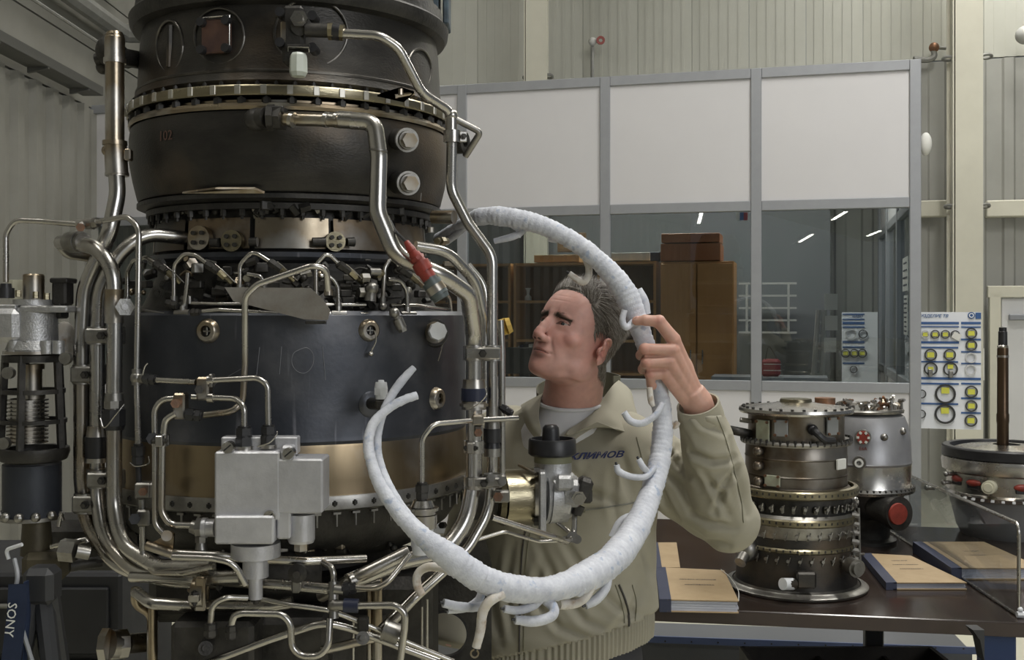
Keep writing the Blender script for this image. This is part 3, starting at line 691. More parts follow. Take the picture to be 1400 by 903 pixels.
# oval ports of the upper casing
def out_dir(p): 
    d = Vector((p.x-AX, p.y-AY, 0)); return d.normalized()
def ring_on(px, py, rx, ry, R, name, m, w=.004, parent=None):
    """raised weld bead: ellipse lying on the casing"""
    pts = [E(px + rx*math.cos(t), py + ry*math.sin(t), .001, R) for t in [k*2*math.pi/36 for k in range(37)]]
    return MB().tube(pts, w, 8, cap=False).build(name, m, parent or eng)
weld = mat('weld_bead', (.17,.16,.145), .35, .9, (.10,.095,.085), 30)
for (x, y, rx, ry) in ((300, 49, 34, 38), (232, 63, 18, 35), (425, 45, 50, 47), (573, 95, 16, 28)):
    ring_on(x, y, rx, ry, .305, 'port_rim', weld, .0028)
# brown square plate with four bolts
p = E(296, 50, .006, .305); d = out_dir(p); RZ = Matrix.Rotation(math.atan2(d.y, d.x)+math.pi/2, 4, 'Z')
s = d.cross(UP).normalized()
pl = MB().bbox(p, (.058,.010,.062), .004, RZ).build('port_plate', brownpl, eng)
g = MB().box(p + d*.004 - s*.030*-1 + s*0, (.004,.012,.066), RZ); 
MB().tube([p+d*.006+UP*.034+s*.024, p+d*.006+UP*.035-s*.030, p+d*.006-UP*.028-s*.030][::1], .0016, 6).build('lock_wire', steel, pl)
for a in (-1,1):
    for b_ in (-1,1):
        q = p + s*a*.025 + UP*b_*.025 + d*.004; MB().cyl(q, q+d*.012, .0085, .008, 12).build('bolt', black, pl)
# 0-shaped dark slot of left port
p = E(232, 63, -.004, .305); d = out_dir(p); MB().tube([E(233,35,.0,.305), E(232,92,.0,.305)], .007, 8).build('port_slot', dark, eng)
# ------------------------------------------------------------------ helpers for fittings and pipes
def vec(l, R=.36): return [E(*q, R=R) if len(q) == 3 else P(q[0], q[1], q[3]) for q in l]
def pipe(pts, r, m=steel, fr=None, name='pipe', label=None, parent=None, n=12):
    return MB().tube(fillet(pts, fr if fr is not None else r*4.2, 8), r, n).build(name, m, parent or eng, label, sharp=50)
def nut(a, b_, r, m=steel_dull, parent=None, name='nut', n=6):
    """hex nut with collars between two points"""
    a, b_ = Vector(a), Vector(b_); d = (b_-a)
    g = MB(); g.hexn(a+d*.12, a+d*.52, r, n); g.hexn(a+d*.60, a+d*.92, r*.92, n); g.cyl(a, b_, r*.72, r*.72, 14); g.cyl(a+d*.5, a+d*.62, r*.86, r*.86, 14)
    return g.build(name, m, parent or eng)
def clamp(c, ax, r, w=.020, m=steel_dull, parent=None, lug=None, name='clamp'):
    """band clamp round a pipe, with a lug and bolt"""
    a, b_, d = frame(ax); c = Vector(c); g = MB()
    g.rev(c, d, [(-w/2,r*1.02),(-w/2,r*1.18+.001),(w/2,r*1.18+.001),(w/2,r*1.02)], 20, True)
    lg = Vector(lug) if lug is not None else Vector((0,-1,0)); lg = (lg - d*lg.dot(d)).normalized()
    q = c + lg*(r*1.15+.006); sd = d.cross(lg).normalized()
    M3 = Matrix((d, lg, sd)).transposed().to_4x4()
    g.bbox(q, (w*.9, .014, .012), .0015, M3)
    o = g.build(name, m, parent or eng)
    MB().hexn(q - sd*.011, q - sd*.004, .0055).hexn(q+sd*.004, q+sd*.010, .005).cyl(q-sd*.013, q+sd*.013, .003, .003, 8).build('clamp_bolt', dark2, o)
    return o
def strap2(p1, p2, r, w, m=steel_dull, dpt=.012, bolt=True):
    """double clamp block joining two parallel upright pipes"""
    p1, p2 = Vector(p1), Vector(p2); c = (p1+p2)/2; d = (p2-p1); L = d.length + 2*r
    RM_ = Matrix.Rotation(math.atan2(d.y, d.x), 4, 'Z'); n = d.normalized().cross(UP)
    if n.y > 0: n = -n
    g = MB(); g.bbox(c + n*(r*.9), (L, dpt, w), .003, RM_); g.bbox(c - n*(r*.9), (L*.96, dpt*.6, w*.9), .002, RM_)
    for p in (p1, p2): g.rev(p, UP, [(-w/2-.003, r), (-w/2-.003, r*1.16), (w/2+.003, r*1.16), (w/2+.003, r)], 20, True)
    o = g.build('double_clamp', m, eng)
    if bolt:
        q = c + n*(r*.9+dpt/2); MB().hexn(q, q+n*.008, .0075).cyl(q, q+n*.014, .004, .004, 10).build('clamp_bolt', dark2, o)
    return o
# ------------------------------------------------------------------ top-left exhaust elbow pipe and the three big left risers
YL = 2.03
r1 = pipe([P(176,83,2.20), P(150,62,2.12)], .017, dark2)
pp = pipe([P(210,86,2.26), P(157,76,2.14), P(157,76,2.10)], .018, dark2, .01, 'pipe', 'dark stub pipe at the top left elbow')
g = MB(); g.sphere(P(148,70,2.12), .024, 16, 10, (1,1,1.25)); g.sphere(P(141,92,2.13), .014, 12, 8); g.cyl(P(131,82,2.12), P(150,78,2.12), .012, .012, 12); g.build('elbow_casting', dark2, eng)
A_ = [P(157,48,2.06), P(157,80,2.06), P(157,205,2.05), P(161,265,2.04), P(150,318,2.03), P(116,395,YL), P(112,470,YL), P(112,655,YL), P(118,715,YL), P(160,775,1.99), P(230,792,1.93), P(300,796,1.90)]
pipe(A_[:3], .0175, steel_bronze, .02, 'pipe', 'bronze tinted upright pipe at top left')
pipe(A_[2:], .0150, steel, .12)
g = MB(); g.cyl(P(157,44,2.06), P(157,52,2.06), .014, .0185, 16).cyl(P(157,52,2.06), P(157,80,2.06), .0185, .0185, 20).cyl(P(157,80,2.06), P(157,87,2.06), .0205, .0205, 20); g.build('end_sleeve', steel_bronze, eng)
g = MB(); g.cyl(P(157.5,196,2.05), P(160,240,2.045), .0205, .0205, 20); g.sphere(P(146,206,2.045), .010, 10, 8); g.bbox(P(176,212,2.04), (.012,.02,.022), .003); g.cyl(P(157,193,2.05), P(157,199,2.05), .0225, .0225, 20).cyl(P(160,236,2.05), P(160,241,2.05), .0215, .0215, 20); g.build('sleeve_joint', steel_bronze, eng)
B_ = [P(278,329,2.10), P(240,324,2.06), P(200,320,2.03), P(163,345,2.01), P(136,400,2.0), P(133,470,2.0), P(133,680,2.0), P(142,740,1.98), P(185,784,1.94), P(260,792,1.89), P(330,790,1.87)]
pipe(B_, .0133, steel, .11)
C_ = [P(83,332,2.06), P(103,332,2.02), P(135,340,1.97), P(156,372,1.96), P(157,430,1.96), P(156,560,1.96), P(156,690,1.96), P(166,745,1.94), P(215,776,1.90), P(290,776,1.87)]
pipe(C_, .0140, steel, .085)
g = MB(); g.cyl(P(97,331,2.03), P(110,331,2.01), .0200, .0200, 22); g.cyl(P(95,331,2.035), P(98,331,2.03), .0185, .0185, 20); g.cyl(P(110,331,2.01), P(114,331,2.005), .0175, .0175, 20); g.build('pipe_collar', steel_dull, eng)
pipe([P(84,330,2.06), P(92,345,2.08), P(130,350,2.12)], .0135, steel_bronze, .03)
# tube fittings on the left risers
g = MB(); g.cyl(P(156,399,1.96), P(156,442,1.96), .0165, .0165, 20); g.cyl(P(156,396,1.96), P(156,404,1.96), .0175,.0165, 20); g.build('sleeve_joint', steel_bronze, eng)
q = P(171,420,1.935); ad = (P(171,420,1.90)-q).normalized()
nt_ = MB().hexn(q, q+ad*.012, .0165).cyl(q-ad*.02, q, .011, .011, 14).build('cap_nut', alu_c, eng); MB().cyl(q+ad*.012, q+ad*.014, .0055, .0055, 12).build('bolt_tip', alu, nt_)
def hclamp(x1, x2, y, Y, w=.032):
    o = strap2(P(x1,y,Y), P(x2,y,Y), .0155, w); return o
hclamp(133, 157, 459, 1.985, .026); hclamp(113, 133, 512, 2.02, .030); hclamp(135, 157, 655, 1.985, .026); hclamp(115, 131, 688, 2.01, .030)
g = MB(); g.cyl(P(133,597,2.0),P(133,626,2.0),.0215,.0215,22); g.build('black_sleeve', black, eng)
for (ya,yb_,ra,rb_) in ((583,598,.017,.0195),(626,632,.0225,.0225),(641,646,.019,.019)): MB().cyl(P(133,ya,2.0),P(133,yb_,2.0),ra,rb_,20).build('sleeve_joint', steel_bronze, eng)
g = MB(); g.hexn(P(156,560,1.955),P(156,582,1.955),.0205,8).cyl(P(156,582,1.955),P(156,588,1.955),.019,.017,18); g.build('coupling_nut', black, eng)
g = MB(); g.hexn(P(156,548,1.955),P(156,558,1.955),.0185,8).cyl(P(156,538,1.955),P(156,548,1.955),.0155,.0175,18); g.build('coupling_nut', steel_dull, eng)
MB().tube(spline([P(137,572,1.93),P(143,585,1.93),P(158,568,1.925),P(170,553,1.93)]), .0011, 6).build('lock_wire', steel, eng)
# ------------------------------------------------------------------ thin pipe over the left with knee
pipe([P(8,386,2.0), P(8,320,2.0), P(20,301,2.0), P(60,303,2.0), P(108,307,1.99)], .0052, steel, .03)
g = MB(); g.hexn(P(106,306,1.985),P(118,306,1.98),.0085).cyl(P(118,306,1.98),P(128,306,1.975),.0105,.0105,14).hexn(P(126,306,1.975),P(134,304,1.97),.0095); g.sphere(P(111,309,1.97), .008,10,8); g.build('pipe_union', steel_dull, eng)
MB().hexn(P(110,311,1.975), P(110,311,1.955), .008).build('copper_bolt', copper, eng)
pipe([P(130,304,1.97), P(175,296,1.93), P(190,312,1.92), P(189,400,1.91), P(187,508,1.91)], .0052, steel, .035)
pipe([P(187,508,1.91), P(188,560,1.91), P(189,610,1.91)], .0055, steel, .02)
g = MB(); g.sphere(P(187,517,1.91), .0115, 12, 10).cyl(P(187,505,1.91), P(187,527,1.91), .0085,.0085,14); g.cyl(P(190,518,1.91), P(200,518,1.90), .0085,.0085,14); g.build('tee_fitting', steel_dull, eng)
nut(P(197,518,1.90), P(215,520,1.89), .0105, black)
MB().tube(spline([P(195,513,1.89),P(198,502,1.89),P(202,497,1.89)]), .0013, 6).build('lock_wire', steel, eng)
nut(P(189,607,1.91), P(189,637,1.91), .0115, black)
MB().tube(spline([P(178,633,1.89),P(186,638,1.885),P(203,634,1.89),P(203,624,1.89)]), .0011, 6).build('lock_wire', steel, eng)
def block(px0, px1, py0, py1, Y, dep, m, name='clamp_block', bev=.003, parent=None, label=None):
    a, b_ = P(px0, py1, Y), P(px1, py0, Y); c = (a+b_)/2 + Vector((0, dep/2, 0))
    return MB().bbox(c, (b_.x-a.x, dep, b_.z-a.z), bev).build(name, m, parent or eng, label)
pipe([P(189,637,1.91), P(190,662,1.91)], .005, black, 0)
block(183,205,661,683,1.895,.03,steel_dull); block(203,216,661,683,1.895,.03,steel_dull)
MB().hexn(P(195,673,1.895), P(195,673,1.883), .0075).build('copper_bolt', copper, eng)
block(186,204,698,720,1.895,.03,steel_dull); MB().hexn(P(184,710,1.90), P(184,710,1.88), .010).build('dark_bolt', black, eng)
pipe([P(194,683,1.91), P(194,700,1.91)], .006, steel_dull, 0)
pipe([P(195,720,1.91), P(195,765,1.91), P(212,784,1.89), P(250,784,1.85), P(292,775,1.83)], .0055, steel, .03)
# ------------------------------------------------------------------ centre-top thick pipe (elbow, long drop, sweep to the right, bottom return)
YM = 1.93
g = MB(); g.sphere(P(352,164,1.925), .021, 16, 12, (1.2,1,1)).cyl(P(352,163,1.925), P(366,161,1.91), .0185,.0185,18); g.build('inlet_elbow', dark2, eng)
g = MB(); g.hexn(P(366,161,1.91), P(375,161,1.91), .0235, 8).hexn(P(376,162,1.91), P(388,162,1.905), .0215, 6).bbox(P(380,150,1.90), (.02,.012,.012), .002); g.build('elbow_nut', dark2, eng)
pipe([P(387,163,1.905), P(398,163,1.90), P(464,165,1.88)], .0115, steel_bronze, 0)
for (a, b_, r) in ((397,402,.0135),(444,449,.0135),(449,458,.0122),(459,463,.0142),(463,481,.0150)): MB().cyl(P(a,163.5,1.885), P(b_,164.5,1.883), r, r, 22).build('sleeve_joint', steel, eng)
pipe([P(480,165,1.88), P(512,167,1.88), P(518,215,1.87), P(516,290,1.86), P(541,350,1.86), P(602,376,1.88), P(640,402,1.94), P(648,460,2.0), P(648,525,2.0)], .0150, steel, .055)
pipe([P(648,520,2.0), P(648,655,2.0), P(638,712,1.99), P(606,757,1.96), P(548,768,1.90), P(476,797,1.84)], .0150, steel, .10, label='thick steel pipe sweeping under the drum')
for (x,y) in ((517,205),(517,268)):
    MB().cyl(P(x,y,1.868), P(x-.2,y+2,1.868), .0157,.0157, 20).build('weld_ring', steel_dull, eng)
g = MB(); g.cyl(P(648,531,2.0), P(648,548,2.0), .0235,.0235, 22); g.build('blue_sleeve', mat('blue_black_sleeve', (.02,.025,.05), .4), eng)
MB().cyl(P(648,519,2.0), P(648,531,2.0), .020,.0215, 22).build('sleeve_joint', steel_bronze, eng); MB().cyl(P(648,549,2.0), P(648,560,2.0), .0225,.0225, 22).hexn(P(648,552,2.0), P(648,556,2.0), .026, 8).build('sleeve_joint', steel_bronze, eng)
MB().tube(spline([P(640,560,1.96),P(655,552,1.955),P(665,540,1.955),P(663,530,1.96)]), .0012, 6).build('lock_wire', steel, eng)
for (y) in (483,): clamp(P(648,y,2.0), UP, .0158, .026, steel, lug=(1,-.3,0))
clamp(P(648,611,2.0), UP, .0155, .022, steel, lug=(-.2,-1,0)); clamp(P(648,660,2.0), UP, .0155, .022, steel, lug=(1,-.3,0))
strap2(P(648,483,2.0), P(673,483,2.0), .0150, .022, steel); strap2(P(650,660,2.0), P(674,657,2.0), .0145, .018, steel_dull)
# long right pipe from the top valve
r2 = .0088
pipe([P(468,46,1.93), P(520,49,1.93), P(545,66,1.94), P(577,128,1.97), P(617,153,2.02), P(618,185,2.02)], r2, steel, .05)
g = MB(); g.sphere(P(617,158,2.02), .0125, 12, 10).cyl(P(617,156,2.02), P(617,182,2.02), .0110,.0110, 16); g.build('tee_fitting', steel, eng)
clamp(P(618,187,2.02), UP, .0125, .022, steel, lug=(1,.2,0))
pipe([P(618,185,2.02), P(617,260,2.03), P(640,305,2.03), P(673,350,2.03), P(673,440,2.03), P(673,560,2.03)], .0100, steel, .06)
pipe([P(673,600,2.03), P(673,640,2.03), P(668,700,2.03), P(640,750,2.0), P(575,808,1.95), P(522,862,1.90)], .0098, steel, .09)
g = MB(); g.cyl(P(673,586,2.03), P(673,605,2.03), .0165,.0165, 20).cyl(P(673,605,2.03), P(673,613,2.03), .0135,.0160, 18); g.build('black_sleeve', black, eng)
g = MB(); g.cyl(P(673,574,2.03), P(673,587,2.03), .0135,.0150, 18).cyl(P(673,612,2.03), P(673,624,2.03), .0155,.0155, 18).cyl(P(673,556,2.03), P(673,575,2.03), .0112,.0112, 16); g.build('sleeve_joint', steel_dull, eng)
pipe([P(617,160,2.02), P(657,181,2.03), P(636,214,2.05)], .0062, steel_dull, .008, 'bracket_rod')
MB().rev(P(631,195,2.05), (.9,-.4,0), [(-.01,.01),(-.01,.021),(.008,.021),(.008,.01)], 18, True).build('clamp_disc', dark2, eng)
pipe([P(684,438,2.06), P(686,480,2.06), P(686,560,2.06), P(686,650,2.06)], .0068, steel, .03)
nut(P(684,556,2.06), P(700,566,2.05), .0085, black)
pipe([P(692,440,2.06), P(700,452,2.06), P(707,480,2.06), P(706,600,2.06)], .0042, steel, .02) if False else None
# paired pipes sweeping over the right shoulder
pipe([P(568,337,2.02), P(612,344,2.05), P(650,385,2.10), P(662,440,2.12), P(662,520,2.12)], .0105, steel, .09)
pipe([P(640,362,2.15), P(662,388,2.15), P(668,440,2.15), P(668,500,2.15)], .0060, steel, .07)
# fuel line along the right: thin pipe with elbow into the drum unit
pipe([P(577,665,1.90), P(577,600,1.90), P(592,580,1.905), P(650,575,1.95), P(707,572,2.03)], .0050, steel, .025)
block(645,661,568,582,1.94,.03,steel_bronze); block(648,660,582,598,1.945,.025,steel_dull)
MB().hexn(P(654,592,1.94), P(654,592,1.925), .0075).build('copper_bolt', copper, eng)
g = MB()
for (x,y) in ((671,654),(686,659)): g.hexn(P(x,y,1.99), P(x,y,1.97), .0085); g.cyl(P(x,y,1.975), P(x,y,1.962), .005,.005,10)
g.build('bracket_bolts', steel_dull, eng)
block(664,692,650,664,2.0,.02,steel_dull); block(674,697,672,688,2.0,.02,steel_dull, 'small_bracket')
MB().hexn(P(681,680,2.0), P(681,680,1.98), .009).build('copper_bolt', copper, eng)
# nut, steel cup and plastic plug under the thin pipe
nut(P(577,660,1.90), P(577,684,1.90), .0125, dark2)
g = MB(); g.cyl(P(578,684,1.90), P(578,693,1.90), .016,.021,18).cyl(P(578,694,1.90), P(578,698,1.90), .028,.028,24).cyl(P(578,698,1.90), P(578,703,1.90), .0225,.0225,24).cyl(P(578,704,1.90), P(578,722,1.90), .0250,.0245,28); g.build('steel_cup', steel, eng)
MB().cyl(P(577,722,1.90), P(576,748,1.90), .020,.018,24).cyl(P(576,748,1.90), P(576,758,1.90), .017,.015,24).build('plastic_plug', white_cap, eng)
# ------------------------------------------------------------------ top valve with milky cap
v = P(408, 62, 1.955)
vb = MB(); vb.bbox(P(402,50,1.945), (.038,.03,.105), .006); vb.cyl(P(410,36,1.95), P(410,36,1.925), .016,.016,18); vb.cyl(P(418,41,1.93), P(452,42,1.93), .0125,.0125,18); vb.bbox(P(410,66,1.935), (.042,.03,.008), .002); vb.build('valve_body', dark2, eng)
q = P(410,27,1.925); MB().hexn(q, q+Vector((0,-.010,0)), .0155).cyl(q, q+Vector((0,-.016,0)), .0085,.0085,14).build('hex_plug', steel, eng)
block(383,393,28,60,1.93,.015,steel_bronze,'strap_plate')
for (x,y) in ((387,22),(387,63),(431,27),(431,70)): 
    q = P(x,y,1.955); MB().cyl(q, q+Vector((0,-.03,0)), .0090,.0085,12).build('dark_bolt', black, eng)
MB().tube([P(394,70,1.925),P(394,64,1.92),P(422,65,1.92),P(423,71,1.925)], .0016, 6).build('wire_clip', steel, eng)
pr = [(0,.008),(0,.0120),(.004,.0145),(.010,.0155),(.034,.0160),(.041,.0125),(.042,.0)]
mc = MB().rev(P(408,73,1.925), (0,0,-1), pr, 8); mc.build('milky_cap', whitep, eng, sharp=20)
g = MB(); g.hexn(P(449,43,1.93),P(456,43,1.93),.0155,8).hexn(P(463,44,1.93),P(470,45,1.93),.0145,8); g.build('pipe_nut', gold, eng)
MB().cyl(P(455,43,1.93),P(465,44,1.93),.0155,.0155,12).build('coupling_nut', black, eng)
# flange lever at right
g = MB(); p = P(545,130,1.99); g.prism([P(516,132,1.97),P(548,122,1.97),P(566,128,1.97),P(552,140,1.97)], (0,0,.004)); g.cyl(P(548,130,1.965),P(548,122,1.965),.005,.005,10).cyl(P(540,132,1.965),P(566,128,1.975),.004,.004,8); g.build('lever_bracket', steel_bronze, eng)
# two bosses with hex plugs on the bowl, right side
for (x, y) in ((567,192),(569,251)):
    b0 = E(x-24, y-1, 0, .322); d = (P(x,y,1.99)-b0).normalized(); d = (d + Vector((0,0,0)))
    e = b0 + d*.055
    MB().cyl(b0-d*.02, e, .0215,.019,22).build('boss', dark2, eng)
    o = MB().cyl(e, e+d*.008, .0225,.0225,24).cyl(e+d*.008, e+d*.013, .0185,.017,24).build('boss_collar', steel_dull, eng)
    MB().hexn(e+d*.012, e+d*.026, .0145).build('hex_plug', steel_bronze, o)
MB().tube([P(576,264,1.95),P(575,275,1.95)], .0008,5).build('lock_wire', steel, eng)
# number painted on the bowl
def surf_text(s_, px, py, R, size, m, name):
    p = E(px, py, .0012, R); d = out_dir(p); text(s_, size, Mx(p, UP.cross(d), UP), m, name, eng, .0003)
faint = mat('faint_brown_print', (.11,.06,.045), .6)
surf_text('102', 226, 186, .325, .026, faint, 'casing_number')
chalk = mat('chalk_mark', (.17,.175,.19), .7)
def drumline(pts, r=.0007, name='chalk_mark', R=.3612):
    MB().tube(spline([E(x,y,.0002,R) for x,y in pts],6), r, 5).build(name, chalk, eng)
drumline([(410,478),(420,476),(428,485),(427,500),(418,510),(406,508),(399,497),(401,484),(410,478)]); drumline([(441,474),(445,520)]); drumline([(385,474),(382,512)]); drumline([(338,500),(300,522),(272,540)]); drumline([(355,475),(350,520)])
# tan print/ scar on the lower bowl
MB().prism([E(250,262,.002,.318),E(295,256,.002,.318),E(348,256,.004,.318),E(362,262,.004,.318)], (0,-.004,-.004)).build('lip_patch', steel_bronze, eng)
# ------------------------------------------------------------------ neck flanged bosses (x, y)
for (x, y, r, mm) in ((320,330,15,gold),(457,331,14,gold),(277,326,17,copper)):
    p = E(x, y, .004, .279); d = out_dir(p); d = (d + Vector((0,-.4,0))).normalized()
    o = MB().cyl(p, p+d*.014, r/F*2.0, r/F*2.0, 22).build('boss_flange', mm if mm is gold else steel_bronze, eng)
    for k in range(4):
        t = math.pi/4 + k*math.pi/2; sd = d.cross(UP).normalized(); q = p + d*.014 + (sd*math.cos(t)+UP*math.sin(t))*r/F*2.0*.55
        MB().cyl(q, q+d*.006, .0042,.0042,8).build('bolt', dark2, o)
for (x0,x1,y) in ((341,352,331),(427,445,331),(474,484,331),(289,300,332)):
    MB().cyl(E(x0,y,.015,.279), E(x1,y,.015,.279), .008,.009,12).build('side_fitting', dark2, eng)
# small flat shelf and stud on the right of the neck
g = MB(); g.cyl(P(592,297,2.12), P(621,297,2.10), .013,.013,18); g.cyl(P(589,311,2.12),P(589,318,2.12),.006,.006,8); g.build('side_stub', steel_bronze, eng)
# ------------------------------------------------------------------ fuel manifold zone
RB_ = .335
def sp(l, off=.01, R=RB_): return [E(x, y, off, R) for x, y in l]
def loop(l, nut_end=None, r=.0040):
    p = pipe(sp(l, .012), r, steel, .022)
    return p
loops = [[(174,410),(174,372),(182,357),(200,352),(214,361)], [(238,409),(238,363),(252,347),(268,349),(284,361)], [(328,393),(328,362),(343,346),(352,347),(369,358)], [(432,404),(432,362),(445,348),(452,350),(463,361)], [(523,411),(526,366),(534,354),(540,356),(546,366)]]
for l in loops:
    loop(l); x, y = l[-1]
    nut(E(x-2,y-1,.014,RB_), E(x+15,y+11,.012,RB_), .0085, dark2)
    g = MB(); g.hexn(E(x+14,y+10,.01,RB_), E(x+24,y+19,.006,RB_), .0062, 6).cyl(E(x+24,y+18,.008,RB_),E(x+32,y+26,.0,RB_),.0045,.0045,8); g.build('injector_body', gold, eng)
    MB().tube(spline([E(x+10,y,.024,RB_),E(x+24,y+12,.022,RB_),E(x+38,y+26,.015,RB_)]), .0009, 5).build('lock_wire', steel, eng)
    x, y = l[0]; MB().cyl(E(x,y-4,.012,RB_), E(x,y+5,.012,RB_), .0058,.0058,10).sphere(E(x,y+9,.012,RB_), .0085,10,8).build('loop_joint', steel_dull, eng)
for l in ([(557,424),(556,398),(548,384),(530,382)], [(463,418),(462,393),(454,379),(438,377)], [(361,392),(358,378),(338,375)], [(252,420),(256,388),(257,373)], [(617,432),(615,410),(609,400)]):
    loop(l); x, y = l[0]; MB().cyl(E(x,y-4,.012,RB_), E(x,y+4,.012,RB_), .006,.006,10).build('loop_joint', steel_dull, eng)
pipe(sp([(262,415),(300,416),(400,415),(440,417),(500,417)], .006), .0036, steel, .02)
pipe(sp([(190,424),(225,430),(250,430)], .018), .0036, steel_dull, .02)
pipe(sp([(268,427),(300,424),(335,426),(380,429)], .018), .0040, steel, .02)
pipe(sp([(450,429),(500,430),(560,430),(610,433)], .018), .0040, steel, .02)
pipe(sp([(534,418),(570,418),(612,424)], .006), .0036, steel, .02)
for (x, y) in ((463,429),(557,430),(250,428)):
    MB().cyl(E(x-10,y,.018,RB_), E(x+10,y,.018,RB_), .0062,.0062,12).cyl(E(x,y,.018,RB_),E(x,y-9,.016,RB_),.0055,.0055,10).build('tee_fitting', steel_dull, eng)
nut(E(262,428,.02,RB_), E(275,428,.02,RB_), .0085, dark2); nut(E(228,414,.02,RB_), E(243,419,.02,RB_), .0080, dark2)
# crowded small fittings and brackets behind the manifold pipes
def clutter(n, x0, x1, y0, y1, Rr, name, seed=3, off=(-.02,.012)):
    rr = random.Random(seed); g = MB()
    for k in range(n):
        x = rr.uniform(x0,x1); y = rr.uniform(y0,y1); p = E(x,y,rr.uniform(*off),Rr); q = E(x+rr.uniform(-22,22), y+rr.uniform(-9,9), rr.uniform(*off), Rr); t = rr.random()
        g.cur = 0 if rr.random() < .7 else (1 if rr.random() < .6 else 2)
        if t < .35: g.hexn(p, p+(q-p).normalized()*.02, rr.uniform(.005,.010))
        elif t < .6: g.tube(spline([p, (p+q)/2 + Vector((0,0,rr.uniform(-.01,.01))), q],5), rr.uniform(.0015,.0035), 7)
        elif t < .8: g.bbox(p, (rr.uniform(.012,.03), rr.uniform(.01,.02), rr.uniform(.008,.02)), .002, Matrix.Rotation(rr.uniform(-.6,.6),4,'Z'))
        else: g.sphere(p, rr.uniform(.005,.009), 10, 7)
    return g.build(name, [dark2, steel_dull, steel_bronze], eng, kind='stuff')
clutter(130, 172, 622, 356, 424, .31, 'manifold_fittings', 3, (-.02,.016))
clutter(34, 205, 600, 279, 290, .285, 'neck_fittings', 8, (-.02,.004))
for i, (x, w) in enumerate([(x, 14+rnd.random()*16) for x in range(200, 610, 34)]):
    y = 396 + 8*math.sin(x)
    p = E(x, y, .004, .31); d = out_dir(p); RZ_ = Matrix.Rotation(math.atan2(d.y,d.x)+math.pi/2,4,'Z')
    MB().bbox(p, (w/F*2, .014, .014), .002, RZ_).build('bracket', dark2, eng)
# manifold valve group
g = MB(); g.cyl(E(505,372,.015,RB_),E(519,372,.015,RB_),.0075,.0075,12).hexn(E(494,380,.015,RB_),E(504,380,.015,RB_),.009).sphere(E(508,395,.02,RB_),.0125,12,10).cyl(E(508,395,.02,RB_),E(506,412,.02,RB_),.009,.011,12).hexn(E(490,400,.01,RB_),E(500,400,.01,RB_),.010); g.build('manifold_valve', steel_dull, eng)
for (x,y) in ((510,374),(597,330)):
    MB().cyl(E(x,y,.01,RB_),E(x+14,y,.01,RB_),.0065,.0065,10).hexn(E(x+4,y,.01,RB_),E(x+9,y,.01,RB_),.0095).build('side_fitting', gold, eng)
# silver bent shard plate
poly = [(307,393),(424,394),(440,408),(451,424),(448,438),(416,437),(319,412)]
MB().prism([P(x,y,1.895) for x,y in poly], (0,.003,.0)).build('shield_plate', mat('scratched_plate', (.42,.40,.37), .42, .7, (.30,.27,.23), 14, .4, 60), eng, 'scratched pointed sheet metal shield')
g = MB().bbox(P(432,441,1.90), (.035,.012,.006), .001); g.build('shield_clip', dark2, eng)
# big arched pipe over it
pipe([E(276,568,.04),E(318,563,.05),P(332,550,1.90),P(335,500,1.90),P(335,405,1.88),P(352,389,1.875),P(428,363,1.875),P(446,368,1.885),P(449,402,1.90)], .0058, steel, .03)
MB().cyl(P(449,396,1.90),P(449,404,1.90),.0075,.0075,12).build('end_ferrule', steel_bronze, eng)
# valve hanging on the drum edge, (545,440)
g = MB(); g.sphere(E(539,428,.02),.010,12,10).cyl(E(540,428,.02),E(546,442,.02),.007,.007,10).cyl(E(543,436,.02),E(549,449,.022),.010,.010,14).hexn(E(549,447,.022),E(551,453,.022),.0085); g.build('bleed_valve', steel_dull, eng)
# bosses on the drum
def boss(x, y, r, dp=.012, m=steel_bronze, hole=True, parent=None):
    p = E(x, y, -.004); d = out_dir(p); k = r/F*1.96
    pr = [(0,k*1.25),(.004,k*1.15),(dp,k*.98),(dp+.002,k*.85),(dp+.002,k*.52),(dp-.006,k*.46)]
    o = MB().rev(p, d, pr, 28).build('drum_boss', m, eng)
    MB().cyl(p, p+d*(dp-.006), k*.5,k*.5,16).build('boss_socket', black, o)
    if hole:
        for t in (0, 1.57): 
            sd = d.cross(UP).normalized(); c = p + d*(dp-.004); MB().bbox(c, (k*.75,.003,k*.16), .0005, Matrix.Rotation(math.atan2(sd.y,sd.x),4,'Z') @ Matrix.Rotation(t,4,'Y')).build('socket_bar', steel_dull, o)
    return o
boss(286,453,15); boss(503,452,14); boss(593,545,15,.014)
MB().tube(spline([E(512,452,.022),E(514,466,.02),E(508,480,.018)]), .0013,5).sphere(E(507,484,.014), .005,8,6).build('tag_chain', steel, eng)
MB().tube(spline([E(607,462,.02),E(603,480,.015),E(599,494,.01)]), .0009,5).build('lock_wire', steel, eng)
p = E(592,456,-.01); q = P(612,448,1.93); d = (q-p).normalized()
MB().cyl(p, p+d*.030,.030,.026,28).build('port_boss', dark2, eng)
o = MB()
for k in range(4): o.cyl(p+d*(.028+k*.008), p+d*(.033+k*.008), .021-.001*k,.021-.001*k,24)
o.cyl(p+d*.028, p+d*.062, .016,.016,20); o = o.build('threaded_neck', steel_bronze, eng)
MB().cyl(p+d*.062, p+d*.070, .0175,.018,8,False).cyl(p+d*.070,p+d*.078,.018,.0165,8,False).build('white_cap', white_cap, eng, sharp=20)
MB().cyl(P(683,449,2.10), P(693,446,2.09), .016,.0165,10,False).cyl(P(693,446,2.09),P(699,444,2.09),.0165,.0145,10,False).build('amber_cap', yellow_cap, eng)
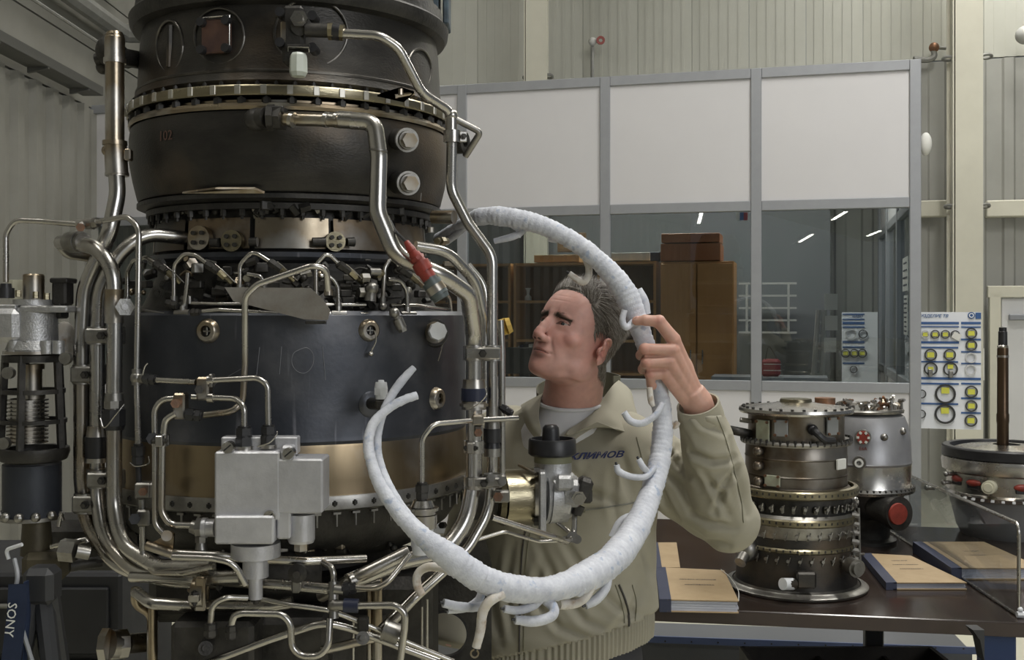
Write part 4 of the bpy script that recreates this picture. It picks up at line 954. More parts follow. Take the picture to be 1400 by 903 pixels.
# white plug with elbow on the drum
g = MB(); g.hexn(P(521,540,1.915),P(521,531,1.915),.0125,6).cyl(P(521,546,1.915),P(521,540,1.915),.0095,.0095,16).cyl(P(521,531,1.915),P(521,523,1.915),.0115,.010,16).cyl(P(521,523,1.915),P(521,520,1.915),.006,.005,12); g.build('white_plug', white_cap, eng)
g = MB(); g.cyl(P(508,552,1.955),P(522,553,1.915),.011,.010,16).bbox(P(521,553,1.915),(.020,.02,.018),.004); g.build('plug_elbow', dark2, eng)
g = MB().rev(E(505,553,-.004), out_dir(E(505,553,0)), [(0,.026),(.006,.024),(.010,.018),(.010,0)], 24); g.build('port_boss', drum, eng)
# ------------------------------------------------------------------ red cable connector on the sweep pipe
rc = empty('red_connector', P(575,355,1.84), None, None); rc.parent = eng; rc.location = P(575,355,1.84) - WL['turboprop_engine']
Yr = 1.835
rb = MB(); pts = [P(556,334,Yr), P(563,345,Yr), P(572,357,Yr), P(578,366,Yr)]
rb.cyl(P(555,330,Yr), P(563,343,Yr), .0045,.0085,14).cyl(P(563,343,Yr),P(567,349,Yr),.0075,.0085,14).cyl(P(566,347,Yr),P(576,362,Yr),.0098,.0120,16).cyl(P(574,359,Yr),P(581,371,Yr),.0150,.0155,12).cyl(P(580,370,Yr),P(588,382,Yr),.0130,.0125,16)
rb.hexn(P(569,352,Yr),P(572,356,Yr),.0125,8)
rb.build('grip', red_p, rc)
MB().cyl(P(587,380,Yr),P(590,386,Yr),.0125,.0125,18).cyl(P(589,385,Yr),P(601,404,Yr),.0165,.0165,24).cyl(P(601,404,Yr),P(604,409,Yr),.0155,.014,24).build('connector_shell', mat('grey_green_shell', (.10,.12,.12), .45, .3), rc)
MB().cyl(P(593,391,Yr),P(599,400,Yr),.0170,.0170,24).build('knurled_ring', steel_bronze, rc)
MB().tube(spline([P(530,296,1.88),P(540,315,1.86),P(556,332,Yr)]), .0028,8).build('cable', black, rc)
# ------------------------------------------------------------------ machined silver valve block in the middle
Yk = 1.80
vk = empty('silver_valve_block', P(362,700,Yk+.03), None, None); vk.parent = eng; vk.location = P(362,700,Yk+.03) - WL['turboprop_engine']
def blk(px0,px1,py0,py1,Y,dep,m=alu,name='block_body',bev=.003): return block(px0,px1,py0,py1,Y,dep,m,name,bev,vk)
gb = MB()
def bb(px0,px1,py0,py1,Y,dep,bev=.003):
    a, b_ = P(px0,py1,Y), P(px1,py0,Y); gb.bbox((a+b_)/2 + Vector((0,dep/2,0)), (b_.x-a.x,dep,b_.z-a.z), bev)
bb(293,382,618,712,Yk,.075); bb(293,374,706,745,Yk-.012,.08); bb(376,441,628,703,Yk+.0015,.07); bb(302,406,598,622,Yk+.030,.03,.002); bb(378,397,690,738,Yk+.004,.06); bb(303,318,605,620,Yk+.004,.03,.004); bb(383,400,610,640,Yk+.002,.03,.004); bb(370,380,640,712,Yk+.003,.06)
gb.build('block_body', alu, vk)
for (x,y) in ((312,612),(395,620),(369,706)):
    q = P(x,y,Yk-.001); o = MB().cyl(q+Vector((0,.012,0)), q+Vector((0,-.006,0)), .0098,.0094,22).build('slotted_screw', steel, vk)
    MB().bbox(q+Vector((0,-.0065,0)), (.015,.0015,.0022), .0003, Matrix.Rotation(-.7,4,'Y')).build('screw_slot', black, o)
Yc = Yk+.035
for (x0,x1,y0,y1) in ((316,383,742,761),(332,367,761,789),(340,359,789,819)):
    MB().cyl(P((x0+x1)/2,y0,Yc), P((x0+x1)/2,y1,Yc), (x1-x0)/2/F*Yc, (x1-x0)/2/F*Yc, 36).build('stepped_cylinder', alu, vk)
MB().cyl(P(412,703,Yc), P(412,738,Yc), .0225,.0225, 32).cyl(P(412,738,Yc),P(412,742,Yc),.0225,.0205,32).build('side_cylinder', alu, vk)
MB().hexn(P(412,742,Yc), P(412,753,Yc), .0125).build('cylinder_nut', steel_bronze, vk)
MB().cyl(P(350,819,Yc),P(350,826,Yc),.006,.005,10).hexn(P(343,820,Yc),P(357,820,Yc),.005).build('drain_nut', dark2, vk)
g = MB(); g.cyl(P(294,722,Yc),P(277,722,Yc),.0150,.0150,22).cyl(P(283,722,Yc),P(277,722,Yc),.0170,.0170,20); g.build('side_boss', alu, vk)
g = MB(); g.hexn(P(277,722,Yc),P(269,722,Yc),.0165,8).cyl(P(269,722,Yc),P(261,720,Yc),.0125,.0105,16).hexn(P(275,733,Yc),P(275,742,Yc),.010).cyl(P(275,742,Yc),P(275,752,Yc),.0085,.0105,12); g.build('inlet_union', steel_dull, vk)
nut(P(334,614,Yk+.03), P(334,583,Yk+.03), .0150, black, vk, 'hose_nut'); nut(P(367,612,Yk+.03), P(367,581,Yk+.03), .0135, black, vk, 'hose_nut')
MB().cyl(P(334,616,Yk+.03),P(334,610,Yk+.03),.0165,.0165,20).build('port_ring', steel, vk); MB().cyl(P(367,613,Yk+.03),P(367,608,Yk+.03),.0145,.0145,20).build('port_ring', steel, vk)
MB().tube(spline([P(352,611,Yk),P(368,606,Yk-.005),P(378,596,Yk),P(379,590,Yk+.01)]), .0011,6).build('lock_wire', steel, vk)
# its pipes
Yp = 1.84
pipe([P(215,520,1.87),P(268,523,Yp)], .0050, steel, 0)
pipe([P(280,521,Yp),P(352,517,Yk+.03),P(366,526,Yk+.03),P(367,583,Yk+.03)], .0052, steel, .025)
pipe([P(262,543,Yp),P(322,545,Yp),P(334,556,Yk+.03),P(334,585,Yk+.03)], .0052, steel, .022)
block(268,285,516,548,Yp-.008,.028,steel_bronze); block(285,290,512,530,Yp-.008,.02,steel_dull)
MB().cyl(P(284,521,Yp),P(292,520,Yp),.009,.009,14).cyl(P(284,544,Yp),P(292,544,Yp),.009,.009,14).build('ferrule', steel, eng)
block(236,252,538,574,Yp-.008,.028,steel_bronze); MB().hexn(P(240,552,Yp),P(240,552,Yp-.022),.0085).build('copper_bolt', copper, eng)
MB().hexn(P(272,533,Yp),P(272,533,Yp-.022),.0075).build('dark_bolt', dark2, eng)
nut(P(253,566,Yp), P(276,569,Yp), .0115, black)
pipe([P(240,545,Yp),P(222,546,Yp),P(211,560,Yp),P(212,620,Yp),P(212,718,Yp),P(232,738,Yp)], .0052, steel, .028)
pipe([P(240,566,Yp-.01),P(226,574,Yp-.01),P(222,610,Yp-.01),P(221,700,Yp-.01),P(232,718,Yp-.01),P(262,719,Yc)], .0058, steel, .03)
clamp(P(222,602,Yp-.01), UP, .0062, .020, steel); block(205,230,594,611,Yp+.004,.012,steel_dull,'small_bracket'); MB().hexn(P(208,600,Yp),P(208,600,Yp-.02),.010).build('dark_bolt', black, eng)
g = MB(); g.prism([P(222,735,1.83),P(232,727,1.83),P(238,730,1.83),P(236,760,1.83),P(205,752,1.83),P(203,745,1.83)], (0,.006,0)); g.cyl(P(200,746,1.82),P(236,758,1.82),.008,.008,12).cyl(P(228,733,1.82),P(228,733,1.80),.009,.009,14); g.build('linkage_bracket', steel_bronze, eng)
# ------------------------------------------------------------------ lower pipe maze
Yb_ = 1.88
pipe([P(236,757,1.82),P(300,760,1.82),P(330,764,1.83),P(420,768,1.85),P(500,764,1.9)], .0072, steel, .05)
pipe([P(236,762,1.80),P(290,764,1.79),P(320,770,1.79),P(336,800,1.80)], .0055, steel, .04)
pipe([P(180,789,1.93),P(265,792,Yb_),P(412,802,Yb_),P(452,806,Yb_),P(520,800,1.9)], .0100, steel, .05)
pipe([P(208,903,1.95),P(208,840,1.95),P(185,826,1.93),P(186,806,1.92)][::-1], .0090, steel_bronze, .03)
pipe([P(186,810,1.92),P(205,825,Yb_),P(265,829,Yb_),P(370,829,Yb_),P(400,824,Yb_)], .0105, steel, .03)
pipe([P(209,826,1.93),P(209,1000,1.95)], .0085, steel_bronze, 0)
pipe([P(358,820,Yc),P(400,828,1.82),P(452,835,1.82),P(490,850,1.84),P(560,880,1.86),P(620,905,1.88)], .0045, steel, .05)
pipe([P(363,768,1.87),P(440,768,1.86),P(456,778,1.84),P(456,800,1.84)], .0055, steel, .02)
pipe([P(288,854,1.80),P(290,828,1.80),P(308,817,1.80),P(338,818,1.82)], .0052, steel, .03)
pipe([P(316,857,1.80),P(320,842,1.80),P(332,839,1.80),P(385,840,1.80),P(397,852,1.80),P(399,886,1.80),P(412,898,1.80),P(436,898,1.80),P(449,884,1.80),P(451,846,1.81)], .0058, steel, .025)
pipe([P(296,903,1.84),P(367,876,1.84),P(443,851,1.84),P(480,860,1.86),P(600,905,1.88)], .0065, steel, .06)
pipe([P(250,922,1.84),P(296,903,1.84)], .0065, steel, 0)
g = MB(); g.cyl(P(456,796,1.83),P(456,846,1.82),.0085,.0085,14).sphere(P(456,808,1.83),.0105,10,8).sphere(P(457,828,1.82),.011,10,8).cyl(P(457,806,1.82),P(470,808,1.82),.0080,.0080,12).cyl(P(457,828,1.81),P(472,828,1.81),.0085,.0085,12); g.build('double_tee', steel_dull, eng)
nut(P(468,806,1.82),P(487,804,1.82),.0115,black); MB().cyl(P(470,828,1.81),P(490,829,1.81),.0115,.0115,18).build('blue_sleeve', MATS['blue_black_sleeve'], eng)
pipe([P(486,804,1.82),P(514,805,1.82),P(530,797,1.82),P(561,758,1.85)], .0048, steel, .04)
pipe([P(489,829,1.81),P(540,828,1.81),P(554,838,1.81),P(553,860,1.81),P(547,905,1.81),P(547,960,1.81)], .0062, steel, .03)
pipe([P(440,815,1.9),P(483,792,1.84),P(559,755,1.87)], .0115, steel, .05)
pipe([P(440,890,1.88),P(517,872,1.88),P(568,818,1.9),P(612,778,1.94)], .0078, steel, .05)
for x in (505, 516): pipe([P(x,790,1.98),P(x,960,1.98)], .0052+.004*(x>510), steel_bronze, 0)
for x, y0 in ((483,850),(577,830),(584,820)): pipe([P(x,y0,1.92),P(x,960,1.92)], .0022, steel, 0)
clamp(P(273,812,Yb_-.01), (1,0,0), .022, .020, steel_bronze, name='saddle_clamp'); block(266,280,790,838,Yb_-.03,.012,steel_bronze,'clamp_plate')
block(398,410,770,812,Yb_-.03,.012,steel_dull,'clamp_plate'); MB().rev(P(408,783,1.84),(0,-1,0),[(0,.0),(0,.016),(.01,.016),(.012,.006),(.02,.006),(.02,0)],16).build('dark_bolt', dark2, eng)
g = MB(); g.cyl(P(496,873,1.82),P(496,873,1.80),.011,.011,18).cyl(P(496,873,1.80),P(496,873,1.79),.005,.005,12); g.build('pivot_bolt', steel, eng)
block(488,503,846,866,1.83,.02,dark2,'pivot_block')
g = MB(); g.cyl(P(527,862,1.84),P(546,869,1.84),.0175,.0175,20).cyl(P(524,861,1.84),P(527,862,1.84),.019,.019,20); g.build('hose_sleeve', steel_dull, eng)
g = MB(); g.bbox(P(302,886,1.90), (.14,.12,.12), .008); g.bbox(P(400,890,1.96),(.14,.1,.14),.01); g.cyl(P(281,887,1.84),P(281,887,1.81),.012,.012,14).cyl(P(281,887,1.81),P(281,887,1.805),.006,.006,10); g.build('accessory_box', dark2, eng)
nut(P(288,872,1.80),P(288,852,1.80),.0115,dark2); nut(P(316,874,1.80),P(316,855,1.80),.0105,dark2)
# gearbox bulk behind the maze
g = MB(); g.cyl(P(405,820,2.16), P(405,1040,2.16), .22,.20,40); g.bbox(P(470,880,2.15),(.36,.2,.3),.02); g.bbox(P(300,800,2.12),(.22,.2,.10),.02); g.cyl(P(345,790,2.0),P(440,788,2.02),.05,.05,20); g.build('gearbox', dark2, eng)
clutter(90, 190, 620, 715, 770, .30, 'underside_fittings', 11, (-.05,.02))
clutter(120, 250, 600, 800, 905, .27, 'gearbox_fittings', 17, (-.06,.05))
# lower left big union at (155,880)
g = MB(); g.hexn(P(140,882,1.98),P(150,882,1.98),.030,8).cyl(P(150,882,1.98),P(160,882,1.99),.026,.026,22).hexn(P(160,882,1.99),P(172,881,2.0),.027,8).cyl(P(172,881,2.0),P(206,878,2.05),.018,.018,20); g.build('large_union', steel_bronze, eng)
# black plate with a round hole lower right, part of the engine stand
bp = MB(); c = P(608,868,2.42); n_ = 32; hr = 30/F*2.42
ring = [c + Vector((math.cos(2*math.pi*k/n_)*hr, 0, math.sin(2*math.pi*k/n_)*hr)) for k in range(n_)]
x0, x1, z0, z1 = P(560,0,2.42).x, P(672,0,2.42).x, P(0,960,2.42).z, P(0,735,2.42).z
outer = []
for k in range(n_):
    t = 2*math.pi*k/n_; dx, dz = math.cos(t), math.sin(t); kx = ((x1-c.x) if dx > 0 else (x0-c.x))/dx if abs(dx) > 1e-6 else 1e9; kz = ((z1-c.z) if dz > 0 else (z0-c.z))/dz if abs(dz) > 1e-6 else 1e9
    s_ = min(kx, kz); outer.append(c + Vector((dx*s_, 0, dz*s_)))
dv = Vector((0,.012,0)); vs = ring + outer + [q+dv for q in ring] + [q+dv for q in outer]; N4 = n_
fs = []
for k in range(n_):
    j = (k+1) % n_; fs += [(k,j,N4+j,N4+k), (2*N4+k,3*N4+k,3*N4+j,2*N4+j), (k,2*N4+k,2*N4+j,j), (N4+k,N4+j,3*N4+j,3*N4+k)]
bp.add(vs, fs); bp.build('stand_plate', dark2, eng)
MB().rev(c, (0,-1,0), [(-.002,hr*1.0),(-.002,hr*1.06),(.003,hr*1.06),(.003,hr*1.0)], 32, True).build('hole_rim', black, eng)
# thin rods at the right unit
pipe([P(673,708,2.05),P(757,735,2.1),P(776,742,2.15),P(785,730,2.18),P(786,700,2.2)], .0058, steel, .02, 'linkage_rod')
pipe([P(640,742,2.08),P(690,727,2.1),P(736,741,2.14),P(760,740,2.15),P(785,732,2.18)], .0038, steel, .03, 'linkage_rod')
pipe([P(750,705,2.22),P(778,728,2.2)], .004, steel, 0, 'linkage_rod')
g = MB(); g.cyl(P(783,735,2.19),P(783,735,2.16),.011,.011,14).cyl(P(789,738,2.19),P(789,738,2.16),.009,.009,14); g.build('rod_joint', steel_dull, eng)
# ------------------------------------------------------------------ right hand pump: gold cylinder, casting, black capped neck
Yq = 2.22
pu_ = empty('starter_pump', P(740,680,Yq), None, None); pu_.parent = eng; pu_.location = P(740,680,Yq) - WL['turboprop_engine']
k = Yq/F
MB().cyl(P(686,681,Yq-.02), P(732,679,Yq), 38*k, 38*k, 48).cyl(P(680,681,Yq-.022),P(687,681,Yq-.02),34*k,38*k,48).build('brass_cylinder', gold, pu_)
MB().cyl(P(640,690,Yq+.02), P(690,682,Yq), 22*k,26*k,28).build('pump_neck', dark2, pu_)
MB().cyl(P(731,679,Yq), P(736,679,Yq), 41*k,41*k,48).build('clamp_ring', steel_bronze, pu_)
MB().cyl(P(736,679,Yq), P(741,679,Yq), 42*k,42*k,48).build('pump_flange', alu_c, pu_)
g = MB(); g.bbox(P(741,686,Yq-.03),(.014,.10,.13),.004); g.cyl(P(741,679,Yq),P(752,679,Yq+.004),40*k,34*k,40).cyl(P(752,679,Yq),P(776,680,Yq+.004),37*k,34*k,40).cyl(P(756,655,Yq),P(756,629,Yq),26*k,25*k,36).bbox(P(780,672,Yq-.01),(.045,.08,.055),.01).bbox(P(772,660,Yq-.055),(.035,.03,.03),.006); g.sphere(P(762,676,Yq),33*k,24,16,(1,.9,1.15)); g.build('pump_casting', alu_c, pu_)
MB().rev(P(756,632,Yq),(0,0,1),[(0,25*k),(.0,26*k),(.020,25.5*k),(.022,24*k)],36).build('olive_neck', mat('olive_paint',(.20,.20,.12),.5), pu_)
MB().rev(P(755,620,Yq),(0,0,1),[(0,25*k),(-.004,30*k),(.0,33*k),(.026,32.5*k),(.030,31*k),(.030,28.5*k),(.022,28*k),(.022,10*k)],48).build('black_cap', black, pu_)
MB().rev(P(753,601,Yq),(0,0,1),[(-.005,12.5*k),(.018,11.5*k),(.024,11*k),(.029,8*k),(.030,0)],24).build('black_knob', black, pu_)
q = P(791,680,Yq-.06); MB().hexn(q, q+Vector((0,-.014,0)), .0145).cyl(q,q+Vector((0,-.019,0)),.0085,.0085,14).build('hex_plug', steel, pu_)
g = MB(); g.bbox(P(798,668,Yq-.03),(.03,.04,.045),.01,Matrix.Rotation(.3,4,'Y')).cyl(P(792,692,Yq-.03),P(788,704,Yq-.03),.012,.010,14).bbox(P(802,676,Yq-.02),(.02,.05,.03),.008); g.build('dark_lever', dark2, pu_)
for (x,y) in ((733,645),(733,713)): 
    MB().hexn(P(x-3,y,Yq-.05),P(x+5,y,Yq-.05),.009).build('bolt', dark2, pu_)
pipe([P(709,636,Yq-.03),P(733,648,Yq-.06)], .003, steel_bronze, 0, 'wire_rod'); pipe([P(700,692,Yq),P(735,714,Yq-.05)], .004, steel_bronze, 0, 'wire_rod')
# ------------------------------------------------------------------ left hand fuel control unit
Yf_ = 2.02; k = Yf_/F
fu = empty('fuel_control_unit', P(45,600,Yf_), None, None); fu.parent = eng; fu.location = P(45,600,Yf_) - WL['turboprop_engine']
def up(px, y0, y1, r0, r1=None, n=40, Y=Yf_): return P(px,y0,Y), P(px,y1,Y), r0*k, (r0 if r1 is None else r1)*k, n
g = MB(); g.cyl(*up(48,472,425,30,29)); g.cyl(*up(48,425,418,30,24)); g.cyl(*up(48,478,466,38,33)); g.cyl(*up(48,482,473,36,36)); g.bbox(P(10,445,Yf_), (60*k,.10,46*k), .01); g.bbox(P(68,423,Yf_-.01), (64*k,.06,9*k), .003); g.bbox(P(10,420,Yf_),(50*k,.08,6*k),.003)
for x in (20,38,64,80): g.cyl(P(x,484,Yf_-.035+.0),P(x,466,Yf_-.035),8*k,8*k,14)
g.cyl(*up(45,418,410,26,25)); g.build('upper_casting', alu_c, fu)
MB().cyl(*up(46,484,480,39,39)).build('gasket_ring', steel, fu)
MB().cyl(*up(46,410,377,14,14,24)).cyl(P(46,377,Yf_),P(46,375,Yf_),14*k,12.5*k,24).build('steel_drum', steel_bronze, fu)
MB().cyl(P(22,409,Yf_+.04),P(22,383,Yf_+.04),10.5*k,10.5*k,10,False).build('cream_cap', mat('cream_cap',(.62,.60,.46),.5), fu)
MB().cyl(P(8,408,Yf_-.02),P(8,394,Yf_-.02),11*k,11*k,18).cyl(P(8,394,Yf_-.02),P(8,388,Yf_-.02),8*k,7*k,16).build('black_union', black, fu)
for (x,y) in ((25,406),(49,408),(64,410)): MB().hexn(P(x,y,Yf_-.04),P(x,y-9,Yf_-.04),4*k).build('brass_stud', gold, fu)
g = MB(); g.bbox(P(86,400,Yf_+.02),(20*k,.04,36*k),.004); g.bbox(P(87,384,Yf_+.02),(24*k,.05,7*k),.003); g.bbox(P(84,424,Yf_+.02),(10*k,.04,24*k),.003); g.build('black_solenoid', dark2, fu)
MB().sphere(P(88,470,Yf_+.06),.028,14,12,(.9,.6,1.5)).build('wrapped_bundle', tape_dirty, fu)
# cage of struts
cg = MB()
for t in [R_(a) for a in (-168,-90,-12,50,130)]:
    a = P(46,486,Yf_) + Vector((math.cos(t)*36*k, math.sin(t)*36*k, 0)); b_ = P(46,612,Yf_) + Vector((math.cos(t)*42*k, math.sin(t)*42*k, 0))
    M_ = Matrix.Rotation(t, 4, 'Z'); 
    cg.tube([a, b_], .0075, 4)
cg.rev(P(46,486,Yf_),(0,0,-1),[(0,32*k),(0,40*k),(.012,40*k),(.012,32*k)],40,True); cg.rev(P(46,532,Yf_),(0,0,-1),[(0,36*k),(0,41*k),(.008,41*k),(.008,36*k)],40,True); cg.rev(P(46,573,Yf_),(0,0,-1),[(0,37*k),(0,43*k),(.007,43*k),(.007,37*k)],40,True)
cg.rev(P(46,612,Yf_),(0,0,-1),[(0,36*k),(.0,46*k),(.008,47*k),(.022,43*k),(.026,36*k)],40,True)
cg.build('cage', dark2, fu, sharp=40)
be = MB(); 
prof = []
for i in range(12): z = i*5.2*k; prof += [(z,22*k),(z+1.0*k,27*k),(z+2.6*k,27*k),(z+3.6*k,22*k)]
be.rev(P(38,606,Yf_),(0,0,1),prof,36); be.build('bellows', steel, fu)
MB().cyl(*up(44,545,500,13,13,20)).cyl(*up(44,505,498,16,16,20)).cyl(*up(44,545,538,17,17,20)).build('inner_cylinder', steel_bronze, fu)
for (x,y) in ((14,510),(8,606),(92,490)): 
    q = P(x,y,Yf_-.085); MB().cyl(q,q+Vector((0,-.012,0)),.0105,.0105,16).build('round_nut', steel_dull, fu)
MB().cyl(*up(44,706,634,38,38)).build('blue_black_drum', mat('blue_black_drum',(.030,.034,.045),.42,.4,(.045,.05,.06),10,.2,100), fu)
g = MB(); g.cyl(*up(44,709,704,41,41))
for a in (-150,-120,-90,-60,-30): t = R_(a); q = P(44,706,Yf_) + Vector((math.cos(t)*40*k, math.sin(t)*40*k, 0)); g.sphere(q+UP*.006,.009,10,8)
g.build('drum_clamp', steel_dull, fu)
MB().cyl(*up(50,758,710,21,18,26)).build('olive_neck', mat('oily_brown_metal',(.11,.095,.06),.45,.5,(.07,.06,.04),14,.3,90), fu)
g = MB(); a, b_ = P(23,797,Yf_-.04), P(84,757,Yf_-.04); g.bbox((a+b_)/2 + Vector((0,.05,0)), (b_.x-a.x,.10,b_.z-a.z), .012, Matrix.Rotation(.15,4,'Z')); g.build('olive_block', MATS['oily_brown_metal'], fu)
pipe([P(70,748,1.98),P(118,738,1.97),P(120,742,1.97)], .0050, steel, .0); pipe([P(12,765,1.97),P(8,752,1.97),P(30,745,1.96)], .0035, white_cap, .02, 'white_wire')
g = MB(); g.hexn(P(84,752,1.95),P(104,754,1.95),.021,6).cyl(P(104,754,1.95),P(122,757,1.96),.012,.012,14); g.build('pipe_elbow', steel_dull, fu)
pipe([P(84,776,2.02),P(140,768,2.05)], .011, dark2, 0)
pipe([P(80,720,1.98),P(84,700,1.98),P(86,712,1.98)], .004, steel, .0)
# body bulk linking left unit and gearbox
g = MB(); g.bbox(P(130,740,2.2),(.25,.12,.10),.02); g.build('side_bracket', dark2, eng)
# ================================================================== LOWER LEFT: tripod with blue strap
tp = empty('camera_tripod', (P(66,0,1.75).x, 1.75, 0), 'dark folded camera tripod with blue strap at lower left in front of engine', 'tripod')
rub = mat('tripod_dark', (.035,.036,.038), .45, .2)
top = P(58, 800, 1.76)
MB().bbox(top, (.05,.05,.06), .01).build('tripod_head', rub, tp)
for i, (bx, by) in enumerate(((-.98,1.50),(-.50,1.52),(-.70,2.1))):
    MB().tube([top+Vector((.01*(i-1),0,-.01)), top.lerp(Vector((bx,by,0)),.45)], .016, 10).tube([top.lerp(Vector((bx,by,0)),.43), Vector((bx,by,.01))], .011, 10).sphere((bx,by,.012),.016,8,6).build('leg', rub, tp)
MB().tube([top, P(52,905,1.80)], .014, 10).build('centre_column', rub, tp)
strapm = mat('blue_strap', (.008,.018,.05), .7, 0, (.006,.014,.04), 40)
ys = 1.70
cs = empty('camera_strap', P(20,900,ys), 'dark blue woven camera strap with white maker lettering hanging at bottom left', 'strap')
sv = [P(22,800,ys), P(20,840,ys), P(12,905,ys), P(4,980,ys)]; wd = [(.012,.014)]*4
L_ = [p + Vector((-.012,0,0)) for p in sv]; R2 = [p + Vector((.016,.004,0)) for p in sv]
MB().add(L_+R2+[p+Vector((0,.003,0)) for p in L_+R2], [(0,1,5,4),(1,2,6,5),(2,3,7,6),(8,12,13,9),(9,13,14,10),(10,14,15,11),(0,8,9,1),(1,9,10,2),(2,10,11,3),(4,5,13,12),(5,6,14,13),(6,7,15,14)]).build('webbing', strapm, cs)
sv2 = [P(36,795,ys+.03), P(38,840,ys+.03), P(34,905,ys+.03), P(40,980,ys+.03)]
MB().tube(sv2, .010, 8, flat=.25).build('webbing', strapm, cs)
text('SONY', .020, Mx(P(14,848,ys-.004), (-.12,0,-1), (1,0,-.12)), papm, 'strap_lettering', cs, .0004)
MB().tube(spline([P(20,765,1.74),P(24,790,1.72),P(18,825,1.72),P(30,860,1.72),P(44,905,1.72)]), .0035, 6).build('hanging_cord', greym, cs)
# ================================================================== TABLE AND WHAT STANDS ON IT
TZ = .85
tabm = mat('dark_lacquered_top', (.028,.020,.017), .16, 0, (.040,.028,.022), 5, .05, 30, rvar=.05)
edgem = mat('dark_brown_edge', (.055,.040,.033), .40, 0, (.045,.032,.027), 8)
navym = mat('blue_paint', (.010,.032,.12), .45, 0, (.012,.04,.13), 5)
def T(px, py): # point on the table top seen at that pixel
    Y = (CAMZ-TZ)*F/(py-HZ); return P(px, py, Y)
tA, tB = T(860, 829), T(1400, 852); tu = (tB-tA).normalized(); tn = Vector((-tu.y, tu.x, 0))
tB = tA + tu*1.62; tA = tA - tu*.35
DT = 1.42
tb = empty('workbench', ((tA.x+tB.x)/2, (tA.y+tB.y)/2+.7, 0), 'long dark-topped workbench on blue legs at the right', 'table')
TR = Matrix.Rotation(math.atan2(tu.y, tu.x), 4, 'Z'); TL = (tB-tA).length
c = (tA+tB)/2 + tn*DT/2
MB().bbox((c.x,c.y,TZ-.0215), (TL, DT, .043), .003, TR).build('tabletop', [tabm], tb)
q = (tA+tB)/2 - tn*.001; MB().box((q.x,q.y,TZ-.0225), (TL-.006,.003,.036), TR).build('edge_strip', edgem, tb)
def tpos(px, back=0.06): # x on front edge under pixel px
    d = Vector(((px-700)/F,1,0)); o = tA + tn*back; nn = tn; t = (o.x*nn.x+o.y*nn.y)/(d.x*nn.x+d.y*nn.y); return Vector((d.x*t,d.y*t,0))
for (px, bk_, mm, w_) in ((1362,.10,navym,.095),(1362,1.30,navym,.09),(860,.9,navym,.06)):
    q = tpos(px, bk_); MB().bbox((q.x,q.y,(TZ-.043)/2), (w_,.06,TZ-.043), .004, TR).build('leg', mm, tb)
q = tpos(1194, .9); MB().bbox((q.x,q.y,(TZ-.043)/2), (.065,.06,TZ-.043), .004, TR).build('leg', rub, tb)
for bk_ in (.10, 1.2):
    q0 = tpos(900, bk_); q1 = tpos(1362, bk_); q = (q0+q1)/2; MB().box((q.x,q.y,.16), ((q1-q0).length,.05,.05), TR).build('stretcher', navym, tb)
MB().prism([P(1330,862,3.0),P(1346,862,3.0),P(1346,905,3.0),P(1340,876,3.0)], (0,.05,0)).build('gusset', rub, tb)
# low shelf / locker behind the bench with blue rail
q0, q1 = P(800,905,4.3), P(1335,905,3.95)
def lowp(px,py,Y): return P(px,py,Y)
r = empty('low_cabinet', P(1040,903,4.15), 'low grey cabinet with perforated blue top rail seen under the bench', 'cabinet'); r.location.z = 0; WL[r.name].z = 0
A, B = P(820,874,5.0), P(1335,887,4.8); L = (B-A).length; c = (A+B)/2; RR = Matrix.Rotation(math.atan2(B.y-A.y,B.x-A.x),4,'Z')
MB().box((c.x,c.y+.15,(c.z-.01)/2), (L,.3,c.z-.01), RR).build('body', mat('dark_grey_paint',(.10,.105,.115),.5), r)
rl = MB().box((c.x,c.y-.005,c.z), (L,.012,.030), RR).build('top_rail', mat('blue_grey_rail',(.08,.11,.22),.45), r)
for k_ in range(14):
    u = (k_+.5)/14; q = A.lerp(B,u); MB().cyl(q+Vector((0,-.013,0)), q+Vector((0,-.010,0)), .004,.004,8).build('hole', black, rl)
# same kind behind the stand hole
A, B = P(540,859,4.2), P(700,862,4.2); c=(A+B)/2
r = empty('low_cabinet', Vector((c.x,c.y,0)), 'grey cabinet with pale edge seen through the round hole of the engine stand', 'cabinet')
MB().box((c.x,c.y+.15,(c.z)/2), (B.x-A.x,.3,c.z)).build('body', mat('mid_grey_paint',(.16,.165,.17),.5), r); MB().box((c.x,c.y-.006,c.z), (B.x-A.x,.012,.03)).build('top_rail', greym, r)
# dark open crate under the bench
A, B = P(1014,884,3.9), P(1272,886,3.9); c = (A+B)/2; c.y -= .45; zc = c.z
r = empty('open_crate', Vector((c.x,c.y+.15,0)), 'dark open crate with dividers holding small black parts under the bench', 'crate')
crm = mat('crate_brown',(.050,.042,.034),.6,0,(.035,.03,.025),10); L = B.x-A.x
MB().box((c.x,c.y,zc-.13),(L,.015,.26)).build('front_board', crm, r); MB().box((c.x,c.y+.45,zc-.13),(L,.015,.26)).build('back_board', crm, r)
for s_ in (-1,1): MB().box((c.x+s_*L/2,c.y+.225,zc-.13),(.015,.46,.26)).build('side_board', crm, r)
for u in (-.1,.25): MB().box((c.x+u*L,c.y+.225,zc-.14),(.012,.44,.22)).build('divider', crm, r)
MB().box((c.x,c.y+.225,zc-.25),(L,.46,.015)).build('base_board', crm, r)
MB().box((c.x,c.y+.2,(zc-.26)/2),(L*.9,.35,zc-.262)).build('crate_plinth', crm, r)
rr = random.Random(5)
for k_ in range(8):
    x = c.x - .08 + .028*k_; MB().cyl((x,c.y+.1+rr.random()*.2,zc-.235),(x,c.y+.13+rr.random()*.2,zc-.19),.018,.018,12).build('black_bush', black, label='small black round part in the open crate, %s from the left' % ['first','second','third','fourth','fifth','sixth','seventh','eighth'][k_], cat='part', group='black parts in the crate')
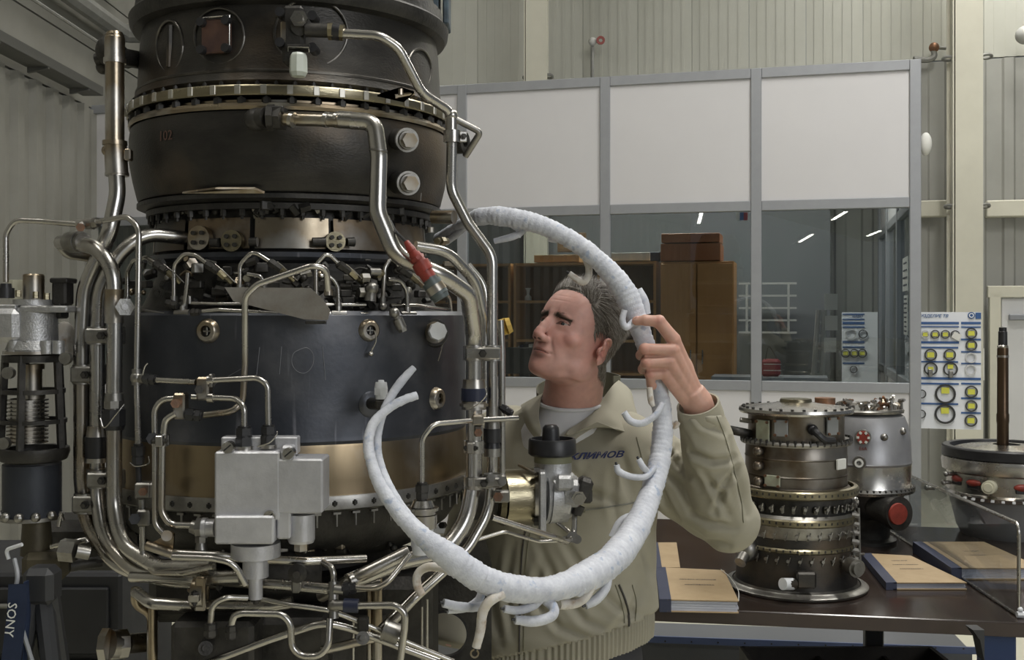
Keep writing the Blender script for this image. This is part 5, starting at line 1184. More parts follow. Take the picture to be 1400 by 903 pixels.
# --- binders
kraft = mat('kraft_cover', (.42,.31,.18), .65, 0, (.37,.27,.155), 10, .1, 80); spinem = mat('binder_blue', (.035,.042,.075), .55, 0, (.045,.052,.09), 12)
pages = mat('page_block', (.62,.64,.70), .6, 0, (.42,.44,.52), 3, stretch=(1,1,60)); 
def binder(fl, fr, br, bl, h, label, lines, z0=TZ, twist=None, group=None):
    """corner pixels of the cover on the bench: front-left, front-right, back-right, back-left; h thickness"""
    zt = z0 + h
    def K(px,py): Y = (CAMZ-zt)*F/(py-HZ); return P(px,py,Y)
    a, b_, c_, d_ = [K(*q) for q in (fl,fr,br,bl)]
    u = (b_-a).normalized(); v = (d_-a); v = (v-u*v.dot(u)*.0)
    W_ = (b_-a).length; 
    cen = (a+b_+c_+d_)/4
    r = empty('binder', Vector((cen.x,cen.y,z0)), label, 'binder', group)
    up_ = Vector((0,0,1))
    MB().prism([a-up_*.003,b_-up_*.003,c_-up_*.003,d_-up_*.003][::1], up_*.003).build('front_cover', kraft, r)
    MB().prism([a-up_*(h-.001),b_-up_*(h-.001),c_-up_*(h-.001),d_-up_*(h-.001)], up_*.003).build('back_cover', kraft, r)
    i = .008; a2,b2,c2,d2 = [p.lerp(cen,.03) for p in (a,b_,c_,d_)]
    for k_ in range(4):
        z = -h+.004 + (h-.009)*k_/4; j = .004*math.sin(k_*2.1)
        MB().prism([p+up_*(z)+u*j for p in (a2,b2,c2,d2)], up_*((h-.009)/4-.0008)).build('page_block', pages, r)
    s1 = a - u*.022; s2 = d_ - u*.022
    MB().prism([s1-up_*(h-.0005), a+u*.012-up_*(h-.0005), a+u*.012+up_*.001, s1+up_*.0], (d_-a)*1.0).build('spine', spinem, r)
    for i_, (t_, yv, s_) in enumerate(lines):
        p = a.lerp(d_, yv).lerp(b_.lerp(c_, yv), .52) + up_*.0012
        text(t_, s_, Mx(p, u, (d_-a).normalized()), inkm, 'cover_lettering', r, .0002)
    return r, (a,b_,c_,d_), u
r, cn, u = binder((912,820),(1010,822),(990,780),(905,776),.038, 'kraft covered binder with blue spine on bench beside the man', [('КАМЕРА СГОРАНИЯ',.62,.0115),('КОМПРЕССОРА',.45,.0115)])
MB().tube(spline([cn[1]+Vector((0,0,.001)), cn[1].lerp(cn[2],.3)+Vector((.012,0,.003)), cn[1].lerp(cn[2],.7)+Vector((.006,0,.004)), cn[2]+Vector((-.01,0,.002))]), .0012, 5).build('tie_string', papm, r)
r, cn, u = binder((1221,797),(1322,797),(1245,760),(1186,757),.024, 'kraft covered binder lying flat inside the clear screen, nearer one', [('УЗЛЫ ДЛЯ',.75,.010),('НАБОРА СБОРКИ',.6,.010),('КОМПРЕССОРА',.45,.010)])
r, cn, u = binder((1310,777),(1425,777),(1345,741),(1256,741),.040, 'thicker kraft binder lying behind the clear screen at the right', [('КОМПЛЕКТ',.6,.010),('ЧЕРТЕЖЕЙ',.45,.010)])
r2_, cn2, u2 = binder((900,776),(930,776),(925,742),(895,742),.03, 'second kraft binder mostly hidden behind the man at bench left', [])
MB().tube(spline([P(927,775,3.95)+Vector((0,0,0)), P(950,776,3.97), P(975,769,4.0), P(990,767,4.02)]), .006, 6).build('glass_tube', MATS['clear_ring'], label='pale bent strip lying on the bench behind the near binder', cat='strip')
# --- acrylic screen with steel wire frame
clear = glass('clear_acrylic', (.80,.82,.83), 0.0, .6, .01, 1.12)
n1, n2 = T(1393,845), T(1201,717)
f1 = P(1393,717,n1.y); f2 = P(1245,651,n2.y*.985)
f2b = Vector((n2.x+.10, n2.y, f1.z-.03)); 
sr = empty('clear_screen', (n1+n2)/2, 'clear acrylic screen edged with bent steel rod standing on the bench', 'screen')
tp2 = P(1245,651,4.50)
MB().prism([n1+Vector((0,0,.004)), n2+Vector((0,0,.004)), Vector((n2.x,n2.y,tp2.z-.01)), tp2, f1], (.003,0,0)).build('acrylic_sheet', clear, sr)
MB().tube(fillet([Vector((n2.x,n2.y,TZ+.004)), n1+Vector((0,0,.005))], 0), .0045, 8).build('bottom_rod', steel, sr)
MB().tube(fillet([tp2, f1, n1+Vector((.0,0,.006))], .03), .0055, 10).build('top_rod', steel, sr)
MB().tube([Vector((n2.x,n2.y,TZ+.003)), Vector((n2.x,n2.y,tp2.z-.01))], .003, 8).build('rear_rod', steel, sr)
MB().tube([n1+Vector((-.008,-.004,.010)), n1+Vector((.012,-.004,.010))], .009, 8).sphere(n1+Vector((.002,-.004,.024)),.008,10,8).build('foot_clamp', white_cap, sr)
# ------------------------------------------------------------------ second engine on the bench (gas generator)
def LZ(o, name, prof, m, parent, n=72, label=None): return MB().rev(o, UP, prof, n).build(name, m, parent, label, sharp=30)
Y2 = 3.52; c2 = P(1088, 800, Y2); c2.z = TZ; k = Y2/F
g2 = empty('turbine_core', c2, 'bronze and grey engine core with gold rings standing on the bench beside the man', 'engine')
def zz(y, R=0): return CAMZ - (y-HZ)/F*(Y2-R)
bz = mat('bronze_casing', (.145,.11,.075), .36, .85, (.09,.07,.05), 6, .2, 60, (1,1,.3), c3=(.26,.24,.21), c3scale=4)
pal = mat('pale_green_plate', (.40,.42,.32), .55, .1, (.30,.30,.22), 20)
o = Vector((c2.x,c2.y,0))
LZ(o,'base_ring',[(TZ,0),(TZ,.190),(TZ+.003,.222),(TZ+.010,.224),(TZ+.014,.218),(TZ+.016,.205),(TZ+.02,.20)], steel_dull, g2)
LZ(o,'base_drum',[(TZ+.018,.198),(zz(790),.190),(zz(770),.186),(zz(738,.18),.182)], dark, g2)
LZ(o,'upper_base',[(zz(740,.18),.183),(zz(735,.18),.187),(zz(712,.18),.187),(zz(708,.18),.18)], steel_dull, g2)
def goldring(y0, y1, R, nm='gold_ring'):
    a = LZ(o,nm,[(zz(y1,R),R-.012),(zz(y1,R),R),(zz(y1-2,R),R+.004),(zz(y0+3,R),R+.004),(zz(y0+1,R),R),(zz(y0,R),R-.012)], gold, g2)
    for q in range(56):
        t = 2*math.pi*q/56
        if math.sin(t) > .25: continue
        p = o + Vector((math.cos(t)*(R+.003), math.sin(t)*(R+.003), zz((y0+y1)/2,R)))
        if q == 0 or 'bb_' not in globals() or bb_[0] is not a: 
            globals()['bb_'] = (a, MB().bbox(p,(.003,.006,.008),.001).build('lock_tab', dark2, a))
        else: dup(bb_[1], p, a, t)
    return a
goldring(673,686,.190); goldring(712,724,.188); goldring(752,760,.186)
LZ(o,'vane_wall',[(zz(712,.17),.17),(zz(685,.17),.17)], dark2, g2)
first = None
for row,(ya,yb) in enumerate(((690,706),(726,744),(762,776))):
    for q in range(34):
        t = 2*math.pi*q/34 + .05*row
        if math.sin(t) > .2: continue
        p = o + Vector((math.cos(t)*.182, math.sin(t)*.182, (zz(ya,.18)+zz(yb,.18))/2))
        if first is None:
            gm = MB(); gm.bbox(p,(.012,.010,.022),.002); gm.cyl(p+Vector((.004,0,.004)),p+Vector((.016,0,.004)),.005,.005,10); gm.tube([p+Vector((.01,0,-.01)),p+Vector((.012,.008,.016))],.002,5); first = gm.build('vane_lever', steel_dull, g2)
        else: dup(first, p, g2, t)
LZ(o,'bronze_drum',[(zz(676,.15),.176),(zz(671,.16),.160),(zz(657,.16),.159),(zz(655.5,.16),.161),(zz(654,.16),.159),(zz(633,.16),.159),(zz(631.5,.16),.161),(zz(630,.16),.159),(zz(612,.16),.158)], bz, g2)
fl_ = LZ(o,'mid_flange',[(zz(614,.16),.158),(zz(614,.17),.172),(zz(610,.17),.175),(zz(607,.17),.172),(zz(606,.16),.152)], steel_dull, g2)
for q in range(48):
    t = 2*math.pi*q/48
    if math.sin(t) > .25: continue
    p = o + Vector((math.cos(t)*.171, math.sin(t)*.171, zz(608,.17)))
    if q == 0: fb_ = MB().hexn(p-UP*.008,p+UP*.010,.0048).build('bolt', dark2, fl_)
    else: dup(fb_, p, fl_, t)
LZ(o,'upper_drum',[(zz(607,.15),.150),(zz(575,.15),.150),(zz(568,.15),.152)], bz, g2)
tf = LZ(o,'top_flange',[(zz(572,.17),.152),(zz(571,.18),.176),(zz(568,.18),.180),(zz(564,.18),.178),(zz(561,.16),.14),(zz(556,.1),.085),(zz(553,.1),.05)], steel, g2)
for q in range(30):
    t = 2*math.pi*q/30
    p = o + Vector((math.cos(t)*.166, math.sin(t)*.166, zz(564,.18)+.001))
    if q == 0: fb_ = MB().hexn(p,p+UP*.010,.005).build('bolt', dark2, tf)
    else: dup(fb_, p, tf, t)
LZ(o,'top_cap',[(zz(556,.05),.05),(zz(549,.05),.050),(zz(547,.05),.048),(zz(547,.05),0)], gold, g2)
p = P(1128,549,3.6); MB().cyl(p-UP*.01,p+UP*.012,.033,.033,24).build('copper_cap', copper, g2)
def plate2(px,py,w_,h_,m,R,nm='access_plate',bolts=True):
    dx=(px-700)/F; X0,Y0=o.x,o.y; a=dx*dx+1; b_=-2*(dx*X0+Y0); cc=X0*X0+Y0*Y0-(R+.004)**2; t=(-b_-math.sqrt(max(b_*b_-4*a*cc,0)))/(2*a); p=P(px,py,t)
    d=Vector((p.x-X0,p.y-Y0,0)).normalized(); Rz=Matrix.Rotation(math.atan2(d.y,d.x)+math.pi/2,4,'Z'); s_=UP.cross(d)
    ob=MB().bbox(p,(w_*k,.008,h_*k),.002,Rz).build(nm,m,g2)
    if bolts:
        for aa in (-1,1):
            for bb2 in (-1,1): q=p+d*.004+s_*aa*(w_*k*.42)+UP*bb2*(h_*k*.42); MB().cyl(q,q+d*.005,.0045,.0045,8).build('bolt',copper,ob)
    return p,d
plate2(1043,590,22,30,pal,.152); plate2(1068,586,18,22,mat('grey_plate',(.30,.31,.31),.5,.3),.152); plate2(1138,583,20,24,MATS['grey_plate'],.152); plate2(1056,658,22,15,pal,.161)
for (x,y) in ((1040,637),(1040,658),(1040,617)):
    p,d = plate2(x,y,8,8,dark2,.158,'boss_base',False); MB().sphere(p+d*.012,.016,14,10).build('round_boss', bz, g2)
p,d = plate2(1150,635,20,14,papm,.161,'tape_tag',False)
MB().tube(spline([P(1112,588,3.35),P(1118,594,3.33),P(1128,602,3.33),P(1140,603,3.34)]), .011, 10).sphere(P(1111,588,3.36),.017,12,8).build('black_elbow', black, g2)
MB().tube(fillet([P(1028,594,3.5),P(1008,590,3.48),P(998,588,3.5)], .03), .014, 12).build('side_pipe', dark2, g2)
MB().hexn(P(1012,574,3.5),P(1024,576,3.5),.009).cyl(P(1022,575,3.5),P(1034,577,3.5),.006,.006,10).build('side_fitting', steel_dull, g2)
p = P(1176,792,3.36); 
# lower accessories (behind the watermark band)
MB().cyl(P(1161,773,3.36),P(1172,778,3.32),.026,.028,22).cyl(P(1172,778,3.32),P(1175,779,3.31),.02,.02,18).build('round_port', steel_dull, g2)
a = P(1101,793,3.30); gm = MB().bbox(a,(.06,.035,.05),.006).cyl(P(1086,799,3.29),P(1071,799,3.27),.016,.016,16); gm.build('pump_block', dark, g2); MB().cyl(P(1083,799,3.29),P(1070,799,3.27),.018,.018,16).build('white_plug', white_cap, g2)
for (x0,y0,x1,y1) in ((1166,700,1168,790),(1174,695,1176,780),(1160,760,1182,758)): MB().tube([P(x0,y0,3.42),P(x1,y1,3.40)], .004, 8).build('pipe', steel_dull, g2)
for y in range(704,780,12): MB().hexn(P(1164,y,3.41),P(1174,y+2,3.41),.008).build('pipe_union', steel_dull, g2)
MB().sphere(P(1022,752,3.42),.034,16,12,(1,1,1.1)).cyl(P(1022,752,3.42),P(1012,770,3.38),.02,.018,16).build('round_port', steel_dull, g2)
# ------------------------------------------------------------------ third: grey domed combustor casing
Y3 = 4.22; o3 = P(1181,741,Y3); o3.z = TZ; k3 = Y3/F
g3 = empty('domed_casing', o3, 'grey domed engine casing with red cap, standing behind the bronze engine core', 'engine')
def z3(y, R=0): return CAMZ-(y-HZ)/F*(Y3-R)
oo = Vector((o3.x,o3.y,0)); gy = mat('grey_casing',(.30,.30,.31),.42,.55,(.25,.25,.26),6,.15,80, c3=(.36,.36,.37), c3scale=4)
LZ(oo,'dome',[(z3(566,.1),.08),(z3(567,.1),.128),(z3(572,.12),.148),(z3(585,.14),.162),(z3(605,.15),.171),(z3(635,.16),.174),(z3(637,.16),.177),(z3(640,.16),.174)], gy, g3)
LZ(oo,'dome_band',[(z3(640,.16),.174),(z3(668,.16),.172),(z3(672,.16),.176)], steel, g3)
f3 = LZ(oo,'base_flange',[(z3(672,.17),.17),(z3(672,.18),.184),(z3(676,.18),.188),(z3(680,.18),.184),(z3(681,.17),.15)], steel_dull, g3)
for q in range(52):
    t = 2*math.pi*q/52
    if math.sin(t) > .3: continue
    p = oo + Vector((math.cos(t)*.182, math.sin(t)*.182, z3(675,.18)))
    if q == 0: fb_ = MB().hexn(p-UP*.010,p+UP*.008,.0055).build('bolt', dark2, f3)
    else: dup(fb_, p, f3, t)
LZ(oo,'lower_cone',[(z3(680,.15),.15),(z3(700,.13),.135),(z3(712,.1),.10),(TZ+.02,.095),(TZ+.012,.12),(TZ,.12),(TZ,0)], dark2, g3)
LZ(oo,'top_plate',[(z3(569,.12),.10),(z3(568,.15),.146),(z3(565,.15),.148),(z3(563,.15),.145),(z3(562,.1),0)], steel_dull, g3)
rr = random.Random(9)
for q in range(30):
    t = -math.pi*rr.random()*1.2 + .3; R_r = .05+rr.random()*.09; p = oo + Vector((math.cos(t)*R_r, math.sin(t)*R_r, z3(562,.1)))
    h = .012+rr.random()*.022; gm = MB(); gm.cyl(p,p+UP*h,.007,.006,10); d = Vector((rr.uniform(-1,1),rr.uniform(-1,.2),.2)).normalized(); gm.hexn(p+UP*h-d*.012,p+UP*h+d*.014,.008); gm.cyl(p+UP*h+d*.012,p+UP*h+d*.024,.0055,.005,10)
    gm.build('top_fitting', [steel_dull, steel, copper, steel_bronze][q % 4], g3)
for (x,y,r_,mm) in ((1232,556+4,.0,0),):
    pass
def on3(px,py,R,off=0):
    dx=(px-700)/F; a=dx*dx+1; b_=-2*(dx*oo.x+oo.y); cc=oo.x**2+oo.y**2-(R+off)**2; t=(-b_-math.sqrt(max(b_*b_-4*a*cc,0)))/(2*a); p=P(px,py,t); return p, Vector((p.x-oo.x,p.y-oo.y,0)).normalized()
p,d = on3(1180,598,.166); ob = MB().cyl(p-d*.01,p+d*.012,.030,.028,24).build('port_flange', steel_dull, g3); MB().cyl(p+d*.012,p+d*.020,.024,.023,24).build('red_cap', red_p, ob)
s_ = UP.cross(d)
for q in range(6): t=q*math.pi/3; qq=p+d*.018+(s_*math.cos(t)+UP*math.sin(t))*.019; MB().box(qq,(.009,.009,.009),Matrix.Rotation(t,4,'Y')).build('white_nut', whitep, ob)
p,d = on3(1175,633,.174); MB().cyl(p-d*.01,p+d*.014,.026,.024,24).build('port_flange', steel_dull, g3); MB().rev(p+d*.014,d,[(0,.0),(0,.016),(.004,.016),(.004,.009),(.001,.009)],22).build('port_ring', papm, g3)
p,d = on3(1208,598,.164); MB().sphere(p+d*.006,.014,14,10).build('round_boss', steel_dull, g3)
p,d = on3(1232,590,.160); MB().sphere(p+d*.006,.014,14,10).build('round_boss', steel_dull, g3)
text('Е6А', .016, Mx(on3(1180,614,.172,.001)[0], UP.cross(on3(1180,614,.17)[1]), UP), red_p, 'red_lettering', g3)
MB().cyl(P(1197,692,4.1),P(1224,702,4.02),.05,.055,26).cyl(P(1224,702,4.02),P(1230,703,4.0),.062,.062,30).build('side_port', dark2, g3)
MB().rev(P(1227,703,3.99),(.35,-1,0),[(0,0),(.0,.040),(.008,.038),(.010,0)],28).build('red_cover', red_p, g3)
# ------------------------------------------------------------------ fourth: low ring with tall shaft
Y4 = 4.35; o4 = P(1376,730,Y4); o4.z = TZ
g4 = empty('shaft_casing', o4, 'low polished ring casing with a tall bronze shaft standing up at the far right', 'engine')
def z4(y,R=0): return CAMZ-(y-HZ)/F*(Y4-R)
q4 = Vector((o4.x,o4.y,0))
LZ(q4,'base',[(TZ,0),(TZ,.17),(TZ+.03,.185),(z4(690,.2),.215),(z4(684,.2),.22)], mat('grey_plinth',(.22,.22,.215),.5,0), g4)
LZ(q4,'lower_ring',[(z4(690,.2),.20),(z4(689,.2),.232),(z4(684,.2),.236),(z4(681,.2),.222),(z4(655,.2),.222),(z4(652,.2),.238),(z4(640,.2),.242),(z4(634,.2),.240),(z4(630,.2),.225)], steel, g4)
LZ(q4,'black_rim',[(z4(634,.2),.225),(z4(632,.2),.240),(z4(620,.2),.240),(z4(618,.2),.236),(z4(618,.2),.210),(z4(624,.2),.205),(z4(622,.1),.15)], black, g4)
LZ(q4,'inner_disc',[(z4(620,.15),.19),(z4(618,.15),.17),(z4(616,.1),.10),(z4(612,.1),.06),(z4(610,.05),.05)], steel, g4)
sh = empty('tall_shaft', P(1371,610,Y4), None, None); sh.parent = g4; sh.location = WL['tall_shaft'] - WL['shaft_casing']
bzs = mat('brown_shaft',(.13,.085,.05),.32,.85,(.09,.06,.038),8,.1,60,(1,1,.2))
qs = Vector((P(1371,610,Y4).x,Y4,0)); kk = Y4/F
MB().rev(qs,UP,[(z4(628),7.6*kk),(z4(580),7.6*kk),(z4(576),8.2*kk),(z4(567),8.2*kk),(z4(565),7.4*kk),(z4(500),7.2*kk),(z4(478),7.2*kk),(z4(476),7*kk)],28).build('shaft_tube', bzs, sh)
MB().rev(qs,UP,[(z4(489),7.3*kk),(z4(489),7.7*kk),(z4(486),7.7*kk),(z4(486),7.3*kk)],28,True).build('steel_band', steel, sh); MB().rev(qs,UP,[(z4(476),7*kk),(z4(474),7.2*kk),(z4(472),6*kk)],28).build('collar', steel, sh)
MB().rev(qs,UP,[(z4(474),6*kk),(z4(454),5.8*kk),(z4(453),5*kk),(z4(448),5*kk),(z4(447),0)],24).build('black_tip', black, sh)
def on4(px,py,R,off=0):
    dx=(px-700)/F; a=dx*dx+1; b_=-2*(dx*q4.x+q4.y); cc=q4.x**2+q4.y**2-(R+off)**2; t=(-b_-math.sqrt(max(b_*b_-4*a*cc,0)))/(2*a); p=P(px,py,t); return p, Vector((p.x-q4.x,p.y-q4.y,0)).normalized()
for (x,y) in ((1308,655),(1331,661),(1398,668)):
    p,d = on4(x,y,.222); Rz=Matrix.Rotation(math.atan2(d.y,d.x)+math.pi/2,4,'Z'); MB().sphere(p,.024,16,10,(1.3,.5,.6),Rz).build('red_plug', red_p, g4); MB().bbox(p-UP*.008,(.05,.012,.03),.003,Rz).build('dark_slot', black, g4)
p,d = on4(1354,666,.222); MB().cyl(p,p+d*.03,.026,.025,22).cyl(p+d*.03,p+d*.034,.018,.016,22).build('cream_plug', MATS['cream_cap'], g4)
for (x,y) in ((1297,648),(1294,660),(1272,668)): p,d = on4(x+6,y,.225); MB().cyl(p,p+d*.03,.008,.008,10).sphere(p+d*.03,.011,10,8).build('side_fitting', steel_dull, g4)
first=None
for q in range(40):
    t=2*math.pi*q/40
    if math.sin(t) > .3: continue
    p=q4+Vector((math.cos(t)*.236,math.sin(t)*.236,z4(687,.2)))
    if first is None: first=MB().bbox(p,(.008,.012,.008),.001).build('lug', white_cap, g4)
    else: dup(first,p,g4,t)
# ================================================================== THE MAN
from mathutils.bvhtree import BVHTree
def remesh(vs, fs, voxel, name='tmp'):
    me = bpy.data.meshes.new(name); me.from_pydata([tuple(v) for v in vs], [], [list(f) for f in fs]); me.update()
    bm = bmesh.new(); bm.from_mesh(me); bmesh.ops.recalc_face_normals(bm, faces=bm.faces); bm.to_mesh(me); bm.free()
    o = bpy.data.objects.new(name, me); col.objects.link(o)
    md = o.modifiers.new('r', 'REMESH'); md.mode = 'VOXEL'; md.voxel_size = voxel
    dg = bpy.context.evaluated_depsgraph_get(); ev = o.evaluated_get(dg); m2 = ev.to_mesh()
    V = np.empty(len(m2.vertices)*3, dtype=np.float32); m2.vertices.foreach_get('co', V); V = V.reshape(-1,3).astype(float)
    Fc = [list(p.vertices) for p in m2.polygons]
    ev.to_mesh_clear(); bpy.data.objects.remove(o); bpy.data.meshes.remove(me)
    return V, Fc
class Surf:
    def __init__(s, V, Fc):
        s.V = V; s.F = Fc
        Q = np.array([f if len(f) == 4 else f+[f[-1]] for f in Fc]); s.Q = Q
        e = np.concatenate([Q[:,[0,1]],Q[:,[1,2]],Q[:,[2,3]],Q[:,[3,0]]]); e = e[e[:,0] != e[:,1]]
        e = np.unique(np.sort(e,1), axis=0); s.E = e
        s.deg = np.bincount(e.ravel(), minlength=len(V)).astype(float)
    def avg(s, X):
        A = np.empty_like(X)
        for k in range(X.shape[1]):
            A[:,k] = np.bincount(s.E[:,0], X[s.E[:,1],k], len(s.V)) + np.bincount(s.E[:,1], X[s.E[:,0],k], len(s.V))
        return A/np.maximum(s.deg,1)[:,None]
    def smooth(s, n, w=.5, mask=None):
        for _ in range(n):
            d = (s.avg(s.V)-s.V)*w
            if mask is not None: d *= mask[:,None]
            s.V = s.V + d
    def normals(s):
        a,b,c,d = [s.V[s.Q[:,k]] for k in range(4)]
        n = np.cross(c-a, d-b); N = np.zeros_like(s.V)
        for k in range(4):
            for j in range(3): N[:,j] += np.bincount(s.Q[:,k], n[:,j], len(s.V))
        return N/np.maximum(np.linalg.norm(N,axis=1),1e-12)[:,None]
    def brush(s, c, r, d, mask=None):
        """soft push: centre c, radii r, displacement d"""
        q = (s.V-np.array(c))/np.array(r); w_ = np.exp(-(q**2).sum(1)*1.2)
        if mask is not None: w_ = w_*mask
        s.V = s.V + w_[:,None]*np.array(d)
    def brushn(s, c, r, amt):
        q = (s.V-np.array(c))/np.array(r); w_ = np.exp(-(q**2).sum(1)*1.2); s.V = s.V + (w_*amt)[:,None]*s.normals()
def superring(cx, cy, z, a, bf, bb, n, ex=2.2, exf=None):
    pts = []
    for k in range(n):
        t = 2*math.pi*k/n; c_, s_ = math.cos(t), math.sin(t)
        e = exf if (exf and s_ > 0) else ex
        x = a*math.copysign(abs(c_)**(2/e), c_); y = (bf if s_ > 0 else bb)*math.copysign(abs(s_)**(2/e), s_)
        pts.append((cx+x, cy+y, z))
    return pts
def loft(mb, rings, cap=True):
    n = len(rings[0]); vs = [p for r in rings for p in r]; fs = []
    for i in range(len(rings)-1):
        for k in range(n): fs.append((i*n+k, i*n+(k+1)%n, (i+1)*n+(k+1)%n, (i+1)*n+k))
    if cap: fs += [list(range(n))[::-1], [(len(rings)-1)*n+k for k in range(n)]]
    mb.add(vs, fs, True)
def interp_rings(tab, m):
    tab = np.array(tab, float); t = np.linspace(0, 1, len(tab)); u = np.linspace(0, 1, m)
    out = np.empty((m, tab.shape[1]))
    for j in range(tab.shape[1]): # smooth catmull
        y = tab[:,j]; d = np.gradient(y, t)
        idx = np.clip(np.searchsorted(t, u, side='right')-1, 0, len(t)-2); h = t[idx+1]-t[idx]; s_ = (u-t[idx])/h
        out[:,j] = (2*s_**3-3*s_**2+1)*y[idx] + (s_**3-2*s_**2+s_)*h*d[idx] + (-2*s_**3+3*s_**2)*y[idx+1] + (s_**3-s_**2)*h*d[idx+1]
    return out
# ------------------------------------------------------------------ head in its own frame: x to his right, y forward, z up, eyes at z = 0
HEADY = 2.42
HROT = (Matrix.Rotation(R_(132.5),4,'Z') @ Matrix.Rotation(R_(21),4,'X') @ Matrix.Rotation(R_(-7),4,'Y')).to_3x3()
HPOS = Vector((.1418, HEADY, 1.6748))
def h2w(p): return HROT @ Vector(p) + HPOS
def make_head():
    mb = MB()
    #        z     cy    halfw  front  back   exponent
    tab = [(-.119, .052, .016, .020, .016), (-.113, .046, .030, .040, .034), (-.100, .034, .043, .054, .055), (-.082, .018, .055, .067, .062), (-.060, .006, .063, .080, .072),
           (-.035, .000, .068, .087, .084), (-.010, -.002, .0715, .0885, .094), (.012, -.003, .0740, .0935, .100), (.035, -.004, .0765, .0925, .104), (.060, -.006, .0760, .0850, .103), (.082, -.009, .0690, .0740, .094), (.100, -.012, .0560, .0580, .077), (.112, -.014, .0370, .0380, .052), (.118, -.015, .0140, .0150, .020)]
    T_ = interp_rings(tab, 54)
    loft(mb, [superring(0, r[1], r[0], r[2], r[3], r[4], 72, 2.25, 2.35) for r in T_])
    # nose
    for y, z, rx, ry, rz in ((.085,.006,.0080,.012,.014),(.092,-.006,.0085,.012,.014),(.098,-.018,.0092,.013,.014),(.1035,-.029,.0108,.0125,.0115),(.1055,-.0365,.0120,.0118,.0095)):
        mb.sphere((0,y,z), 1, 18, 14, (rx,ry,rz))
    for s_ in (-1,1): mb.sphere((s_*.0125,.096,-.042), 1, 14, 10, (.0085,.0125,.0085))
    mb.sphere((0,.098,-.046), 1, 14, 10, (.006,.010,.005))
    # muzzle, lips, chin, jaw
    mb.sphere((0,.066,-.066), 1, 24, 18, (.034,.026,.026))
    mb.sphere((0,.0745,-.0625), 1, 20, 12, (.024,.0185,.0085)); mb.sphere((0,.0745,-.0735), 1, 20, 12, (.021,.0185,.0085))
    mb.sphere((0,.066,-.100), 1, 20, 16, (.023,.024,.018))
    for s_ in (-1,1):
        mb.sphere((s_*.046,.050,-.026), 1, 18, 14, (.024,.024,.020))        # cheekbone
        mb.sphere((s_*.048,.004,-.068), 1, 18, 14, (.019,.038,.034))       # jaw angle
        mb.sphere((s_*.024,.0790,.0155), 1, 18, 12, (.024,.0105,.0085))          # brow
        mb.sphere((s_*.0315,.0655,-.001), .0148, 18, 14)                         # lid mass
        mb.tube([(s_*.052,.002,-.085),(s_*.036,.046,-.104),(s_*.012,.070,-.110)], .009, 10)
    mb.sphere((0,.084,.018), 1, 16, 12, (.018,.010,.011))
    # neck: runs down and back
    w2h = lambda p: HROT.transposed() @ (Vector(p)-HPOS)
    N0 = Vector((0,-.022,-.045)); N3 = w2h((.130,2.565,1.43)); N1 = N0.lerp(N3,.33)+Vector((0,-.004,0)); N2 = N0.lerp(N3,.66)
    mb.tube([N0, N1, N2, N3], .0640, 32, rf=lambda t: 1.0+.12*t)
    mb.sphere((0,.010,-.098), 1, 18, 14, (.040,.052,.018))
    # ears
    for s_ in (-1,1):
        er = Matrix.Rotation(R_(s_*-30),4,'Z') @ Matrix.Rotation(R_(12),4,'X')
        ec = Vector((s_*.0755,-.012,-.022)); e3 = er.to_3x3()
        def ep(y, z, x=0): return ec + e3 @ Vector((s_*x, y, z))
        mb.sphere(ep(-.005,.001,.005), 1, 18, 14, (.0050,.0195,.0275), er)
        rim = [(.010,-.002),(.015,.012),(.012,.023),(.001,.0290),(-.012,.028),(-.0215,.020),(-.0245,.006),(-.0215,-.008),(-.015,-.018),(-.007,-.026)]
        mb.tube(spline([ep(y, z, .008+.003*(i in (3,4,5))) for i,(y,z) in enumerate(rim)], 5), .0040, 10)
        mb.sphere(ep(.001,-.024,.006), 1, 14, 10, (.0055,.0115,.0110), er)
        mb.sphere(ep(.014,-.006,.003), 1, 12, 8, (.006,.006,.009), er)
        mb.tube([ep(-.004,.017,.008), ep(-.0125,.006,.009), ep(-.012,-.006,.009), ep(-.002,-.015,.007)], .0034, 8)
    V, Fc = remesh(mb.v, mb.f, .0015, 'head')
    S = Surf(V, Fc); S.smooth(5, .5)
    ear = np.abs(V[:,0]) > .0755
    keepm = 1-np.exp(-(((V-np.array((0,.105,-.038)))/np.array((.020,.022,.020)))**2).sum(1)) ; keepm *= 1-.8*np.exp(-(((V-np.array((0,.092,-.068)))/np.array((.026,.016,.012)))**2).sum(1))
    S.smooth(28, .5, (~ear).astype(float)*np.clip(keepm,.12,1))
    low = (~ear)*np.clip((-.045-S.V[:,2])/.02,0,1)*np.clip((.062-S.V[:,1])/.02,0,1); S.smooth(40,.5,low)
    for s_ in (-1,1):
        S.brush((s_*.0165,.088,.004), (.010,.014,.013), (0,-.0070,0))      # inner eye hollow
        S.brush((s_*.034,.080,.0095), (.018,.014,.0060), (0,-.0050,0)); S.brush((s_*.043,.074,.008), (.010,.014,.008), (0,-.0035,0))       # crease over the lid
        S.brush((s_*.034,.080,-.0145), (.017,.012,.006), (0,-.0022,0))      # under the eye
        S.brush((s_*.066,.040,.030), (.014,.028,.026), (s_*-.0035,0,0))      # temple
        S.brush((s_*.050,.040,-.060), (.016,.026,.018), (s_*-.0045,-.002,0)) # cheek hollow
        S.brush((s_*.0225,.094,-.044), (.0040,.010,.010), (0,-.0030,0))      # beside the nose wing
        for u in np.linspace(0,1,6): S.brush((s_*(.022+.014*u),.088-.008*u,-.046-.026*u), (.0042,.014,.008), (0,-.0016,0))  # nose-mouth fold
        for u in np.linspace(0,1,4): S.brush((s_*(.033+.012*u),.078-.012*u,-.030-.014*u), (.010,.012,.008), (0,.0010,0))
        S.brush((s_*.0065,.104,-.049), (.0034,.006,.0030), (0,.0,.0060))     # nostril
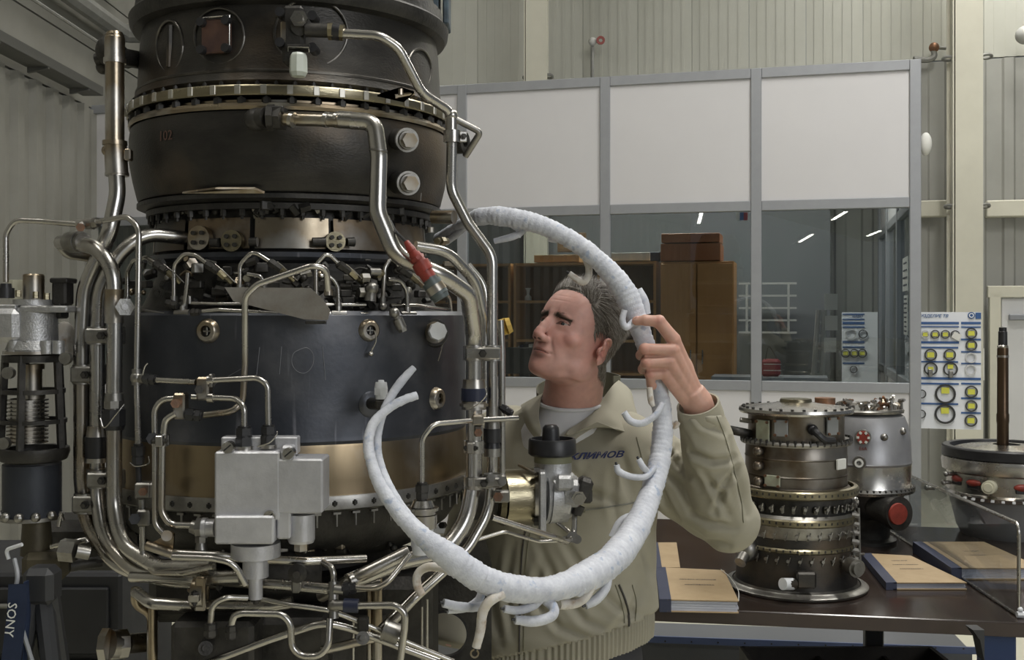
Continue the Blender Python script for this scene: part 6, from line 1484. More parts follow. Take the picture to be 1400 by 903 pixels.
        S.brush((s_*.014,.090,.022), (.003,.01,.010), (s_*.0,-.0012,0))
        ec = (s_*.0835,-.009,-.027); S.brush(ec, (.014,.0085,.0100), (s_*-.0110,0,0)) # ear bowl
        S.brush((s_*.0855,-.010,-.003), (.010,.010,.004), (s_*-.0030,0,0))
        S.brush((s_*.0275,.082,-.0690), (.004,.010,.004), (0,-.0035,0))      # mouth corner
    mouth = [(x, -.0680 - .0000*abs(x) - 3.0*x*x) for x in np.linspace(-.026,.026,23)]
    for x, z in mouth: S.brush((x,.094,z), (.0022,.016,.0016), (0,-.0022,0))
    S.brush((0,.094,-.0815), (.016,.012,.0045), (0,-.0040,0))                # under the lower lip
    S.brush((0,.094,-.0555), (.0035,.012,.006), (0,-.0014,0))                # philtrum
    for z in (.050,.062): S.brush((0,.088,z), (.040,.016,.0020), (0,-.0007,0))
    S.smooth(1, .5)
    # eye openings
    for s_ in (-1,1):
        c = np.array((s_*.0315,.0665,-.0005)); d = S.V - c; u = d[:,0]*s_
        up_ = .0047*np.clip(1-((u+.001)/.0150)**2,0,1); lo = .0030*np.clip(1-((u+.001)/.0150)**2,0,1)
        zc = d[:,2] - .10*u
        inside = (d[:,1] > 0) & (np.abs(u) < .0150) & (zc < up_) & (zc > -lo) & (np.linalg.norm(d,axis=1) < .022)
        dist = np.linalg.norm(d, axis=1); S.V[inside] = c + d[inside]/dist[inside][:,None]*.0108
        ring = (~inside) & (d[:,1] > 0) & (np.abs(u) < .0185) & (zc < up_+.0050) & (zc > -lo-.003) & (dist < .024)
        tgt = np.maximum(dist, .0146 + .0012*(zc > 0)); S.V[ring] = c + d[ring]/dist[ring][:,None]*tgt[ring][:,None]
    return S
HS = make_head()
# ------------------------------------------------------------------ raised left hand closed on the harness
def jt(l): return [P(*q) for q in l]
MCP = jt([(922,466,2.268),(920,479,2.262),(915,495,2.262),(908,511,2.268)])
WR = P(953,548,2.305)
EL = P(994,706,2.42); SHL = P(858,614,2.50)
def make_hand():
    mb = MB()
    fingers = [([MCP[0],P(901,440,2.262),P(882,438,2.262),P(870,439,2.268)], (.0170,.0150,.0128,.0106)),
               ([MCP[1],P(882,478,2.256),P(876,486,2.292),P(886,490,2.322)], (.0155,.0142,.0122,.0096)),
               ([MCP[2],P(884,497,2.257),P(879,505,2.292),P(889,508,2.320)], (.0155,.0140,.0120,.0094)),
               ([MCP[3],P(889,513,2.262),P(890,526,2.276),P(899,532,2.300)], (.0142,.0126,.0108,.0088)),
               ([P(930,505,2.325),P(900,488,2.352),P(881,472,2.350),P(873,460,2.338)], (.0170,.0125,.0115,.0090))]
    for pts, rr in fingers:
        rr = [q*.93 for q in rr]
        path = []; rad = []
        for i in range(3):
            for u in np.linspace(0,1,7)[:(None if i == 2 else -1)]:
                path.append(pts[i].lerp(pts[i+1], float(u))); r = rr[i]*(1-u)+rr[i+1]*u; rad.append(r*(1-.07*math.sin(math.pi*u)))
        # soften bends
        for _ in range(1): path = [path[0]]+[(path[i-1]+path[i]*2+path[i+1])/4 for i in range(1,len(path)-1)]+[path[-1]]
        m = len(path); mb.tube(path, 1, 16, rf=lambda t: float(np.interp(t*(m-1), range(m), rad)))
        mb.sphere(path[-1], rad[-1]*.99, 14, 10); mb.sphere(pts[1], rr[1]*1.04, 14, 10); mb.sphere(pts[2], rr[2]*1.03, 12, 8)
    for i in range(4):
        w_ = WR + (MCP[i]-MCP[1])*.38
        mb.tube([w_, w_.lerp(MCP[i],.5)+Vector((0,-.002,0)), MCP[i]], .0150, 16, rf=lambda t: 1.12-.22*t); mb.sphere(MCP[i]+Vector((.001,-.001,0)), .0135, 14, 10)
    pc = (MCP[0]+MCP[1]+MCP[2]+MCP[3]+WR*2)/6 + Vector((0,.012,0))
    mb.sphere(pc, 1, 20, 16, (.034,.018,.044), Matrix.Rotation(R_(-18),4,'Y'))
    mb.tube([WR.lerp(pc,.4)+Vector((.004,.012,0)), P(930,505,2.322)], .018, 14)
    arm = (EL-WR).normalized(); mb.tube([WR.lerp(pc,.30), WR, WR+arm*.05, WR+arm*.13, EL], .0295, 24, rf=lambda t: .95+.5*t)
    mb.tube([EL, EL.lerp(SHL,.5), SHL], .047, 20)
    V, Fc = remesh(mb.v, mb.f, .0016, 'hand'); S = Surf(V, Fc); S.smooth(4,.5)
    # creases between the folded fingers, tendons on the back
    for a, b_, amt in ((P(905,487,2.25),P(880,487,2.25),.0012),(P(905,504,2.25),P(882,505,2.25),.0012)):
        for u in np.linspace(0,1,8): S.brushn(a.lerp(b_,float(u)), (.005,.02,.0028), -amt)
    for i in range(4):
        for u in np.linspace(.25,.85,6): q = WR.lerp(MCP[i], float(u)) + Vector((0,-.014,0)); S.brushn(q, (.0035,.014,.006), .0006)
    # knuckle wrinkles
    for q in (P(900,438,2.255),): 
        for k_ in (-1,0,1): S.brushn(q+Vector((k_*.004,0,0)), (.0012,.012,.010), -.0005)
    S.smooth(30,.5,np.exp(-(((S.V-np.array(WR))/.040)**2).sum(1))); S.smooth(1,.4)
    return S
HD = make_hand()
# ------------------------------------------------------------------ body core under the clothes
LT = Vector((.905,-.425,0)).normalized(); FW = Vector((-.425,-.905,0)).normalized()     # his left, his forward
NB = Vector((.135, 2.560, 0))
HIP = Vector((.130, 2.60, 0))
def tc(z):
    t = min(max((1.52-z)/.6,0),1); return NB.lerp(HIP, t)
def tring(z, a, b_, n=56, ex=2.4, bf=None, off=(0,0)):
    c = tc(z) + LT*off[0] + FW*off[1]; out = []
    for k in range(n):
        t = 2*math.pi*k/n; c_, s_ = math.cos(t), math.sin(t)
        x = a*math.copysign(abs(c_)**(2/ex), c_); y = (bf if (bf and s_ > 0) else b_)*math.copysign(abs(s_)**(2/ex), s_)
        q = c + LT*x + FW*y; out.append((q.x, q.y, z))
    return out
SHR = tc(1.42) - LT*.185 + Vector((0,0,1.415)); 
ELR = SHR + Vector((-.075,.03,-.275)); WRR = ELR + Vector((-.03,-.10,-.20))
FL_, FR_ = HIP + LT*.10, HIP - LT*.10
mb = MB(); loft(mb, [tring(z,a,b_) for z,a,b_ in ((1.425,.10,.06),(1.40,.15,.085),(1.36,.17,.10),(1.28,.18,.11),(1.10,.165,.11),(.98,.165,.105),(.90,.16,.11),(.82,.14,.11))])
for f in (FL_, FR_):
    s_ = 1 if f is FL_ else -1
    mb.tube([f+UP*.88, f+UP*.49+LT*s_*.01, f+UP*.09+LT*s_*.02], .08, 20, rf=lambda t: 1-.45*t); mb.tube([f+UP*.07+LT*s_*.02, f+UP*.05+LT*s_*.03+FW*.13], .035, 14)
mb.tube([SHR, ELR, WRR], .045, 18, rf=lambda t: 1-.3*t); mb.tube([SHL, SHL.lerp(Vector((tc(1.4).x,tc(1.4).y,1.40)),.6)], .05, 16)
hb = WRR + (WRR-ELR).normalized()*.06; mb.sphere(hb, 1, 14, 10, (.03,.018,.045))
for i in range(4): mb.tube([hb+LT*(i-1.5)*.016, hb+LT*(i-1.5)*.018+Vector((-.01,-.03,-.075+.008*abs(i-1.5)))], .008, 8)
mb.tube([hb+LT*.02, hb+LT*.035+FW*.03-UP*.03], .009, 8)
mb.tube([Vector((.131,2.566,1.46)), Vector((NB.x,NB.y,1.38))], .055, 20)
BV, BF = remesh(mb.v, mb.f, .010, 'core'); BS = Surf(BV, BF); BS.smooth(3,.5)
# skin colours kept per vertex (flushed cheeks, lips, brows, stubble are the man's own colouring; mouth line and nostrils hold painted shade)
skin_root_loc = Vector((HIP.x, HIP.y, 0))
man = empty('person', skin_root_loc, 'grey-haired man in sage work jacket looking up left, raised hand gripping white cable loop', 'person')
hv = HS.V; HW = hv @ np.array(HROT).T + np.array(HPOS)
base = np.array((.62,.350,.295)); colr = np.tile(base, (len(hv),1))
def stain(c, r, colour, amt, sym=True):
    for s_ in ((-1,1) if sym else (1,)):
        cc = np.array((c[0]*s_, c[1], c[2])); q = (hv-cc)/np.array(r); w_ = np.clip(np.exp(-(q**2).sum(1)*1.2)*amt,0,1)[:,None]; colr[:] = colr*(1-w_)+np.array(colour)*w_
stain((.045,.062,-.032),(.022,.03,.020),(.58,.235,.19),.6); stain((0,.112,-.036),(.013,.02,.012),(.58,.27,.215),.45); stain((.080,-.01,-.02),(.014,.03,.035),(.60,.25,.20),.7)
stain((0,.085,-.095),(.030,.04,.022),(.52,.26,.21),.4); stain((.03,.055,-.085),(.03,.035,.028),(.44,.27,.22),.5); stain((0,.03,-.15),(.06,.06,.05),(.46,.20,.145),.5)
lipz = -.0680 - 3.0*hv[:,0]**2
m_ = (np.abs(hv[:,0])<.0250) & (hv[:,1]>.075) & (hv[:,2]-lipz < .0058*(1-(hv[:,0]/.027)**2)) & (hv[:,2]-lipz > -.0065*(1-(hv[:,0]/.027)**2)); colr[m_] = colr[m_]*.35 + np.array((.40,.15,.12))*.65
m_ = (np.abs(hv[:,0])<.0240) & (hv[:,1]>.075) & (np.abs(hv[:,2]-lipz) < .0009); colr[m_] *= .35  # shade between the lips painted into the skin colour
# lash line
for s_ in (-1,1):
    c = np.array((s_*.0315,.0665,-.0005)); d = hv-c; u = d[:,0]*s_; zc = d[:,2]-.10*u; e_ = np.abs(zc-.0047*np.clip(1-((u+.001)/.0150)**2,0,1)-.0006); m_ = (e_ < .0014) & (d[:,1] > 0) & (np.abs(u) < .0165) & (np.linalg.norm(d,axis=1) < .024); colr[m_] *= .3
bx = np.abs(hv[:,0]); ub = np.clip((bx-.010)/.036,0,1); bz_ = .0155+.002*np.sin(np.pi*ub)-.006*ub**2; m_ = np.exp(-((hv[:,2]-bz_)/.0050)**2)*((bx>.008)&(bx<.047)&(hv[:,1]>.05)); m_ = (m_*.95*(.8+.2*np.sin(hv[:,0]*3000)*np.sin(hv[:,2]*2200)))[:,None]; m_ = np.clip(m_,0,1); colr[:] = colr*(1-m_)+np.array((.085,.06,.045))*m_
for s_ in (-1,1):
    m_ = np.linalg.norm((hv-np.array((s_*.0065,.104,-.047)))/np.array((.0045,.006,.0028)),axis=1) < 1; colr[m_] *= .25  # shade inside the nostrils put into the vertex colour
hands = HD.V; hc = np.tile(np.array((.57,.335,.26)), (len(hands),1))
for q in MCP + [P(882,478,2.25),P(884,497,2.25),P(889,513,2.25),P(900,438,2.25)]:
    w_ = np.exp(-(((hands-np.array(q))/.011)**2).sum(1))[:,None]*.55; hc = hc*(1-w_)+np.array((.50,.20,.155))*w_
bc = np.tile(base, (len(BS.V),1))
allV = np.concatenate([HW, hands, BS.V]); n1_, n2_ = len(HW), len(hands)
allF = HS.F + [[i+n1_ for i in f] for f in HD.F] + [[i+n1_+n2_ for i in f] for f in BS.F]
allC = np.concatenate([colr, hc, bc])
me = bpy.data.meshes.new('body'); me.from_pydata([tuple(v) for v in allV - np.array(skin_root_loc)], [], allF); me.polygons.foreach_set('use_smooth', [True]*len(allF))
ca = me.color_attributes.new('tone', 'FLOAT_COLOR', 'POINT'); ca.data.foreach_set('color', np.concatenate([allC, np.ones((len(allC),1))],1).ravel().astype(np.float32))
skin = mat('skin', (.5,.27,.2), .48, 0, sub=.25, spec=.45)
nt = skin.node_tree; vc = nt.nodes.new('ShaderNodeVertexColor'); vc.layer_name = 'tone'; nz = nt.nodes.new('ShaderNodeTexNoise'); nz.inputs['Scale'].default_value = 60; nz.inputs['Detail'].default_value = 6
tcn = nt.nodes.new('ShaderNodeTexCoord'); nt.links.new(tcn.outputs['Object'], nz.inputs['Vector']); mrn = nt.nodes.new('ShaderNodeMapRange'); mrn.inputs[3].default_value = .82; mrn.inputs[4].default_value = 1.18; nt.links.new(nz.outputs['Fac'], mrn.inputs[0])
vm = nt.nodes.new('ShaderNodeVectorMath'); vm.operation = 'SCALE'; nt.links.new(vc.outputs[0], vm.inputs[0]); nt.links.new(mrn.outputs[0], vm.inputs['Scale']); nt.links.new(vm.outputs[0], nt.nodes['Principled BSDF'].inputs['Base Color'])
n2 = nt.nodes.new('ShaderNodeTexNoise'); n2.inputs['Scale'].default_value = 700; bmp = nt.nodes.new('ShaderNodeBump'); bmp.inputs['Strength'].default_value = .25; bmp.inputs['Distance'].default_value = .0006; nt.links.new(tcn.outputs['Object'], n2.inputs['Vector']); nt.links.new(n2.outputs['Fac'], bmp.inputs['Height']); nt.links.new(bmp.outputs[0], nt.nodes['Principled BSDF'].inputs['Normal'])
me.materials.append(skin)
body = bpy.data.objects.new('body', me); col.objects.link(body); body.parent = man; WL[body.name] = skin_root_loc.copy()
# nail of the index finger
q = P(871,435.5,2.2625); MB().sphere(q, 1, 12, 8, (.0062,.0030,.0046), Matrix.Rotation(R_(-10),4,'Y')).build('finger_nail', mat('nail',(.62,.36,.30),.3), man)
# eyes
eyew = mat('eye_white', (.40,.36,.33), .25); iris = mat('iris', (.045,.05,.05), .2); pup = mat('pupil', (.01,.01,.01), .1)
for s_ in (-1,1):
    c = h2w((s_*.0315,.0665,-.0005)); ob = MB().sphere(c, .0122, 24, 16).build('eye', eyew, man)
    g = (HROT @ Vector((.05*1,1,.05))).normalized()
    MB().sphere(c + g*.0072, .0068, 20, 12, (1,1,1)).build('iris', iris, ob); MB().sphere(c+g*.0108, .0034, 14, 10).build('pupil', pup, ob)
# ------------------------------------------------------------------ hair
def hairline(v):
    x, y, z = np.abs(v[:,0]), v[:,1], v[:,2]
    ang = y
    lim = np.interp(ang, [-.12,-.085,-.055,-.035,-.026,-.012,.000,.012,.022,.030,.046,.055,.064,.075,.09], [-.078,-.078,-.072,-.052,-.020,.012,.004,-.006,.000,.030,.054,.070,.079,.086,.092])
    return (z > lim) & (z > -.078)
hn = HS.normals()
Hm = hairline(hv) & (np.abs(hv[:,0]) < .082) & ~((hv[:,1] > -.034) & (hv[:,1] < .010) & (hv[:,2] < .012) & (np.abs(hv[:,0]) > .0715) & (hv[:,2] < .010))
fsel = [f for f in HS.F if all(Hm[i] for i in f)]
used = sorted(set(i for f in fsel for i in f)); mp_ = {i:k for k,i in enumerate(used)}; used = np.array(used)
top = np.clip((hv[used,2]-.02)/.08,0,1)
nzv = np.array([mnoise.noise(Vector((v[0]*90, v[1]*25, v[2]*60))) for v in hv[used]])
fm = Hm.astype(float)[:,None]
for _ in range(14): fm = np.minimum(fm, HS.avg(fm))
edge = np.clip((fm[used,0]-.72)/.28,0,1)
off = (.0026 + .0030*top*np.clip((hv[used,1]+.13)/.16,.5,1)) * (1+.35*nzv)*edge - .0007*(1-edge)
cv = hv[used] + hn[used]*off[:,None]
cw = cv @ np.array(HROT).T + np.array(HPOS)
hairm = [mat('hair_grey', (.26,.235,.205), .5, 0, (.17,.15,.13), 160, .3, 400, (1,1,1)), mat('hair_pale', (.42,.40,.37), .45), mat('hair_brown', (.095,.078,.06), .5)]
hb_ = MB(); hb_.add([tuple(v) for v in cw], [[mp_[i] for i in f] for f in fsel], True)
rr = random.Random(4); tri = fsel; rim_tri = [f for f in fsel if edge[mp_[f[0]]] < .6 and hv[f[0],2] > .03]
SV = hb_; n_str = 20000
cnt = 0; 
for _ in range(n_str):
    f = tri[rr.randrange(len(tri))] if _ > 3500 else rim_tri[rr.randrange(len(rim_tri))]; i = f[rr.randrange(len(f))]; k_ = mp_[i]
    p0 = Vector(cv[k_]) + Vector(hn[i])*(.0008*(1-edge[k_])-.0004) + Vector((rr.uniform(-1,1),rr.uniform(-1,1),rr.uniform(-1,1)))*.0012; nn = Vector(hn[i])
    t_ = float(np.clip((p0.z-.01)/.09,0,1))
    flow = Vector((0,-1,.0))*(.4+t_) + Vector((0,-.45,-1))*(1-t_) + Vector((math.copysign(.15,p0.x),0,0)) 
    fr_ = p0.y > .040 and p0.z > .06
    if fr_: flow = Vector((.35,-.25 if edge[k_] > .5 else .12,.85))
    flow = flow - nn*flow.dot(nn); flow = flow.normalized() if flow.length > 1e-4 else Vector((0,-1,0))
    flow = (flow + Vector((rr.uniform(-1,1),rr.uniform(-1,1),rr.uniform(-1,1)))*.19).normalized()
    L_h = (.014 + .022*t_)*rr.uniform(.6,1.25)*(.55 if p0.z < -.045 else 1); lift = .06+.30*t_*rr.random() + (.30*rr.random() if fr_ else 0)
    pts = [p0 + (flow*u + nn*(lift*u*(1-.55*u)))*L_h + Vector((0,0,-.002*u*u)) for u in (0,.35,.7,1)]
    pts = [h2w(q) for q in pts]; s_ = (pts[-1]-pts[0]).cross(HROT @ nn).normalized(); wd = .00042*rr.uniform(.7,1.3); nw = (HROT @ nn)*wd*.8
    hb_.cur = (0 if rr.random() < .42 else (1 if rr.random() < (.62 - .25*t_*(p0.y>.0)) else 2))
    vs = []
    for q, w_ in zip(pts, (1,1,.8,.1)): vs += [q - s_*wd*w_, q + s_*wd*w_, q + nw*w_]
    hb_.add(vs, [(3*a_+b_, 3*a_+(b_+1)%3, 3*a_+3+(b_+1)%3, 3*a_+3+b_) for a_ in range(3) for b_ in range(3)], True)
hb_.build('hair', hairm, man, kind=None, sharp=180, fix=False)
# eyebrows as short hairs
eb = MB()
for s_ in (-1,1):
    for _ in range(900):
        u = rr.random(); x = .009+.038*u; ub = min(max((x-.010)/.036,0),1); z = .0155+.002*math.sin(math.pi*ub)-.006*ub**2+rr.gauss(0,.0017)
        idx = int(np.argmin(((hv-np.array((s_*x,.085-.012*u,z)))**2).sum(1))); b0 = Vector(hv[idx]); nn = Vector(hn[idx])
        d = Vector((s_*(.5+.5*u), 0, .5-.6*u)) + Vector((rr.uniform(-.2,.2),0,rr.uniform(-.2,.2))); d = (d-nn*d.dot(nn)).normalized()*.006*rr.uniform(.7,1.2); e = b0+d+nn*.0016
        a_, c_ = h2w(b0+nn*.0003), h2w(e); sd = (c_-a_).cross(HROT@nn).normalized()*.00035
        eb.add([a_-sd,a_+sd,a_+(HROT@nn)*.0004,c_], [(0,1,3),(1,2,3),(2,0,3)])
eb.build('eyebrows', hairm[2], man, fix=False)
# ------------------------------------------------------------------ jacket
jm = mat('sage_twill', (.41,.385,.305), .78, 0, (.37,.348,.275), 5, .35, 900, spec=.2)
jm_in = mat('jacket_lining', (.12,.115,.08), .8)
teem = mat('white_tshirt', (.72,.72,.74), .8, 0, (.68,.68,.70), 10, .3, 900, spec=.2)
mb = MB()
JR = [(1.520,.080,.074,.074),(1.500,.112,.088,.085),(1.470,.155,.104,.098),(1.435,.190,.118,.112),(1.39,.208,.128,.128),(1.33,.214,.134,.138),(1.24,.212,.136,.144),(1.13,.208,.136,.148),(1.04,.214,.142,.160),(.985,.222,.148,.168),(.94,.220,.145,.165),(.90,.21,.14,.16)]
loft(mb, [tring(z,a,bb_2,64,2.35,bf) for z,a,bb_2,bf in JR])
def limb(mb, pts, rads, n=28):
    path = []; rad = []
    for i in range(len(pts)-1):
        for u in np.linspace(0,1,8)[:-1]: path.append(pts[i].lerp(pts[i+1],float(u))); rad.append(rads[i]*(1-u)+rads[i+1]*u)
    path.append(pts[-1]); rad.append(rads[-1])
    for _ in range(2): path = [path[0]]+[(path[i-1]+path[i]*2+path[i+1])/4 for i in range(1,len(path)-1)]+[path[-1]]
    m = len(path); mb.tube(path, 1, n, rf=lambda t: float(np.interp(t*(m-1), range(m), rad)))
fa = (EL-WR).normalized(); CUFF = WR + fa*.012
limb(mb, [SHL+LT*-.05+Vector((0,0,.005)), SHL, P(925,655,2.47), EL+Vector((-.012,0,-.004)), EL.lerp(CUFF,.35), EL.lerp(CUFF,.72), CUFF], [.090,.086,.080,.070,.068,.058,.046])
mb.sphere(EL+Vector((.004,0,-.012)), .070, 20, 14)
limb(mb, [SHR+LT*.05, SHR, ELR, WRR], [.092,.085,.066,.048])
V, Fc = remesh(mb.v, mb.f, .0055, 'jacket'); JS = Surf(V, Fc); JS.smooth(9,.5)
def px_of(V): return np.stack([700+F*V[:,0]/V[:,1], HZ-F*(V[:,2]-CAMZ)/V[:,1]],1)
def crease(pts, wpx, amt, ridge=.5):
    """a fold running through the given photo points, pressed into the cloth on the side that faces the camera"""
    pts = np.array(pts, float); N = JS.normals(); uv = px_of(JS.V); front = np.clip(-N[:,1]*1.4,0,1)
    best = np.full(len(uv), 1e9); side = np.zeros(len(uv)); tt = np.zeros(len(uv)); n = len(pts)-1
    for i in range(n):
        a, b_ = pts[i], pts[i+1]; ab = b_-a; L2 = (ab**2).sum(); t = np.clip(((uv-a)@ab)/L2,0,1); d = uv-(a+t[:,None]*ab); dd = np.sqrt((d**2).sum(1))
        m = dd < best; best[m] = dd[m]; tt[m] = (i+t[m])/n; cr = ab[0]*d[:,1]-ab[1]*d[:,0]; side[m] = np.sign(cr[m])
    env = np.sin(np.pi*np.clip(tt,.04,.96))**.6
    s_ = best*side/wpx; prof = -np.exp(-s_**2) + ridge*np.exp(-(s_-1.9)**2/1.1)+ ridge*.6*np.exp(-(s_+2.0)**2/1.4)
    JS.V = JS.V + N*(prof*env*front*amt)[:,None]
for c in ([(930,590),(945,618),(975,632),(1005,628)],[(925,602),(938,640),(960,668)],[(948,560),(962,580),(990,592)],[(1000,600),(1012,660),(1020,705)],[(905,640),(930,664),(948,700)],[(898,660),(912,690),(930,722)],
          [(962,650),(985,680),(1000,712)],[(880,640),(905,628),(930,610)],[(945,700),(972,716),(1005,722)],[(935,722),(962,742),(996,746)],[(892,616),(918,624),(940,650)],[(1010,640),(990,665),(978,700)]):
    crease(c, 4.5, .0115)
for c in ([(735,740),(760,800),(800,850),(850,868)],[(760,720),(800,790),(850,835),(890,845)],[(880,800),(862,840),(830,872)],[(860,720),(880,750),(893,790)],[(700,745),(690,800),(700,870)],[(730,820),(765,858),(820,880)],[(800,640),(790,680),(770,700)],[(850,620),(858,660),(872,700)],[(840,640),(836,680),(845,720)],[(780,640),(800,672),(850,690)],[(680,760),(672,820),(684,880)],[(740,770),(730,810),(742,850)]):
    crease(c, 5.5, .0075, .6)
# broad soft rumples
nv = np.array([mnoise.noise(Vector(v)*11) + .5*mnoise.noise(Vector(v)*23) for v in JS.V]); JS.V = JS.V + JS.normals()*(nv*.0045)[:,None]
# blouson hem: the cloth ends where the gathered waistband begins
rel = JS.V - np.array(tc(.95)); ztop = .978 + .33*(rel@np.array(LT))*((rel@np.array(FW)) > -.3)
# neck opening: V between the lapels, and the inside of the collar
uvj = px_of(JS.V); NJ = JS.normals()
def inpoly(uv, poly):
    x, y = uv[:,0], uv[:,1]; r = np.zeros(len(uv), bool); n = len(poly); j = n-1
    for i in range(n):
        xi, yi = poly[i]; xj, yj = poly[j]; c = ((yi > y) != (yj > y)) & (x < (xj-xi)*(y-yi)/(yj-yi+1e-12)+xi); r ^= c; j = i
    return r
vee = inpoly(uvj, [(720,500),(868,500),(846,540),(816,572),(776,592),(750,640),(744,618),(728,560)]) & (NJ@np.array(FW) > -.35) 
vee |= (JS.V[:,2] > 1.506)
cuffcut = ((JS.V-np.array(CUFF))@np.array(fa) < .004) & (np.linalg.norm(JS.V-np.array(CUFF),axis=1) < .10)
drop = vee | cuffcut | (JS.V[:,2] < ztop-.004)
keep = [f for f in JS.F if not all(drop[i] for i in f)]
u_ = sorted(set(i for f in keep for i in f)); mp2 = {i:k for k,i in enumerate(u_)}
jv = JS.V[u_] - np.array(skin_root_loc)
me = bpy.data.meshes.new('jacket'); me.from_pydata([tuple(v) for v in jv], [], [[mp2[i] for i in f] for f in keep]); me.polygons.foreach_set('use_smooth',[True]*len(keep)); me.materials.append(jm)
jk = bpy.data.objects.new('jacket', me); col.objects.link(jk); jk.parent = man; WL[jk.name] = skin_root_loc.copy()
sd_ = jk.modifiers.new('thick','SOLIDIFY'); sd_.thickness = .003; sd_.offset = -1
bvh = BVHTree.FromPolygons([Vector(v) for v in JS.V[u_]], [[mp2[i] for i in f] for f in keep])
CO = Vector((0,0,CAMZ))
def J(px, py, off=.002):
    d = (P(px,py,1)-CO).normalized(); h = bvh.ray_cast(CO, d)
    if h[0] is None: return P(px,py,2.5), Vector((0,-1,0))
    n = h[1]; n = -n if n.dot(d) > 0 else n
    return h[0] + n*off, n
def jline(pts, r, m, name, off=.0012, n=6, label=None):
    sp_ = spline([Vector((x,y,0)) for x,y in pts], n); return MB().tube([J(q.x,q.y,off)[0] for q in sp_], r, 6).build(name, m, man, label)
seam = mat('seam_thread', (.15,.145,.095), .8); zipm = mat('zip_dark', (.05,.045,.04), .5)
jline([(749,640),(738,670),(726,700),(716,740),(712,790),(711,840),(710,900)], .0022, zipm, 'zip', .001)
jline([(755,645),(744,675),(732,705),(722,745),(718,795),(717,840),(716,900)], .0009, seam, 'seam')
jline([(800,698),(830,694),(860,689),(884,684)], .0018, mat('grey_piping',(.20,.20,.17),.5), 'yoke_piping'); jline([(720,712),(745,708),(775,703),(800,700)], .0012, seam, 'seam')
jline([(846,800),(856,825),(860,850),(858,864)], .0026, zipm, 'pocket_zip'); jline([(841,800),(850,826),(854,852)], .0010, seam, 'seam'); jline([(864,800),(870,826),(868,850)], .0010, seam, 'seam')
MB().cyl(J(858,862,.004)[0], J(860,872,.004)[0], .003,.002,8).build('zip_puller', steel, man)
jline([(962,527),(975,560),(988,590),(1000,630),(1012,680),(1016,715)], .0009, seam, 'seam'); jline([(870,598),(878,630),(880,660),(872,690)], .0009, seam, 'seam')
# lettering on the chest
lp, ln = J(806, 622, .0012); lx = (J(832,619)[0]-J(780,625)[0]).normalized()
navyt = mat('navy_print', (.02,.03,.12), .6)
lx = (J(834,620,.0)[0]-J(778,623,.0)[0]).normalized(); MT = Mx(J(814,624,.0045)[0], lx, (0,0,1)) @ Matrix.Diagonal((1.45,1,1,1))
text('КЛИМОВ', .0185, MT, navyt, 'chest_lettering', man, .0006, bold=.0006, shear=.4)
# gathered waistband
NW = 900; rows = 6; vs = []
for r_i in range(rows):
    for k_ in range(NW):
        t = 2*math.pi*k_/NW; c_, s_ = math.cos(t), math.sin(t); x = c_*abs(c_)**(2/2.35-1)*.203 if abs(c_)>1e-9 else 0; y = s_*abs(s_)**(2/2.35-1)*(.150 if s_ > 0 else .138) if abs(s_)>1e-9 else 0
        z = .990 + .33*x - .016*r_i - .004; g_ = 1 + .010*math.sin(k_*2*math.pi/9) + .012*math.sin(math.pi*r_i/(rows-1)) + .006*math.sin(k_*.11)
        q = tc(.95) + LT*x*g_ + FW*y*g_; vs.append((q.x, q.y, z))
MB().add(vs, [(r_i*NW+k_, r_i*NW+(k_+1)%NW, (r_i+1)*NW+(k_+1)%NW, (r_i+1)*NW+k_) for r_i in range(rows-1) for k_ in range(NW)], True).build('waistband', jm, man, sharp=180)
# T-shirt
nk0 = Vector(h2w((0,-.022,-.045))); nk1 = Vector((.130,2.565,1.43))
def nkc(z): return nk0.lerp(nk1, (nk0.z-z)/(nk0.z-nk1.z))
def nring(z, r, tilt=0, n=56):
    c = nkc(z); return [(c.x+math.cos(t)*r, c.y+math.sin(t)*r*1.02, z + tilt*math.sin(t)) for t in [2*math.pi*k/n for k in range(n)]]
mb = MB(); loft(mb, [nring(1.517,.0725,.012), nring(1.505,.079,.010), nring(1.485,.096,.006), nring(1.455,.116), nring(1.42,.128), nring(1.36,.135)], cap=False)
tsh = mb.build('tshirt', teem, man)
pts = [Vector(p) for p in nring(1.519,.0725,.012)]; MB().tube(pts+[pts[0]], .0045, 8, cap=False).build('tshirt_neckband', teem, man)
# collar wings
def sheet(name, rows, th, m, label=None, n=10):
    G = [spline(r, n) for r in rows]; A = len(G[0]); 
    GG = [[G[i][k] for i in range(len(G))] for k in range(A)]; GG = [spline(q, 6) for q in GG]; B = len(GG[0])
    V_ = [p for r in GG for p in r]; nf = []
    for k in range(A):
        for j in range(B):
            a = GG[min(k+1,A-1)][j]-GG[max(k-1,0)][j]; b_ = GG[k][min(j+1,B-1)]-GG[k][max(j-1,0)]; nn = a.cross(b_); nf.append(nn.normalized() if nn.length > 1e-9 else Vector((0,-1,0)))
    if sum(q.y for q in nf) > 0: nf = [-q for q in nf]
    V2 = [p - q*th for p, q in zip(V_, nf)]; W_ = len(V_); fs = []
    for k in range(A-1):
        for j in range(B-1):
            i0 = k*B+j; fs += [(i0,i0+1,i0+B+1,i0+B), (W_+i0,W_+i0+B,W_+i0+B+1,W_+i0+1)]
    for k in range(A-1): fs += [(k*B,k*B+B,W_+k*B+B,W_+k*B),(k*B+B-1,W_+k*B+B-1,W_+k*B+2*B-1,k*B+2*B-1)]
    for j in range(B-1): fs += [(j,W_+j,W_+j+1,j+1),((A-1)*B+j,(A-1)*B+j+1,W_+(A-1)*B+j+1,W_+(A-1)*B+j)]
    return MB().add(V_+V2, fs, True).build(name, m, man, label, sharp=60)
def Jp(px, py, off): return J(px, py, off)[0]
